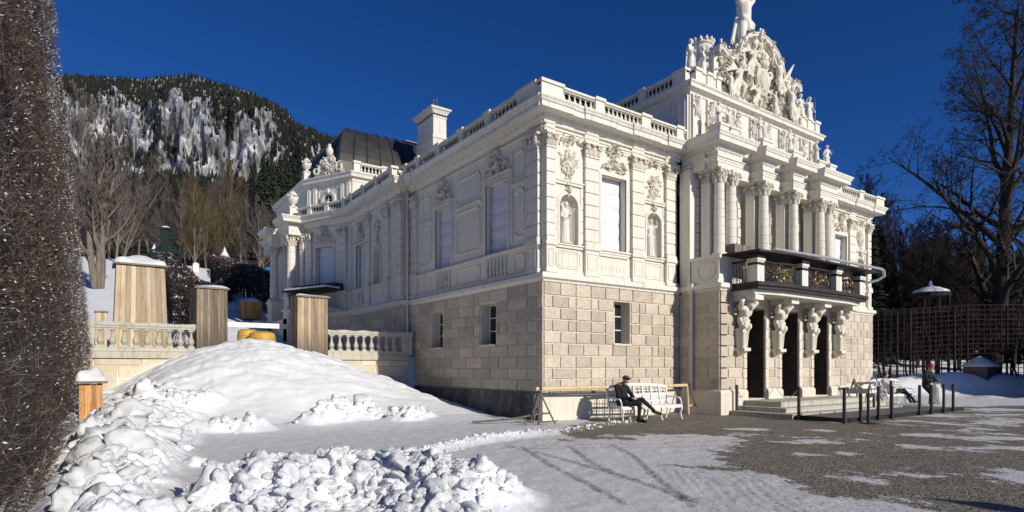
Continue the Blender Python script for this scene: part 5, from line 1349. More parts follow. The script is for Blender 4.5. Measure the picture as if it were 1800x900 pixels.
# light quoins at the door jambs and the leaves of the doors
for k, (a, b) in enumerate(DO):
    p = _Lazy('doorway', PAL); mb = MB(CF)
    for s_, x in ((-1, a), (1, b)):
        for i in range(7):
            o = .0 if i % 2 else .03
            mb.box(min(x, x + s_ * .16), max(x, x + s_ * .16), -.02, .035 + o * .3, .87 + i * .355, .87 + i * .355 + .33)
            mb.box(min(x - s_ * .0, x - s_ * .02), max(x - s_ * .0, x - s_ * .02), -1.2, .03, .87 + i * .355, .87 + i * .355 + .33)
    mb.build('door_jamb', M['plinth'], p)
    mb = MB(CF); mb.box(a, b, -1.12, -1.06, .5, DZ); mb.build('glass_door', M['glass'], p)
    mb = MB(CF)
    for s_ in (0, 1):
        u0 = a + .03 + s_ * (b - a) / 2; u1 = u0 + (b - a) / 2 - .06
        for x in (u0, u1 - .05): mb.box(x, x + .05, -1.05, -.99, .5, DZ)
        for z in (.5, 1.15, 2.75, DZ - .06): mb.box(u0 + .05, u1 - .05, -1.05, -1.0, z, z + .06)
        for i in range(16): scroll(mb, u0 + .12 + rr.random() * (u1 - u0 - .24), .7 + i * .16, -1.02, rr.uniform(.06, .13), rr.random() * 6, 1.1, .016, 1 if i % 2 else -1, 8)
        for i in range(3): mb.tube([(u0 + .1 + i * .12, -1.03, .56), (u0 + .1 + i * .12, -1.03, DZ - .08)], .01, 4)
    mb.build('iron_grille', M['iron'], p)
    mb = MB(CF); mb.box(b - .06, b - .022, -.98, -.04, .5, DZ - .06); mb.box(b - .085, b - .061, -.9, -.14, .7, 1.3); mb.box(b - .085, b - .061, -.9, -.14, 1.5, 3.3); mb.build('door_leaf', M['door_wood'], p)
add_sweep('belt_course', [(C0, -.13), (C0, -1.7), (7.0, -1.7)], BELT, 'trim')
# pedestal storey beside the balcony
mb = MB(); mb.box(C0 + .05, 7.55, -1.62, -.47, ZB1, 5.30); mb.box(13.35, C1 - .05, -1.62, -.47, ZB1, 5.30); mb.box(C0 - .02, 7.62, -1.70, -.46, 5.30, ZP1); mb.box(13.28, C1 + .02, -1.70, -.46, 5.30, ZP1); mb.box(7.55, 13.35, -1.35, -.47, ZB1, 4.6)
mb.T = SB; frame_molding(mb, .22, .95, 4.68, 5.2, -.05, .05, .03, .1); mb.box(-.02 + .1, 1.1, -.05, .0, ZB1 + .002, ZB1 + .1)
mb.build('column_pedestal', M['stucco'], PAL)
# portico wall with three round-headed windows
PW = shift(FR, 0, .45)
ar = [(8.38, .42), (10.47, .48), (12.56, .42)]
aw = [(c - w_ - .12, c + w_ + .12, 4.62, 8.1) for c, w_ in ar]
mb = MB(PW); holed(mb, C0 + .35, C1 - .35, ZB1, 8.7, aw, -.4, 0); mb.build('wall', M['stucco'], PAL)
for (c, w_), hb in zip(ar, aw):
    niche(c, w_ * 2, hb[2], 7.5, PW, wall_d=0.0, depth=.16, box=hb)
    p = _Lazy('arched_window', PAL); n = 12
    mb = MB(PW); mb.prism([(c - w_ + .03, 4.7)] + [(c - (w_ - .03) * math.cos(PI * i / n), 7.5 + (w_ - .03) * math.sin(PI * i / n)) for i in range(n + 1)] + [(c + w_ - .03, 4.7)], -.12, -.1); mb.build('pane', M['blind'], p)
    mb = MB(PW)
    for x in (c - w_ + .03, c - .03, c + w_ - .09): mb.box(x, x + .06, -.099, -.06, 4.7, 7.5)
    for z in (4.7, 5.7, 6.7, 7.46): mb.box(c - w_ + .09, c + w_ - .09, -.098, -.065, z, z + .06)
    for q in (-.6, 0, .6): mb.tube([(c, -.08, 7.5), (c + w_ * .9 * math.sin(q), -.08, 7.5 + w_ * .9 * math.cos(q))], .02, 4)
    mb.build('window_frame', M['trim'], p)
mb = MB(PW)      # banded edges flanking each window
for c, w_ in ar:
    for s_ in (-1, 1):
        for i in range(9): x = c + s_ * (w_ + .24); mb.box(x - .11, x + .11, 0, .06 + .02 * (i % 2), 4.75 + i * .36, 4.75 + i * .36 + .33)
for x in (C0 + .5, C1 - .5):
    for i in range(9): mb.box(x - .14, x + .14, 0, .08, 5.45 + i * .32, 5.45 + i * .32 + .29)
mb.build('banded_pilaster', M['stucco'], PAL)
for x in (C0 + .04, C1 - .34): pass
pilaster(.05, .42, .0, lambda u, d, z: (C0 + .12 - d, -u, z), d0=-.3)
pilaster(.05, .42, .0, lambda u, d, z: (C1 - .12 + d, -u, z), d0=-.3)
COLS = [6.78, 7.45, 9.45, 11.49, 13.49, 14.16]
for i, x in enumerate(COLS):
    zb = ZP1 if i in (0, 1, 4, 5) else 4.62
    if i in (2, 3):
        mb = MB(); mb.box(x - .34, x + .34, -1.6, -.62, 4.6, 5.30); mb.box(x - .39, x + .39, -1.65, -.58, 5.30, ZP1); mb.build('column_pedestal', M['stucco'], PAL)
    column(FR, x, 1.25, ZP1, 7.98, 8.48, .19, n=8, seed=i)
for a, b in ((6.56, 7.66), (9.2, 9.7), (11.24, 11.74), (13.28, 14.38)):
    mb = MB(); mb.box(a, b, -1.02, -.66, ZP1, 8.06); mb.build('pier', M['stucco'], PAL)
    cb = MB(); capital_flat(cb, a, b, .66, 1.0, 8.03, 8.48); cb.build('capital', M['relief'], PAL, 'auto'); cb = MB(); cb.T = lambda u, d, z, a=a: (a - d, -u, z); capital_flat(cb, .70, 1.0, -.02, .0, 8.03, 8.48); cb.build('capital', M['relief'], PAL, 'auto')
RS = [(6.42, 7.80), (9.08, 9.82), (11.12, 11.86), (13.14, 14.52)]
mb = MB(); mb.box(C0 + .12, C1 - .12, -.98, -.02, 8.48, 9.1)
for a, b in RS: mb.box(a, b, -1.46, -.98, 8.481, 9.1)
mb.build('entablature', M['stucco'], PAL)
pth = [(6.35, .0), (6.35, -1.58), (7.84, -1.58), (7.84, -1.0), (9.04, -1.0), (9.04, -1.58), (9.86, -1.58), (9.86, -1.0), (11.08, -1.0), (11.08, -1.58), (11.90, -1.58), (11.90, -1.0), (13.1, -1.0), (13.1, -1.58), (14.59, -1.58), (14.59, 0)]
pth = [(x, min(y + .1, 0)) for x, y in pth]
MB.DZ = -.16
cor2 = [(o * .85 if o > 0 else o + .02, z) for o, z in CORN]
add_sweep('cornice', pth, cor2, 'trim'); MB.DZ = 0; add_sweep('architrave', pth, [(o + .09, z - .20) for o, z in ARCH], 'stucco'); MB.DZ = -.16
mb = MB()
for a, b in ((6.3, 7.9), (9.0, 9.9), (11.04, 11.94), (13.06, 14.64)): mb.box(a, b, -1.5, -.5, 9.40, 9.700)
mb.box(C0 + .1, C1 - .1, -1.1, -.3, 9.55, 9.703)
mb.build('entablature_top', M['trim'], PAL)
mb = MB()
for a, b in RS:
    n = int((b - a) / .11)
    for i in range(n): mb.box(a + i * .11, a + i * .11 + .06, -1.52, -1.46, 9.20, 9.27)
for i in range(13): mb.box(6.28, 6.345, -1.45 + i * .11, -1.39 + i * .11, 9.20, 9.27)
mb.build('dentil_band', M['trim'], PAL)
# attic storey
AZ0, AZ1 = 9.70, 11.58
mb = MB(); mb.box(C0 + .05, C1 - .05, -.42, 9.0, AZ0, AZ1); mb.build('attic_wall', M['stucco'], PAL)
AT2 = [(-.1, 11.45), (.03, 11.45), (.05, 11.52), (.09, 11.56), (.24, 11.60), (.25, 11.70), (.31, 11.76), (.31, 11.80), (-.1, 11.81)]
add_sweep('attic_cornice', [(C0 + .05, 9.0), (C0 + .05, -.42), (C1 - .05, -.42), (C1 - .05, 9)], AT2, 'trim')
mb = MB(); mb.box(C0 + .1, C1 - .1, -.36, 9.0, AZ1, 11.79); mb.build('attic_roof', M['flat_roof'], PAL)
AF = shift(FR, 0, .42); AS = lambda u, d, z: (C0 + .05 - d, -.42 + u, z)
mb = MB(AF)
for a, b in ((.12, .58), (.95, 1.35), (2.55, 2.95), (4.55, 4.95)):
    for q in (0, 1):
        u0, u1 = (C0 + a, C0 + b) if q == 0 else (C1 - b, C1 - a)
        mb.box(u0, u1, 0, .09, AZ0, 11.44); relief(mb, (u0 + u1) / 2, 10.9, .09, b - a - .06, .75, int(u0 * 7), .8, .02, .06); relief(mb, (u0 + u1) / 2, 11.28, .1, b - a, .3, int(u0 * 7) + 1, .8, .02, .09)
frame_molding(mb, C0 + 1.5, C0 + 2.45, 10.1, 11.3, 0, .06, .04, .1); frame_molding(mb, C1 - 2.45, C1 - 1.5, 10.1, 11.3, 0, .06, .04, .1)
mb.T = AS
for a, b in ((.05, .5), (2.2, 2.6)): mb.box(a, b, 0, .08, AZ0, 11.44); frame_molding(mb, a + .08, b - .08, 9.9, 11.25, .08, .04, .03)
frame_molding(mb, .75, 2.0, 9.95, 11.25, 0, .06, .04, .12); frame_molding(mb, 2.8, 4.4, 9.95, 11.25, 0, .06, .04, .12)
mb.build('attic_pilaster', M['stucco'], PAL, 'auto')
mb = MB(AF)
for c, z in ((9.45, 10.6), (11.49, 10.6)):      # round shields and brackets between the attic bays
    pass
for c in (8.45, 10.47, 12.5):
    n = 20; mb.prism([(c + .42 * math.cos(2 * PI * i / n), 10.35 + .42 * math.sin(2 * PI * i / n)) for i in range(n)], 0, .12); mb.prism([(c + .34 * math.cos(2 * PI * i / n), 10.35 + .34 * math.sin(2 * PI * i / n)) for i in range(n)], .12, .16)
    relief(mb, c, 11.0, .06, 1.0, .5, int(c * 9), 1.2, .03, .12)
mb.build('attic_shield', M['relief'], PAL, 'auto')
# pierced balustrade on the attic, side and front ends
balustrade(AS, .0, 8.5, [(.0, .55), (1.9, 2.2), (3.6, 3.9), (5.3, 5.6), (7.0, 7.3), (8.2, 8.5)], z0=11.81, H=.48, d=.12)
balustrade(AF, C0 + .1, C0 + 1.55, [(C0 + .1, C0 + .45), (C0 + .75, C0 + 1.05), (C0 + 1.3, C0 + 1.55)], z0=11.811, H=.48, d=.1, solid=[(C0, C0 + 2)])
balustrade(AF, C1 - 1.55, C1 - .1, [(C1 - .45, C1 - .1), (C1 - 1.05, C1 - .75), (C1 - 1.55, C1 - 1.3)], z0=11.811, H=.48, d=.1, solid=[(C1 - 2, C1)])
for a, b in ((C0 + .45, C0 + 1.3), (C1 - 1.3, C1 - .45)): mb = MB(AF); mb.box(a, b, .03, .17, 11.87, 12.17); mb.build('parapet_panel', M['trim'], PAL)
# gable
half = [(2.75, 11.80), (2.75, 13.30), (2.72, 13.52), (2.5, 13.55), (2.25, 13.42), (2.0, 13.36), (1.75, 13.40), (1.6, 13.55), (1.45, 13.80), (1.30, 14.12), (1.05, 14.38), (.7, 14.6), (.35, 14.72), (0, 14.76)]
out = [(CM - a, b) for a, b in half] + [(CM + a, b) for a, b in reversed(half[:-1])]
mb = MB(AF); mb.prism(out, -.5, -.08); mb.build('gable', M['stucco'], PAL)
mb = MB()        # moulded coping that follows the gable outline
prof = [(0, -.02), (.1, -.01), (.13, .05), (.24, .08), (.25, .16), (.29, .2), (.29, .24), (0, .25)]
pts = [Vector(p) for p in out[1:-1]]; vs = []; m_ = len(prof)
for i, p in enumerate(pts):
    t = (pts[min(i + 1, len(pts) - 1)] - pts[max(i - 1, 0)]).normalized(); n = Vector((-t.y, t.x))
    for o, h in prof: q = p + n * (h - .16) * .8; vs.append((q.x, -.42 + .08 - o, q.y))
fs = [(i * m_ + j, i * m_ + j + 1, (i + 1) * m_ + j + 1, (i + 1) * m_ + j) for i in range(len(pts) - 1) for j in range(m_ - 1)]
mb.add(vs, fs); mb.build('gable_coping', M['trim'], PAL)
mb = MB()
for i in range(len(pts) - 1):
    a, b = pts[i], pts[i + 1]; mb.add([(a.x, -.34, a.y + .03), (b.x, -.34, b.y + .03), (b.x, .12, b.y + .03), (a.x, .12, a.y + .03)], [(0, 1, 2, 3)])
mb.build('gable_top', M['trim'], PAL, fix=False)
# sculpture filling the gable
mb = MB(AF); R1 = random.Random(77)
for i in range(80):
    u = CM + R1.uniform(-2.4, 2.4); hh = 13.35 if abs(u - CM) > 1.6 else 14.75 - abs(u - CM) * .7; z = R1.uniform(11.9, hh)
    relief(mb, u, z, -.08, R1.uniform(.5, .9), R1.uniform(.5, .9), i + 200, .55, .045, .22)
for s_ in (-1, 1):
    for k in range(7):    # fans of banners and weapons
        a = PI / 2 - s_ * (.35 + k * .17); mb.tube([(CM + s_ * .3, .05, 12.3), (CM + s_ * .3 + math.cos(a) * 1.9, .12, 12.3 + math.sin(a) * 1.75)], [.03, .02], 5)
        leaf(mb, CM + s_ * .3 + math.cos(a) * 1.1, 12.3 + math.sin(a) * 1.0, .06, .8, a, .12, .12)
for i, (u, z) in enumerate(out[2:-2]):
    if i % 2: relief(mb, u, z + .05, .05, .5, .4, 300 + i, .5, .04, .2)
for i in range(26): k = R1.choice(out[3:-3]); mb.ball((k[0] + R1.uniform(-.15, .15), R1.uniform(-.05, .15), k[1] + R1.uniform(-.1, .18)), R1.uniform(.05, .11), 6, 5)
mb.build('gable_relief', M['relief'], PAL, 'auto')
# cartouche with arms, carried by two winged figures
mb = MB(AF)
mb.ball((CM, .18, 12.95), (.34, .22, .46), 16, 12); mb.ball((CM, .14, 12.95), (.44, .16, .56), 16, 12)
for s_ in (-1, 1): scroll(mb, CM + s_ * .45, 13.35, .12, .25, PI / 2, 1.2, .07, s_, 12, .05); scroll(mb, CM + s_ * .42, 12.5, .12, .25, -PI / 2, 1.2, .07, -s_, 12, .05)
mb.ball((CM, .18, 13.62), (.3, .2, .16), 12, 8)
for k in range(7): mb.ball((CM - .27 + .09 * k, .24, 13.78 + .06 * math.sin(k * PI / 6)), .05, 6, 5)
mb.ball((CM, .24, 13.98), (.08, .08, .1), 8, 6); mb.build('cartouche', M['relief'], PAL, True)
def winged(u, z, s_, seed, tall=1.2):
    mb = MB(); k = tall / 1.2
    def V(a, b, c): return (u + s_ * a * k, -.42 - .28 - b * k, z + c * k)
    mb.ball(V(-.02, .1, 1.12), .11 * k, 10, 8); mb.cap(V(0, .06, .85), V(.06, .03, .55), .13 * k, .13 * k); mb.cap(V(0, .08, .95), V(0, .1, 1.05), .06 * k, .05 * k)
    mb.cap(V(.06, .03, .5), V(-.16, .14, .3), .13 * k, .1 * k); mb.cap(V(-.16, .14, .3), V(-.1, .1, -.1), .09 * k, .05 * k)
    mb.cap(V(.1, .0, .5), V(.2, .08, .15), .12 * k, .1 * k); mb.cap(V(.2, .08, .15), V(.4, .05, -.12), .08 * k, .05 * k)
    mb.cap(V(-.08, .08, .9), V(-.35, .12, .98), .055 * k, .04 * k); mb.cap(V(-.35, .12, .98), V(-.5, .12, 1.2), .045 * k, .035 * k)
    mb.cap(V(.1, .06, .88), V(.3, .1, .7), .055 * k, .04 * k)
    for i in range(6): mb.cap(V(.1 + .03 * i, -.02, .9), V(.42 + .09 * i, -.1, 1.5 - .17 * i), .05 * k, .02 * k, 6)
    for i in range(5): mb.cap(V(.02 + .05 * i, .08, .5), V(.12 + .1 * i, .05, -.15 + .06 * i), .05 * k, .05 * k, 6)
    return mb
for (u, z, s_, k) in ((CM - .85, 12.95, -1, 1.15), (CM + .85, 12.8, 1, 1.15), (CM - 1.75, 11.95, -1, 1.2), (CM + 1.75, 11.95, 1, 1.2), (CM - .55, 11.85, -1, .8), (CM + .6, 11.85, 1, .8), (CM - .35, 13.75, -1, .7), (CM + .45, 13.7, 1, .7), (CM - 1.5, 13.0, 1, .6), (CM + 1.6, 12.9, -1, .6), (CM - 2.3, 11.85, 1, .75), (CM + 2.3, 11.85, -1, .75)):
    m2 = winged(u, z, s_, 0, k); ob = remeshed(m2, 'gable_figure', M['relief'], .03, None); ob.parent = PAL
# big wing and trumpet that break the outline
mb = MB()
for i in range(7): mb.cap((CM + 1.25 + .05 * i, -.6, 13.2 + .05 * i), (CM + 2.0 - .07 * i, -.7, 14.15 - .12 * i), .07, .03, 6)
mb.build('gable_wing', M['relief'], PAL, 'auto'); mb = MB(); mb.tube([(CM - .5, -.62, 13.6), (CM - .15, -.66, 14.9)], [.05, .07], 6); mb.build('gable_trumpet', M['relief'], PAL, 'auto')
# crowned helmets on the gable shoulders
def helmet(x):
    p = _Lazy('crowned_bust', PAL); mb = MB(); z = 13.1
    mb.lathe(x, .25, [(.42, z - .2), (.42, z), (.3, z + .08), (.26, z + .35), (.34, z + .62), (.36, z + .8)], 14); mb.ball((x, .05, z + .5), (.22, .26, .3), 12, 10); mb.ball((x, -.2, z + .48), (.05, .08, .08), 8, 6)
    mb.build('crowned_bust', M['statue'], p, True)
    mb = MB(); 
    for k in range(12): a = k * PI / 6; mb.ball((x + .4 * math.cos(a), .25 + .4 * math.sin(a), z + .9), (.07, .07, .09), 6, 5); mb.tube([(x + .36 * math.cos(a), .25 + .36 * math.sin(a), z + .78), (x + .44 * math.cos(a), .25 + .44 * math.sin(a), z + 1.0)], [.035, .02], 5)
    mb.lathe(x, .25, [(.38, z + .76), (.42, z + .82), (.38, z + .88)], 16); mb.build('crown', M['relief'], p, True)
helmet(C0 + 1.62); helmet(C1 - 1.62)
# roof figures
for (x, y, z, rz, l, h, sd_) in (
    (C0 + .28, -.28, 12.32, .2, 'outermost of the pair of stone figures at the left end of the roof gable', 1.35, 3),
    (C0 + .98, -.28, 12.32, .5, 'stone figure beside the crowned bust left of the roof gable', 1.3, 8),
    (C1 - .98, -.28, 12.32, -.2, 'inner of the pair of stone figures right of the roof gable', 1.3, 5),
    (C1 - .28, -.28, 12.32, -.3, 'stone figure with staff at the right end of the roof gable', 1.35, 12)):
    statue((x, y, z), rz, l, h, sd_)
for x in (6.85, 7.45, 9.45, 11.49, 13.35, 14.2):
    w_ = .28 if x not in (9.45, 11.49) else .33
    mb = MB(); mb.box(x - w_, x + w_, -1.45, -.9, 9.70, 9.78); mb.box(x - w_ + .04, x + w_ - .04, -1.42, -.92, 9.78, 10.12); mb.box(x - w_, x + w_, -1.46, -.9, 10.12, 10.2)
    mb.build('statue_plinth', M['trim'], PAL)
for (x, rz, l, h, sd_, z) in (
    (6.85, .3, 'stone figure above the outermost left column of the entrance bay', 1.0, 11, 10.2), (7.45, -.3, 'stone child figure turned aside above the paired left columns', .9, 7, 10.2),
    (9.3, .5, 'left figure of the group above the second column of the entrance bay', 1.05, 13, 10.2), (9.62, -.5, 'right figure of the group above the second column of the entrance bay', .95, 9, 10.2),
    (11.35, .4, 'left figure of the group above the third column of the entrance bay', 1.05, 15, 10.2), (11.66, -.4, 'right figure of the group above the third column of the entrance bay', .95, 16, 10.2),
    (13.35, .4, 'stone figure above the paired right columns nearest the gable', 1.05, 18, 10.2), (14.2, -.3, 'stone figure above the outermost right column of the entrance bay', 1.05, 20, 10.2)):
    statue((x, -1.18, z), rz, l, h, sd_)
# scroll brackets linking the plinths to the attic
for x in (8.0, 8.9, 10.0, 10.95, 12.05, 12.95): mb = MB(AF); scroll(mb, x, 10.05, .4, .32, PI / 2, 1.3, .1, 1 if x < CM else -1, 14, .1); mb.build('scroll_bracket', M['relief'], PAL, 'auto')
# figure carrying the globe on top of the gable
def atlas_mb(k=1.55):
    mb = MB()
    def V(x, y, z): return (x * k, y * k, z * k)
    mb.cap(V(.12, 0, .92), V(.30, -.12, .56), .13 * k, .09 * k); mb.cap(V(.30, -.12, .56), V(.22, .02, .08), .085 * k, .05 * k); mb.cap(V(.22, .02, .05), V(.24, -.16, .04), .055 * k, .04 * k)
    mb.cap(V(-.10, 0, .92), V(-.16, -.02, .50), .135 * k, .09 * k); mb.cap(V(-.16, -.02, .50), V(-.20, .08, .06), .085 * k, .05 * k); mb.cap(V(-.2, .06, .05), V(-.24, -.12, .04), .055 * k, .04 * k)
    mb.cap(V(0, 0, .95), V(.0, .02, 1.35), .17 * k, .19 * k); mb.cap(V(-.2, .02, 1.42), V(.2, .02, 1.42), .11 * k, .11 * k); mb.ball(V(0, -.14, 1.56), (.1 * k, .11 * k, .13 * k), 12, 10)
    for s_ in (-1, 1): mb.cap(V(s_ * .24, .02, 1.45), V(s_ * .42, -.02, 1.65), .075 * k, .06 * k); mb.cap(V(s_ * .42, -.02, 1.65), V(s_ * .3, .02, 1.95), .06 * k, .045 * k); mb.ball(V(s_ * .3, .02, 1.97), .06 * k, 8, 6)
    for i in range(9): a = i / 8; mb.cap(V(-.22 + .44 * a, .1, 1.0), V(-.40 + .62 * a, .18, .15 + .1 * (i % 2)), .05 * k, .05 * k, 6)
    mb.cap(V(-.2, -.08, .98), V(.2, -.1, .88), .08 * k, .09 * k)
    for i in range(4): mb.cap(V(-.02 + .03 * i, -.14, .88), V(-.02 + .02 * i, -.16, .35 + .1 * i), .045 * k, .04 * k, 6)
    mb.ball(V(0, .08, 2.25), .38 * k, 20, 14)
    mb.box(-.42 * k, .42 * k, -.3 * k, .3 * k, -.25, .02)
    return mb
ob = remeshed(atlas_mb(), 'statue', M['statue'], .032, None, (10.15, .02, 14.0), .1); tag(ob, 'large stone figure carrying a globe on the very top of the gable', 'statue')
mb = MB(); mb.box(9.1, 10.5, -.25, .6, 11.8, 14.0); mb.build('statue_base', M['stucco'], PAL)
mb = MB(); mb.bar((8.35, .1, 13.5), (9.35, .0, 14.35), .05); mb.build('strut', M['pipe'], PAL)
# ---- balcony on four bearded herms
MB.DZ = 0
HX = [7.15, 9.34, 11.60, 13.72]
bal = _Lazy('balcony', PAL)
mb = MB(); BD = 2.95
fl = [(6.75, -1.72), (6.75, -2.75), (8.2, -2.95), (12.7, -2.95), (14.15, -2.75), (14.15, -1.72)]
mb.slab(fl, 4.20, 4.30); mb.slab([(x * 1.0 + (x - 10.45) * .015, y - .06) for x, y in fl], 4.30, 4.42); mb.build('balcony_floor', M['tarp'], bal)
mb = MB(); mb.slab([(6.85, -1.72), (6.85, -2.55), (8.2, -2.75), (12.7, -2.75), (14.05, -2.55), (14.05, -1.72)], 4.05, 4.199)
for x in HX: mb.box(x - .24, x + .24, -2.55, -1.72, 3.86, 4.05)
mb.build('balcony_corbel', M['trim'], bal)
PX_ = [6.95, 9.25, 11.6, 13.9]; PY_ = [-2.55, -2.78, -2.78, -2.55]
for x, y in zip(PX_, PY_):
    mb = MB(); mb.box(x - .2, x + .2, y - .17, y + .17, 4.425, 5.12); mb.box(x - .23, x + .23, y - .2, y + .2, 5.12, 5.2); mb.build('balcony_pier', M['trim'], bal)
    mb = MB(); mb.box(x - .22, x + .22, y - .19, y + .19, 4.98, 5.06); mb.box(x - .24, x + .24, y - .21, y + .21, 5.201, 5.32); mb.build('band', M['iron'], bal)
R2 = random.Random(5)
for (xa, ya), (xb, yb) in zip(list(zip(PX_, PY_))[:-1], list(zip(PX_, PY_))[1:]):
    T = lambda u, d, z, xa=xa, ya=ya, xb=xb, yb=yb: (xa + (xb - xa) * u / 2.3 + 0, ya + (yb - ya) * u / 2.3 - d, z)
    g = MB(T); ir = MB(T)
    for i in range(44): 
        u = R2.uniform(.3, 2.0); z = R2.uniform(4.55, 5.05); (g if i % 2 else ir).T = T; scroll(g if i % 2 else ir, u, z, 0 + R2.uniform(-.03, .03), R2.uniform(.07, .17), R2.random() * 6.28, R2.uniform(.7, 1.3), .014, R2.choice((-1, 1)), 10)
    for i in range(14): leaf(g, R2.uniform(.35, 1.95), R2.uniform(4.6, 5.0), .03, .16, R2.random() * 6.28, .03, .03)
    for i in range(15): ir.tube([(.28 + i * .125, 0, 4.43), (.28 + i * .125, 0, 5.15)], .01, 4)
    ir.box(.22, 2.08, -.03, .03, 5.12, 5.18); ir.box(.22, 2.08, -.03, .03, 4.45, 4.50)
    ir.build('railing', M['iron'], bal); g.build('gilded_scrollwork', M['gold'], bal)
for sx in (0, 1):
    T = (lambda u, d, z: (6.82 - d, -1.75 - u, z)) if sx == 0 else (lambda u, d, z: (14.05 + d, -1.75 - u, z))
    ir = MB(T); ir.box(0, .7, -.03, .03, 5.12, 5.18)
    for i in range(6): ir.tube([(.05 + i * .11, 0, 4.43), (.05 + i * .11, 0, 5.15)], .01, 4)
    ir.build('railing', M['iron'], bal)
# winter cover laid over the balcony, with its pipe rail
mb = MB(); cv = [(6.28, -1.72), (6.55, -2.95), (8.0, -3.15), (14.6, -3.05), (14.6, -1.72)]
mb.slab(cv, 5.36, 5.42); mb.slab([(6.6, -1.4), (6.7, -2.8), (8.0, -2.95), (14.3, -2.9), (14.3, -1.4)], 5.424, 5.47)
mb.build('balcony_cover', M['tarp'], PAL)
mb = MB(); mb.tube([(7.3, -2.98, 5.50), (10.4, -3.14, 5.50), (14.55, -3.14, 5.50), (14.75, -3.14, 5.44), (14.8, -3.14, 5.25), (14.7, -2.95, 5.1), (13.8, -2.0, 4.75)], .055, 8); mb.build('cover_rail', M['pipe'], PAL, 'auto')
R3 = random.Random(8)
for (a, b, y0, y1, h) in ((6.95, 7.9, -1.75, -1.0, .38), (9.05, 9.85, -1.8, -1.0, .30), (11.1, 11.9, -1.8, -1.0, .26), (13.15, 13.8, -1.8, -1.0, .26), (8.05, 9.0, -1.75, -1.5, .16)):
    mb = MB(); n = int((b - a) / .09)
    for i in range(n): x = a + (b - a) * i / n; mb.box(x, x + (b - a) / n - .008, y0, y0 + .03, 5.475, 5.475 + h + R3.uniform(-.03, .03))
    mb.box(a, a + .03, y0 + .03, y1, 5.475, 5.475 + h); mb.box(b - .03, b, y0 + .03, y1, 5.475, 5.475 + h)
    mb.build('column_boarding', M['plank_grey'], PAL)
def herm_mb():
    mb = MB()      # local: x right, y negative to the front, z world height
    mb.add([(-.02, -.05, 1.98), (.02, -.05, 1.98), (.02, .0, 1.98), (-.02, 0, 1.98), (-.17, -.36, 2.16), (.17, -.36, 2.16), (.17, .0, 2.16), (-.17, 0, 2.16)], [(0, 3, 2, 1), (4, 5, 6, 7), (0, 1, 5, 4), (1, 2, 6, 5), (2, 3, 7, 6), (3, 0, 4, 7)])
    mb.box(-.19, .19, -.38, 0, 2.16, 2.27); mb.box(-.13, .13, -.28, 0, 2.26, 2.95, -.04, -.03)
    for k in (-.09, 0, .09): mb.cap((k, -.29, 2.33), (k * 1.2, -.32, 2.8), .028, .03, 6)
    for i in range(8): a = -PI * i / 7; mb.cap((.17 * math.cos(a), -.14 + .2 * math.sin(a), 3.28), (.14 * math.cos(a + .3), -.14 + .19 * math.sin(a + .3), 2.88 + .07 * (i % 3)), .06, .05, 7)
    mb.cap((-.2, -.22, 3.22), (.2, -.30, 3.02), .07, .08, 8); mb.cap((.2, -.28, 3.2), (-.12, -.36, 2.98), .06, .07, 8); mb.ball((.1, -.38, 3.0), (.09, .08, .12), 8, 6); mb.cap((.08, -.36, 2.95), (.05, -.33, 2.72), .06, .04, 7)
    mb.cap((0, -.16, 3.2), (0, -.28, 3.55), .17, .21, 12); mb.cap((-.1, -.38, 3.5), (-.1, -.36, 3.42), .1, .09); mb.cap((.1, -.38, 3.5), (.1, -.36, 3.42), .1, .09)
    mb.cap((-.22, -.30, 3.62), (.22, -.30, 3.62), .11, .11); mb.cap((0, -.34, 3.62), (0, -.42, 3.72), .07, .065)
    mb.ball((0, -.47, 3.76), (.105, .12, .135), 12, 10); mb.ball((0, -.60, 3.74), .028, 6, 5); mb.cap((0, -.55, 3.67), (0, -.54, 3.55), .07, .04, 8)
    for s_ in (-1, 1): mb.cap((s_ * .28, -.30, 3.62), (s_ * .42, -.44, 3.80), .095, .075); mb.cap((s_ * .42, -.44, 3.80), (s_ * .18, -.40, 3.97), .07, .05); mb.ball((s_ * .14, -.42, 3.98), (.07, .06, .05), 8, 6)
    mb.box(-.19, .19, -.62, 0, 3.95, 4.06)
    for i in range(7): a = PI * (i / 6); mb.cap((.27 * math.cos(a), -.05, 3.45 + .3 * math.sin(a)), (.27 * math.cos(a) * 1.05, -.1, 3.42 + .3 * math.sin(a)), .05, .05, 6)
    return mb
h0 = remeshed(herm_mb(), 'herm', M['relief'], .018, PAL, (HX[0], -1.73, 0))
for x in HX[1:]:
    c = h0.copy(); COL.objects.link(c); c.parent = PAL; c.location = (x, -1.73, 0)

# ------------------------------------------------------------------ steps, ramp, posts
st = thing('entrance_steps', (10.4, -3.0, 0), 'weathered stone steps in front of the three doors', 'steps')
mb = MB()
for i, (x0, x1, y0, h0_, h1_) in enumerate(((6.55, 14.3, -4.0, .0, .15), (6.95, 13.9, -3.6, .15, .30), (7.35, 13.5, -3.2, .30, .47))):
    mb.box(x0 + .02, x1 - .02, y0 + .02, -1.83, h0_ - (.02 if i == 0 else 0), h1_ - .035); mb.box(x0, x1, y0, -1.83, h1_ - .035, h1_)
mb.build('stair_block', M['old_stone'], st)
rp = thing('ramp_platform', (10.8, -5, 0), 'low grey metal ramp laid out along the row of posts', 'ramp')
mb = MB(); mb.box(6.75, 14.3, -5.5, -4.02, -.02, .10); mb.box(14.3, 15.6, -5.5, -3.2, -.02, .10); mb.build('deck', simple('grey_deck', (.10, .10, .095), (.19, .185, .175), 2.2, .85, .5), rp)
mb = MB(); mb.box(6.72, 15.6, -5.54, -5.505, -.02, .13); mb.box(6.71, 6.745, -5.5, -4.02, -.02, .13); mb.build('edge_rail', M['iron'], rp)
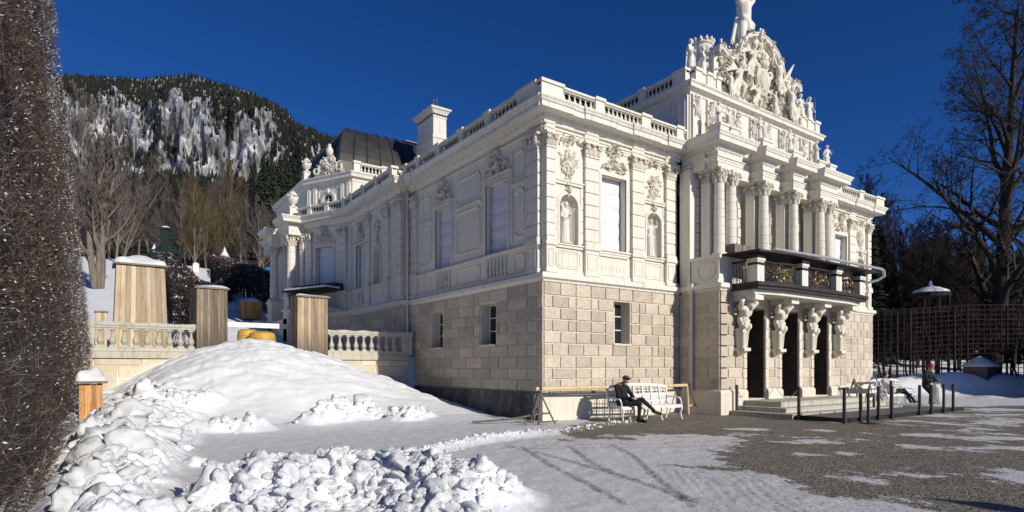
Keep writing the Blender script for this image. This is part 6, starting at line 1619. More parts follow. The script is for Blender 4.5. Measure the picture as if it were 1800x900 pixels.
def post(loc, label, h=1.0, rz=0, src=None):
    z = loc[2]
    if src: return copy_tree(src, loc, rz, label)
    t = thing('barrier_post', loc, label, 'post', 'steel posts round the entrance steps', rz)
    mb = MB(); mb.box(-.035, .035, -.035, .035, 0, h); link('shaft', mb.mesh('shaft', M['post']), t)
    mb = MB(); mb.box(-.06, .06, -.06, .06, -.005, .012); link('foot', mb.mesh('foot', M['post']), t)
    mb = MB(); mb.box(-.042, .042, -.042, .042, h, h + .015); link('cap', mb.mesh('cap', M['post']), t)
    return t
pp = post((6.76, -1.95, .0), 'steel post standing in front of the left plinth at the foot of the steps')
post((6.63, -4.19, .0), 'steel post at the lower left corner of the stone steps', src=pp)
names = ['post carrying the gate bars at the near corner of the ramp', None, 'steel post behind the gate frame beside the stool-like stand', 'first steel post of the row to the right of the gate bars', 'second steel post of the row to the right of the gate bars', 'steel post in front of the reclining visitor', 'steel post in front of the bending visitor', 'last steel post but one of the row on the right', 'rightmost steel post of the row']
for x, l in ((6.5, 'steel post carrying the gate bars at the near corner of the ramp'), (7.47, 'second steel post from the near corner of the ramp'), (8.6, 'steel post right of the gate bars, before the white bench'), (9.5, 'steel post before the left end of the far bench'), (11.55, 'steel post in front of the visitor reclining on the far bench'), (12.5, 'steel post in front of the visitor bending forward'), (13.55, 'last steel post but one at the right end of the ramp'), (14.4, 'rightmost steel post of the row along the ramp')):
    post((x, -5.6, .0), l, src=pp)
post((13.3, -4.0, .1), 'steel post standing at the back of the ramp near the far bench', src=pp)
gt = thing('gate_frame', (6.75, -5.85, 0), 'grey metal gate frame with a wide top bar at the ramp corner', 'gate')
mb = MB(); mb.bar((6.5, -5.68, .93), (7.0, -6.02, .93), .06, .14); mb.build('top_bar', M['post'], gt)
mb = MB(); mb.bar((7.0, -6.02, 0), (7.0, -6.02, 1.0), .06); mb.build('upright', M['post'], gt)
mb = MB(); mb.bar((7.0, -6.02, .8), (7.5, -5.95, .80), .05, .12); mb.bar((7.5, -5.95, .74), (7.5, -5.95, .45), .05); mb.build('latch_arm', M['post'], gt)
mb = MB(); mb.lathe(7.02, -6.04, [(.26, 0), (.26, .03), (.06, .05)], 16); mb.build('foot_plate', M['iron'], gt, 'auto')
ch_ = MB()
rope = MB(); P0 = Vector((6.76, -1.95, .95)); P1 = Vector((7.3, -1.84, .6)); rope.tube([tuple(P0.lerp(P1, t) - Vector((0, 0, .12 * math.sin(PI * t)))) for t in [i / 8 for i in range(9)]], .012, 5)
tag(rope.build('rope', M['pipe']), 'thin rope slung from the first post to the left door pier', 'rope'); rope = MB(); P0 = Vector((6.63, -4.19, .95)); P1 = Vector((9.3, -1.84, .9)); rope.tube([tuple(P0.lerp(P1, t) - Vector((0, 0, .35 * math.sin(PI * t)))) for t in [i / 10 for i in range(11)]], .010, 5)
tag(rope.build('rope', M['pipe']), 'thin rope slung across the steps from the corner post to the door piers', 'rope')

# ------------------------------------------------------------------ benches
def bench(loc, rz, label, L=2.9, group='white lattice benches along the palace wall'):
    b = thing('garden_bench', loc, label, 'bench', group, rz)
    mb = MB()
    for i in range(5): mb.box(0, L, -.06 - i * .105 - .09, -.06 - i * .105, .43, .455)
    mb.box(0, L, -.60, -.57, .36, .43); mb.box(0, L, -.08, -.05, .36, .43); link('seat', mb.mesh('seat', M['whitepaint']), b)
    mb = MB(); n = 7
    def top(u): return .98 + .10 * math.sin(PI * u / L) ** .6
    cols = [L * i / n for i in range(n + 1)]
    for i, u in enumerate(cols): mb.bar((u if 0 < i < n else (u + .03 if i == 0 else u - .03), -.02, .36), (u if 0 < i < n else (u + .03 if i == 0 else u - .03), .10, top(u)), .055, .045)
    for f in (.56, .76): mb.bar((0, -.02 + .12 * (f - .36) / .62, f), (L, -.02 + .12 * (f - .36) / .62, f), .03, .06)
    pts = [(L * i / 20, .10, top(L * i / 20)) for i in range(21)]
    for a, c in zip(pts[:-1], pts[1:]): mb.bar(a, c, .05, .075)
    for i in range(n):
        for f0, f1 in ((.40, .56), (.58, .76), (.78, .98)):
            u0, u1 = cols[i] + .04, cols[i + 1] - .04; yy = lambda f: -.02 + .12 * (f - .36) / .62
            for uu in ((u0 + u1) / 2 - .07, (u0 + u1) / 2 + .07): mb.bar((uu, yy(f0), f0), (uu, yy(f1), f1), .018, .018)
            for ff in ((f0 + f1) / 2,): mb.bar((u0, yy(ff), ff), (u1, yy(ff), ff), .014, .02)
    link('backrest', mb.mesh('backrest', M['whitepaint']), b)
    for u in (.06, L * .36, L * .64, L - .06):
        mb = MB(); mb.tube([(u, -.58, .43), (u, -.62, .34), (u, -.57, .2), (u, -.60, .06), (u, -.64, 0)], [.035, .04, .024, .022, .034], 7); mb.tube([(u, -.04, .43), (u, .0, .2), (u, .05, 0)], [.03, .024, .03], 7); mb.bar((u, -.58, .41), (u, -.04, .41), .03, .05); link('leg', mb.mesh('leg', M['whitepaint'], 'auto'), b)
    for u in (.03, L - .03):
        mb = MB(); mb.tube([(u, -.58, .43), (u, -.56, .56), (u, -.50, .66), (u, -.25, .68), (u, .05, .70)], [.025, .022, .028, .024, .022], 6); link('armrest', mb.mesh('armrest', M['whitepaint'], 'auto'), b)
    return b
bench((1.55, -1.15, 0), -.07, 'white lattice-backed bench at the left wing with a man seated on its left end', 2.5)
bench((16.35, -2.0, .0), -.02, 'white lattice-backed bench by the far wing holding the reclining visitor', 2.6)

# ------------------------------------------------------------------ people
def seated_man():
    x, y = 1.62, -1.62
    t = thing('person', (x, y, 0), 'man in black coat and dark cap slumped on the left end of the white bench', 'person')
    b = MB()
    # body in world units, facing -y with a turn to the right
    hip = Vector((1.62, -1.55, .56)); che = Vector((1.66, -1.44, .98)); nk = Vector((1.68, -1.50, 1.13)); hd = Vector((1.70, -1.60, 1.235))
    b.cap(hip + Vector((-.08, 0, 0)), che + Vector((-.06, 0, -.05)), .14, .135); b.cap(hip + Vector((.08, 0, 0)), che + Vector((.06, 0, -.05)), .14, .135)
    b.cap(che + Vector((-.15, 0, .03)), che + Vector((.15, 0, .03)), .105, .105); b.cap(che + Vector((-.10, -.09, -.05)), hip + Vector((.0, -.12, .04)), .11, .13)
    for s_, el, ha in ((-1, Vector((1.38, -1.60, .78)), Vector((1.66, -1.86, .70))), (1, Vector((1.96, -1.58, .78)), Vector((1.78, -1.86, .70)))):
        sh = che + Vector((s_ * .20, 0, .05)); b.cap(sh, el, .078, .06); b.cap(el, ha, .058, .045)
    coat = remeshed(b, 'coat', M['cloth_black'], .014, None); coat.parent = t; coat.location = (-x, -y, 0)
    b = MB()
    k1 = Vector((1.84, -2.02, .56)); f1 = Vector((1.80, -2.02, .10)); b.cap(hip + Vector((-.08, -.05, -.03)), k1, .10, .07); b.cap(k1, f1, .068, .048)
    k2 = Vector((1.98, -1.98, .66)); f2 = Vector((2.30, -2.14, .34)); b.cap(hip + Vector((.10, -.05, 0)), k2, .105, .075); b.cap(k2, f2, .07, .05)
    tr = remeshed(b, 'trousers', M['cloth_black'], .014, None); tr.parent = t; tr.location = (-x, -y, 0)
    b = MB(); b.cap((1.80, -1.98, .065), (1.84, -2.24, .05), .05, .042); b.ball((1.80, -1.98, .06), (.05, .06, .055), 8, 6)
    b.cap((2.31, -2.13, .30), (2.47, -2.26, .24), .05, .042); b.ball((2.30, -2.12, .32), (.055, .06, .055), 8, 6); b.build('shoe', M['shoe'], t, True)
    b = MB(); b.cap(nk, hd, .055, .06); b.ball(tuple(hd + Vector((0, 0, .01))), (.078, .094, .112), 16, 12); b.ball((hd.x + .005, hd.y - .098, hd.z - .01), (.014, .02, .022), 8, 6)
    for s_ in (-1, 1): b.ball((hd.x + s_ * .078, hd.y + .01, hd.z), (.012, .022, .03), 6, 5)
    b.cap((hd.x, hd.y - .06, hd.z - .08), (hd.x, hd.y - .075, hd.z - .065), .03, .03)
    for cx_, s_ in ((1.68, -1), (1.76, 1)):
        b.ball((cx_, -1.89, .70), (.045, .05, .03), 8, 6)
        for f in range(4): b.cap((cx_ - .03 + f * .02, -1.92, .70), (cx_ - .03 + f * .02 - s_ * .015, -1.97, .675 - .004 * f), .010, .008, 6)
        b.cap((cx_ - s_ * .04, -1.88, .715), (cx_ - s_ * .05, -1.93, .72), .012, .009, 6)
    sk = remeshed(b, 'head', M['skin'], .006, None, smooth_it=1); sk.parent = t; sk.location = (-x, -y, 0)
    b = MB(); b.ball((hd.x, hd.y + .01, hd.z + .055), (.092, .108, .082), 14, 10); b.add([(hd.x - .075, hd.y - .08, hd.z + .055), (hd.x + .075, hd.y - .08, hd.z + .055), (hd.x + .06, hd.y - .18, hd.z + .035), (hd.x - .06, hd.y - .18, hd.z + .035), (hd.x - .075, hd.y - .08, hd.z + .068), (hd.x + .075, hd.y - .08, hd.z + .068), (hd.x + .06, hd.y - .18, hd.z + .045), (hd.x - .06, hd.y - .18, hd.z + .045)], [(0, 1, 2, 3), (7, 6, 5, 4), (0, 4, 5, 1), (1, 5, 6, 2), (2, 6, 7, 3), (3, 7, 4, 0)]); b.build('cap', M['cap_brown'], t, True)
    b = MB(); b.box(hd.x - .072, hd.x + .072, hd.y - .10, hd.y - .078, hd.z + .0, hd.z + .03); b.build('sunglasses', M['iron'], t)
    b = MB(); b.cap(tuple(che + Vector((-.09, .02, .13))), tuple(che + Vector((.09, .02, .13))), .05, .05); b.cap(tuple(che + Vector((-.17, -.02, .14))), tuple(che + Vector((-.08, -.1, .1))), .025, .02); b.build('scarf', M['wood_old'], t, True)
seated_man()
for o in COL.objects:
    if o.name == 'person': o.location.x += .17; o.location.y += .03
def visitor_reclining():
    X, Y, B0 = 16.7, -2.25, 0.0
    t = thing('person', (X, Y, 0), 'visitor in beige jacket and dark trousers reclining on the far white bench', 'person')
    def P(a, b, c): return (X + a, Y + b, c)
    b = MB(); b.cap(P(.55, -.15, .60), P(.32, .0, .98), .17, .17); b.cap(P(.15, .02, 1.02), P(.5, -.02, 1.02), .11, .11); b.cap(P(.1, -.02, 1.0), P(.35, -.28, .80), .075, .06); b.cap(P(.35, -.28, .8), P(.75, -.35, .80), .06, .045); b.cap(P(.55, 0, 1.0), P(.85, -.2, .82), .075, .06)
    c = remeshed(b, 'jacket', simple('beige_jacket', (.42, .40, .35), (.56, .53, .48), 8, .85, .4), .018, None); c.parent = t; c.location = (-X, -Y, 0)
    b = MB()
    for s_ in (0, .16): b.cap(P(.55, -.2 + s_, .56), P(1.15, -.38 + s_, .62), .105, .08); b.cap(P(1.15, -.38 + s_, .62), P(1.75, -.55 + s_, .16), .075, .05)
    c = remeshed(b, 'trousers', M['cloth_black'], .018, None); c.parent = t; c.location = (-X, -Y, 0)
    b = MB()
    for s_ in (0, .16): b.cap(P(1.76, -.55 + s_, .09), P(1.98, -.62 + s_, .10), .05, .04)
    b.build('shoe', M['shoe'], t, True)
    b = MB(); b.cap(P(.3, .02, 1.08), P(.28, .0, 1.2), .055, .06); b.ball(P(.28, -.02, 1.27), (.085, .095, .115), 12, 10); b.ball(P(.30, -.115, 1.26), (.014, .02, .02), 6, 5); b.ball(P(.80, -.36, .80), (.05, .045, .035), 8, 6)
    for f in range(4): b.cap(P(.83, -.38 + f * .02, .80), P(.90, -.39 + f * .022, .785), .011, .009, 6)
    b.cap(P(.80, -.40, .82), P(.84, -.44, .82), .012, .01, 6)
    c = remeshed(b, 'head', M['skin'], .008, None, smooth_it=1); c.parent = t; c.location = (-X, -Y, 0)
    b = MB(); b.ball(P(.27, .01, 1.30), (.10, .11, .105), 12, 8); b.build('hair', M['cloth_black'], t, True)
def visitor_bending():
    X, Y = 18.35, -3.3
    t = thing('person', (X, Y, 0), 'visitor in black jacket and red hat bending forward over a pale bag', 'person')
    def P(a, b, c): return (X + a, Y + b, c)
    b = MB(); b.cap(P(.25, .1, .85), P(.0, -.05, 1.30), .16, .19); b.cap(P(-.22, -.05, 1.36), P(.24, -.05, 1.36), .12, .12); b.cap(P(-.26, -.05, 1.34), P(-.48, -.2, 1.08), .085, .065); b.cap(P(-.48, -.2, 1.08), P(-.22, -.38, .98), .062, .045); b.cap(P(.28, -.05, 1.34), P(.50, -.15, 1.06), .085, .065); b.cap(P(.50, -.15, 1.06), P(.30, -.34, .92), .062, .045)
    c = remeshed(b, 'jacket', M['cloth_black'], .018, None); c.parent = t; c.location = (-X, -Y, 0)
    b = MB()
    b.cap(P(.15, .1, .80), P(.1, -.15, .48), .12, .085); b.cap(P(.1, -.15, .48), P(.12, -.1, .10), .078, .055); b.cap(P(.35, .1, .80), P(.42, -.12, .46), .12, .085); b.cap(P(.42, -.12, .46), P(.62, -.1, .10), .078, .055)
    c = remeshed(b, 'trousers', M['cloth_black'], .018, None); c.parent = t; c.location = (-X, -Y, 0)
    b = MB(); b.cap(P(.12, -.08, .06), P(.08, -.30, .05), .05, .042); b.cap(P(.62, -.08, .06), P(.66, -.30, .05), .05, .042); b.build('shoe', M['cloth_pale'], t, True)
    b = MB(); b.cap(P(.0, -.08, 1.44), P(-.0, -.14, 1.54), .055, .06); b.ball(P(.0, -.18, 1.60), (.085, .10, .115), 12, 10); b.ball(P(.0, -.285, 1.59), (.014, .02, .02), 6, 5)
    for s_, q in ((-1, (-.20, -.42, .96)), (1, (.28, -.38, .90))):
        b.ball(P(*q), (.045, .05, .035), 8, 6)
        for f in range(4): b.cap(P(q[0] - .03 + f * .02, q[1] - .03, q[2] - .01), P(q[0] - .03 + f * .02, q[1] - .08, q[2] - .04 - .004 * f), .011, .009, 6)
        b.cap(P(q[0] - s_ * .04, q[1], q[2]), P(q[0] - s_ * .055, q[1] - .05, q[2]), .012, .01, 6)
    c = remeshed(b, 'head', M['skin'], .008, None, smooth_it=1); c.parent = t; c.location = (-X, -Y, 0)
    b = MB(); b.ball(P(0, -.16, 1.67), (.105, .115, .10), 12, 8); b.lathe(X, Y - .16, [(.11, 1.60), (.118, 1.63), (.11, 1.67)], 12); b.ball(P(0, -.16, 1.79), .04, 6, 5); b.build('hat', M['cloth_red'], t, True)
    g = MB(); g.cap((X - .05, Y - .40, .72), (X + .05, Y - .38, .30), .17, .21); g.cap((X - .22, Y - .40, .95), (X - .1, Y - .40, .75), .04, .12); g.cap((X + .26, Y - .38, .9), (X + .12, Y - .40, .72), .04, .1)
    o = remeshed(g, 'bag', M['cloth_pale'], .02, None); tag(o, 'pale crumpled bag held by the bending visitor', 'bag')
    o.data.transform(Matrix.Translation((0, 0, 0)))
visitor_reclining(); visitor_bending()

# ------------------------------------------------------------------ timber barrier along the plinth
tb = thing('timber_barrier', (2.9, -.42, 0), 'pale round timber rail on crossed trestles in front of the left wing', 'barrier')
mb = MB(); mb.tube([(-.62, -.42, .98), (1.2, -.46, .985), (3.2, -.5, .97), (6.15, -.52, .985)], [.058, .055, .055, .05], 9); mb.build('rail', M['log'], tb, 'auto')
mb = MB(); mb.tube([(-.05, -.36, .86), (2.2, -.40, .84), (4.1, -.45, .87)], .035, 7); mb.build('rail', M['log_old'], tb, 'auto')
for x in (-.5, 5.95):
    mb = MB(); m_ = M['log_old']
    mb.tube([(x + .05, -.50, 1.08), (x - .42, -.95, .0)], .026, 6); mb.tube([(x - .02, -.36, 1.08), (x + .18, -.95, 0)], .026, 6); mb.tube([(x, -.44, 1.05), (x + .02, -.0 if x < 0 else -.2, .0)], .026, 6)
    mb.bar((x - .30, -.82, .3), (x + .12, -.8, .3), .03, .05); mb.build('trestle', m_ if x < 0 else M['log'], tb, 'auto')
for pts_, r_, l_ in (([(-.7, -.9, .32), (-1.7, -.6, .17), (-2.6, -.2, .12)], .03, 'longest dark pole lying in the snow left of the trestle'), ([(-1.6, -1.2, .12), (-.35, -1.1, .1)], .022, 'thin dark pole flat on the snow before the left trestle'), ([(-1.5, -.9, .22), (-1.25, -1.15, .12), (-.95, -.9, .4)], .024, 'bent dark pole sticking out of the snow by the left trestle')):
    mb = MB(); mb.tube(pts_, r_, 6); tag(mb.build('fallen_pole', M['log_old']), l_, 'pole')

tb = thing('timber_barrier', (17, -.5, 0), 'dark timber rail on trestles before the plinth of the far wing', 'barrier')
mb = MB(); mb.tube([(13.9, -2.35, .95), (16.0, -2.2, .96), (19.8, -.55, .98)], .05, 7); mb.tube([(14.6, -2.6, .55), (18.2, -1.2, .92)], .045, 6); mb.build('rail', M['log_old'], tb, 'auto')
for x, y in ((14.1, -2.3), (19.5, -.6)):
    mb = MB(); mb.tube([(x, y, 1.15), (x - .3, y - .35, 0)], .03, 6); mb.tube([(x, y, 1.15), (x + .3, y - .35, 0)], .03, 6); mb.tube([(x, y, 1.1), (x, y + .35, 0)], .03, 6); mb.build('trestle', M['log_old'], tb, 'auto')
# ------------------------------------------------------------------ terrace wall with balustrades and boarded statues
tw = thing('terrace_wall', (-6, 8.6, 0), 'low block wall holding up the garden terrace left of the palace', 'wall')
WF = lambda u, d, z: (u, 8.6 - d, z)
for a, b in ((-13.5, -7.17), (-4.88, -.35)):
    mb = MB(WF); mb.box(a, b, -.28, -.02, -.1, 1.9); mb.build('wall_core', M['mortar'], tw)
    mb = MB(WF); block_rows(mb, a, b, [], -.02, .02, rows=[0, .40, .82, 1.24, 1.66, 1.9], bw=1.25, rr=rr); mb.build('block_facing', M['terrace_block'], tw)
    mb = MB(WF); mb.box(a, b, -.3, .10, 1.9, 2.06); mb.box(a, b, -.3, .06, 2.06, 2.12); mb.build('coping', M['old_stone'], tw)
mb = MB(WF); mb.grid(lambda s, t: (-13.5 + 6.3 * s, .09 - .38 * t, 2.125 + .05 * math.sin(PI * t) * (1 + .4 * math.sin(s * 40) * math.sin(s * 13))), 70, 6); mb.build('snow_strip', M['snow'], tw, True, fix=False)
def tbal(a, b, label, piers, stepn):
    t = thing('terrace_balustrade', ((a + b) / 2, 8.6, 2.12), label, 'balustrade', 'stone balustrades on the terrace wall')
    mb = MB(WF); mb.box(a, b, -.16, .04, 2.12, 2.25); mb.box(a, b, -.18, .06, 2.86, 2.93); mb.box(a, b, -.21, .09, 2.93, 3.02); mb.build('rail', M['old_stone'], t)
    for p, q in piers:
        mb = MB(WF); mb.box(p, q, -.2, .08, 2.121, 2.86); mb.box(p - .03, q + .03, -.23, .11, 2.86 + .001, 3.05); mb.build('pier', M['old_stone'], t)
    me = None; L = b - a; n = int(L / stepn)
    for i in range(n):
        u = a + L * (i + .5) / n
        if any(p - .08 < u < q + .08 for p, q in piers): continue
        if me is None:
            m2 = MB(); m2.lathe(0, 0, baluster_prof(0, .615, .105), 12); m2.box(-.09, .09, -.09, .09, -.0, .07); m2.box(-.09, .09, -.09, .09, .55, .613); me = m2.mesh('baluster', M['old_stone'], 'auto')
        link('baluster', me, t, (u - (a + b) / 2, .06, .128))
    mb = MB(WF); mb.grid(lambda s, q: (a + (b - a) * s, .07 - .26 * q, 3.022 + .03 * math.sin(PI * q) * (1 + .5 * math.sin(s * 31))), 60, 5); mb.build('snow_cap', M['snow'], t, True, fix=False)
tbal(-13.5, -7.2, 'stone balustrade with snowy rail left of the boarded piers', [(-11.3, -10.98)], .305)
tbal(-4.0, -.15, 'stone balustrade with snowy rail running up to the palace wall', [(-.62, -.2)], .305)
# sunlit posts of the balustrade show the light on their own
def boarded_box(name, x0, x1, y0, y1, z0, z1, tp, wd, label, snow_h=.12, cap_over=.08, nb=7, capm='tarp'):
    t = thing(name, ((x0 + x1) / 2, (y0 + y1) / 2, z0), label, 'statue cover', 'wooden winter covers over the garden statues')
    mb = MB(); W = (x1 - x0) / nb; R0 = random.Random(int(abs(x0) * 10))
    def slantx(x, f): c = (x0 + x1) / 2; return c + (x - c) * (1 - tp * f)
    def slanty(y, f): c = (y0 + y1) / 2; return c + (y - c) * (1 - tp * f)
    for i in range(nb):
        for (ya, yb, face) in ((y0, y0 + .025, 0), (y1 - .025, y1, 1)):
            a = x0 + i * W + .004; b = a + W - .008; o = R0.uniform(-.006, .006); dz = R0.uniform(-.03, 0)
            mb.add([(a, ya + o, z0), (b, ya + o, z0), (b, yb, z0), (a, yb, z0), (slantx(a, 1), slanty(ya, 1) + o, z1 + dz), (slantx(b, 1), slanty(ya, 1) + o, z1 + dz), (slantx(b, 1), slanty(yb, 1), z1 + dz), (slantx(a, 1), slanty(yb, 1), z1 + dz)], [(0, 3, 2, 1), (4, 5, 6, 7), (0, 1, 5, 4), (1, 2, 6, 5), (2, 3, 7, 6), (3, 0, 4, 7)])
    m = max(3, int((y1 - y0) / W)); V_ = (y1 - y0 - .06) / m
    for i in range(m):
        for xa, xb in ((x0, x0 + .025), (x1 - .025, x1)):
            a = y0 + .03 + i * V_ + .004; b = a + V_ - .008
            mb.add([(xa, a, z0), (xb, a, z0), (xb, b, z0), (xa, b, z0), (slantx(xa, 1), slanty(a, 1), z1), (slantx(xb, 1), slanty(a, 1), z1), (slantx(xb, 1), slanty(b, 1), z1), (slantx(xa, 1), slanty(b, 1), z1)], [(0, 3, 2, 1), (4, 5, 6, 7), (0, 1, 5, 4), (1, 2, 6, 5), (2, 3, 7, 6), (3, 0, 4, 7)])
    mb.build('boards', M[wd], t)
    mb = MB(); mb.box(slantx(x0, 1) - cap_over, slantx(x1, 1) + cap_over, slanty(y0, 1) - cap_over, slanty(y1, 1) + cap_over, z1, z1 + .06); mb.build('lid', M['plank_grey' if capm == 'tarp' else capm], t)
    if snow_h:
        mb = MB(); X0, X1, Y0, Y1 = slantx(x0, 1) - cap_over * .8, slantx(x1, 1) + cap_over * .8, slanty(y0, 1) - cap_over * .8, slanty(y1, 1) + cap_over * .8
        def fn(a, b):
            e = min(a, 1 - a, b, 1 - b) * 2; h = snow_h * (min(1, e * 1.6) ** .5) * (.75 + .35 * math.sin(a * 5 + x0) * math.cos(b * 4))
            return (X0 + (X1 - X0) * a, Y0 + (Y1 - Y0) * b, z1 + .06 + max(h, .0))
        mb.grid(fn, 18, 12); mb.build('snow_cap', M['snow'], t, True, fix=False)
    return t
boarded_box('boarded_pier', -8.17, -7.20, 8.45, 9.45, 2.06, 4.28, 0.02, 'wood_old', 'dark weathered board cover at the left side of the snowed-up steps', .12, .06, 9)
boarded_box('boarded_pier', -4.86, -3.72, 8.45, 9.45, 2.06, 4.22, 0.02, 'wood_mid', 'half-weathered brown board cover between drift and palace', .10, .07, 9)
boarded_box('boarded_statue', -10.45, -8.75, 11.0, 12.4, 2.1, 5.25, .13, 'wood_new', 'tall tapering cover of pale new boards with a thick snow cap', .42, .1, 10)
boarded_box('boarded_pier', -10.95, -10.6, 11.6, 11.95, 2.1, 3.55, 0, 'wood_new', 'small pale board box beside the tall tapering cover', .06, .03, 4)
boarded_box('boarded_pier', -11.30, -10.84, 3.2, 3.7, .2, 1.22, 0, 'wood_orange', 'low orange board box with a heap of snow beside the hedge', .34, .10, 4)
# white barrier board and yellow barrels on the terrace
mb = MB(); mb.box(-7.25, -4.7, 9.9, 9.98, 3.1, 3.28)
w_ = tag(link('barrier_board', mb.mesh('barrier_board', M['whitepaint'])), 'white barrier board across the garden path between the board covers', 'barrier board')
for i, (px, w2, h2, t_) in enumerate(((430, .5, .85, 29), (455, .62, .95, 28.4))):
    p = at(px + 6, 646, t_); z = gh(p.x, p.y)
    mb = MB(); mb.lathe(0, 0, [(w2 * .8, 0), (w2 * .9, .1), (w2, h2 * .5), (w2 * .92, h2 * .9), (w2 * .6, h2), (.02, h2 * 1.02)], 14)
    for q in (.25, .6): mb.lathe(0, 0, [(w2 * .95, h2 * q), (w2 * 1.02, h2 * q + .02), (w2 * .95, h2 * q + .05)], 14)
    o = link('grit_bin', mb.mesh('grit_bin', M['yellow'], 'auto'), None, (p.x, p.y, z)); tag(o, ['left yellow plastic bin on the snowy garden path', 'right yellow plastic bin below the orange planter'][i], 'bin')
def hit(px, py, t0=24):
    t = t0
    while t < 120:
        p = at(px, py, t); g = gh(p.x, p.y)
        if p.z <= g: return (p.x, p.y, g, t)
        t += .25
    return (p.x, p.y, g, t)
def planter(px, py, t, w_, h_, label, m_='wood_orange'):
    p = hit(px, py); z = p[2]; w_ *= p[3] / t; h_ *= p[3] / t; p = Vector(p[:3])
    th = thing('planter', (p.x, p.y, z), label, 'planter', 'boarded planters of the terrace garden')
    mb = MB(); mb.box(-w_ / 2, w_ / 2, -w_ / 2, w_ / 2, 0, h_, -.06 * w_, -.06 * w_); link('tub', mb.mesh('tub', M[m_]), th)
    mb = MB(); mb.ball((0, 0, h_), (w_ * .58, w_ * .58, h_ * .25), 10, 6); link('snow_cap', mb.mesh('snow_cap', M['snow'], True), th)
planter(441, 562, 31, .85, .9, 'orange board planter above the yellow bins'); planter(404, 520, 40, .9, .9, 'pale board planter right of the weathered cover', 'wood_new')
planter(311, 478, 62, .5, .8, 'left white garden urn on the upper terrace', 'trim'); planter(344, 480, 60, .5, .85, 'right white garden urn on the upper terrace', 'trim')
# snow-covered rocks of the cascade
for i, (px, py, t, s_) in enumerate(((425, 545, 36, 1.5), (455, 520, 42, 2.0), (470, 545, 38, 1.4), (430, 505, 46, 1.8), (448, 560, 33, 1.1), (415, 528, 40, 1.4), (470, 505, 48, 2.0), (402, 545, 34, 1.0), (462, 575, 31, .9))):
    q_ = hit(px, py); s_ *= q_[3] / t * .7; p = Vector(q_[:3]); bm = bmesh.new(); bmesh.ops.create_icosphere(bm, subdivisions=3, radius=s_)
    R0 = random.Random(i)
    ks = [(Vector((R0.gauss(0, 1), R0.gauss(0, 1), R0.gauss(0, 1))).normalized(), R0.uniform(.5, .9) * s_) for _ in range(9)]
    for v in bm.verts:
        for n_, d_ in ks:
            e = v.co.dot(n_)
            if e > d_: v.co -= n_ * (e - d_) * .9
        v.co.z *= .7
    me = D.meshes.new('rock'); bm.to_mesh(me); bm.free(); me.materials.append(M['statue'] if i % 3 == 2 else M['snow']); me.polygons.foreach_set('use_smooth', [True] * len(me.polygons))
    tag(link('garden_rock', me, None, (p.x, p.y, p.z)), 'snow-covered rock of the garden cascade between the hedges', 'rock', 'snowy rocks of the garden cascade')
# dark clipped hedges running up the garden
def hedge_row(a, b, h, w_, label, seed, trunks=False):
    t = thing('garden_hedge', ((a[0] + b[0]) / 2, (a[1] + b[1]) / 2, 0), label, 'hedge', None)
    A = Vector((a[0], a[1], 0)); B = Vector((b[0], b[1], 0)); L = (B - A).length; n = int(L * h * w_ * 210); r_ = np.random.RandomState(seed)
    f = r_.uniform(size=n); q = r_.uniform(-.5, .5, n); hh = (h * (.30 if trunks else .02)) + h * (.70 if trunks else .98) * r_.uniform(size=n) ** .8
    x = a[0] + (b[0] - a[0]) * f; y = a[1] + (b[1] - a[1]) * f; dx, dy = (B - A).normalized().x, (B - A).normalized().y
    x = x - dy * q * w_; y = y + dx * q * w_; z = height(x, y) + hh
    Dn = r_.normal(size=(n, 3)) * np.array([1, 1, 1.3]); Dn /= np.linalg.norm(Dn, axis=1)[:, None]; org = (t.location.x, t.location.y, 0)
    quads_cloud('foliage', np.stack([x, y, z], 1), Dn, r_.uniform(.15, .5, n), r_.uniform(.012, .03, n), M['twig'] if seed % 2 else M['hedge_twig'], t, seed, org)
    m_ = n // 9; i = r_.choice(n, m_, replace=False); quads_cloud('frost', np.stack([x[i], y[i], z[i] + .05], 1), Dn[i], r_.uniform(.05, .2, m_), r_.uniform(.015, .035, m_), M['snow'], t, seed + 1, org)
    mb = MB(); k = int(L / .45)
    for j in range(k):
        p = A.lerp(B, (j + .5) / k); z0 = gh(p.x, p.y); mb.tube([(p.x, p.y, z0 - .2), (p.x + r_.uniform(-.1, .1), p.y, z0 + h * .5), (p.x + r_.uniform(-.2, .2), p.y, z0 + h * .9)], [.06, .05, .02], 5, cap=False)
    mb.build('stems', M['bark_light'] if trunks else M['bark'], t, fix=False)
def ghp(px, t): p = at(px, 646, t); return (p.x, p.y)
hedge_row(ghp(338, 30), ghp(285, 58), 2.6, 1.6, 'dark clipped hedge climbing the slope right of the tall board cover', 11)
hedge_row(ghp(480, 40), ghp(378, 56), 3.0, 1.5, 'leafless arcade hedge with pale stems below the small green pavilion', 14, True)
hedge_row(ghp(340, 34), ghp(410, 50), 1.6, 1.2, 'low frosted hedge behind the weathered board cover', 17)
hedge_row(ghp(293, 26), ghp(345, 27), .9, .8, 'brown clipped hedge just behind the stone balustrade', 19)
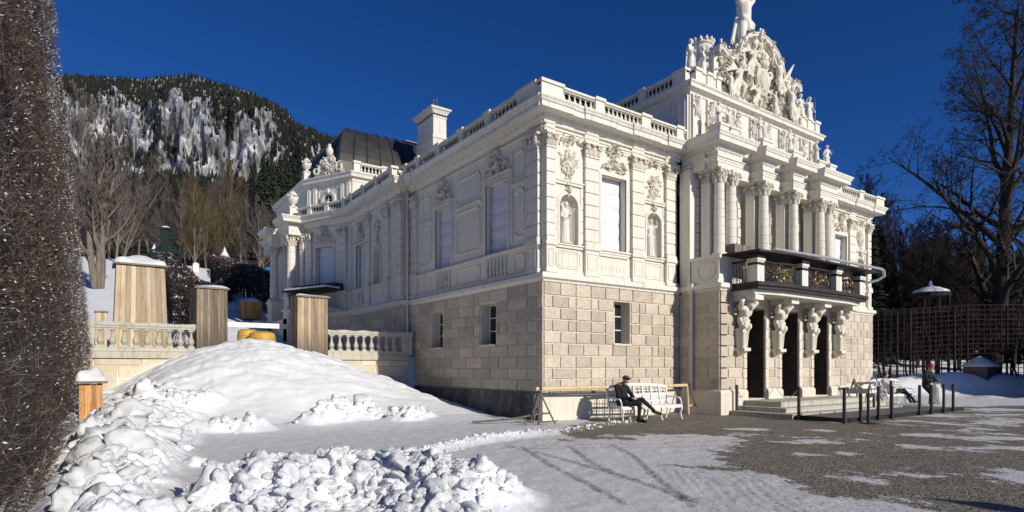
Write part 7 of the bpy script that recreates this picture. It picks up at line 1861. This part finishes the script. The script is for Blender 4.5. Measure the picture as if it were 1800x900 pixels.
# green garden pavilions
def pavilion(px, t, w_, h_, label, lantern=True):
    x, y = ghp(px, t); z = gh(x, y); o = thing('garden_pavilion', (x, y, z), label, 'pavilion', None, -.55)
    mb = MB(); mb.box(-w_ / 2, w_ / 2, -w_ / 2, w_ / 2, 0, h_); 
    for sx in (-1, 1):
        for sy in (-1, 1): mb.box(sx * w_ / 2 - .18, sx * w_ / 2 + .18, sy * w_ / 2 - .18, sy * w_ / 2 + .18, 0, h_ + .02)
    mb.box(-w_ / 2 - .3, w_ / 2 + .3, -w_ / 2 - .3, w_ / 2 + .3, h_ + .02, h_ + .25); link('walls', mb.mesh('walls', M['copper_green']), o)
    mb = MB(); mb.box(-w_ * .2, w_ * .2, -w_ / 2 - .05, -w_ / 2 - .01, .2, h_ * .78); mb.box(-w_ / 2 - .05, -w_ / 2 - .01, -w_ * .2, w_ * .2, .2, h_ * .78); link('doorway', mb.mesh('doorway', M['dark']), o)
    mb = MB(); mb.lathe(0, 0, [(w_ * .72, h_ + .25), (w_ * .55, h_ + .5), (w_ * .3, h_ + .9), (w_ * .18, h_ + 1.1)], 8); link('roof', mb.mesh('roof', M['copper_green']), o)
    if lantern: mb = MB(); mb.box(-w_ * .22, w_ * .22, -w_ * .22, w_ * .22, h_ + .9, h_ + 2.6); mb.box(-w_ * .3, w_ * .3, -w_ * .3, w_ * .3, h_ + 2.6, h_ + 2.8); link('lantern', mb.mesh('lantern', M['copper_green']), o)
    mb = MB(); mb.lathe(0, 0, [(w_ * .5, h_ + .56), (w_ * .31, h_ + .94), (w_ * .1, h_ + 1.5), (.02, h_ + 1.9)] if not lantern else [(w_ * .3, h_ + 2.82), (w_ * .15, h_ + 3.0), (.02, h_ + 3.05)], 8); link('snow_cap', mb.mesh('snow_cap', M['snow'], True), o)
pavilion(291, 66, 1.75, 2.0, 'dark green garden pavilion with a raised lantern at the top of the slope'); pavilion(395, 57, 1.5, 1.9, 'small green pavilion with a snowy peak behind the arcade hedge', False); pavilion(273, 67, 1.3, 1.3, 'low green side pavilion left of the one with the lantern', False)

# ------------------------------------------------------------------ lattice walk on the right
def lattice(pts, h, label, seed):
    t = thing('lattice_hedge', (pts[0][0], pts[0][1], 0), label, 'lattice', None)
    mb = MB(); R0 = random.Random(seed)
    for (a, b) in zip(pts[:-1], pts[1:]):
        A = Vector((a[0], a[1], 0)); B = Vector((b[0], b[1], 0)); L = (B - A).length; nv = int(L / .34)
        for off in (0,):
            o = Vector((FW.x, FW.y, 0)) * off
            for i in range(nv + 1):
                p = A.lerp(B, i / nv) + o; z0 = gh(p.x, p.y); w = .05 if i % 7 else .10
                if off and i % 2: continue
                mb.bar((p.x, p.y, z0 - .1), (p.x, p.y, z0 + h), w)
            for k in range(int(h / .30) + 1):
                z = k * .30 + .12; q0 = A + o; q1 = B + o
                mb.bar((q0.x, q0.y, gh(q0.x, q0.y) + z), (q1.x, q1.y, gh(q1.x, q1.y) + z), .035)
    mb.build('laths', M['twig'], t, fix=False)
    cr = MB()
    for (a, b) in zip(pts[:-1], pts[1:]):
        A = Vector((a[0], a[1], 0)); B = Vector((b[0], b[1], 0)); L = (B - A).length
        for i in range(int(L * 1.7)):
            p = A.lerp(B, R0.random()) + Vector((FW.x, FW.y, 0)) * R0.uniform(.2, 1.4); z0 = gh(p.x, p.y); q = Vector((p.x, p.y, z0)); pt = [tuple(q)]
            for k in range(6): q = q + Vector((R0.uniform(-.25, .25), R0.uniform(-.2, .2), h / 6)); pt.append(tuple(q))
            cr.tube(pt, [.07, .06, .05, .04, .03, .02, .01], 4, cap=False)
    cr.build('stems', M['bark'], t, fix=False)
    r_ = np.random.RandomState(seed); n = 7000; seg = r_.randint(0, len(pts) - 1, n); f = r_.uniform(size=n)
    P_ = np.array(pts); x = P_[seg, 0] + (P_[seg + 1, 0] - P_[seg, 0]) * f + FW.x * r_.uniform(0, 1.6, n); y = P_[seg, 1] + (P_[seg + 1, 1] - P_[seg, 1]) * f + FW.y * r_.uniform(0, 1.6, n)
    z = height(x, y) + h * (1 - .62 * r_.uniform(size=n) ** 1.25); Dn = r_.normal(size=(n, 3)) * np.array([1, 1, 1.6]); Dn /= np.linalg.norm(Dn, axis=1)[:, None]
    quads_cloud('twigs', np.stack([x, y, z], 1), Dn, r_.uniform(.3, .9, n), r_.uniform(.012, .03, n), M['twig'], t, seed, (pts[0][0], pts[0][1], 0))
lattice([ghp(1500, 39), ghp(1600, 37.5), ghp(1700, 37), ghp(1810, 37)], 4.6, 'dark lattice walk grown with leafless hedge behind the snow bank', 3)
hedge_row((29.9, -4.9), (44.0, -6.0), 4.2, 1.6, 'dense dark hedge out of view, added on the right to shade the snow bank', 23)  # unseen hedge, height and place chosen so its shadow covers the bank
mb = MB(); mb.box(30.1, 44, -5.9, -5.0, 0, 4.0); mb.build('core', M['dark'], [o for o in COL.objects if o.get('label') == 'dense dark hedge out of view, added on the right to shade the snow bank'][0])
# snowy domed roof above the lattice
x, y = ghp(1636, 42); mb = MB(); z = gh(x, y)
t = thing('lattice_pavilion', (x, y, z), 'lattice pavilion with a round snow-covered roof rising above the lattice walk', 'pavilion')
mb.lathe(0, 0, [(1.15, 5.75), (1.05, 5.9), (.5, 6.15), (.12, 6.25), (.1, 6.5), (.02, 6.6)], 18); link('snow_cap', mb.mesh('snow_cap', M['snow'], 'auto'), t)
mb = MB(); mb.lathe(0, 0, [(1.18, 5.45), (1.2, 5.74)], 18)
for k in range(8): a = k * PI / 4; mb.bar((1.1 * math.cos(a), 1.1 * math.sin(a), 0), (1.1 * math.cos(a), 1.1 * math.sin(a), 5.5), .1)
link('frame', mb.mesh('frame', M['twig']), t)
# covered urn on the bank
x, y = ghp(1722, 36.0); z = gh(x, y)
t = thing('boarded_urn', (x, y, z), 'low dark boarded cover with pointed snow top on the shaded snow bank', 'statue cover')
mb = MB(); mb.box(-.75, .75, -.6, .6, -.3, .55); link('boards', mb.mesh('boards', M['wood_old']), t)
mb = MB(); mb.lathe(0, 0, [(1.05, .5), (.8, .66), (.45, .9), (.03, 1.15)], 14); link('snow_cap', mb.mesh('snow_cap', M['snow'], True), t)
# made-up post outside the frame, added to cast the lower right corner's shadow
def shadow_caster(x, y):
    t = thing('shadow_post', (x, y, 0), 'black post with lantern out of view, made up to cast a shadow', 'lamp post')
    mb = MB(); mb.tube([(x, y, 0), (x, y, .3), (x, y, .32), (x, y, 3.2)], [.12, .12, .06, .045], 10); mb.build('pole', M['iron'], t, 'auto')
    mb = MB(); mb.lathe(x, y, [(.10, 3.2), (.2, 3.65), (.24, 3.7), (.1, 3.85), (.02, 3.98)], 8); mb.build('lantern', M['iron'], t, 'auto')
# shadow tip at (-2.7, -11.05); a post of height h stands h / tan(el) up-sun
Ls = 3.95 / math.tan(R_(SUN_EL)); shadow_caster(-2.68 + math.sin(R_(SUN_AZ)) * Ls, -11.09 - math.cos(R_(SUN_AZ)) * Ls)
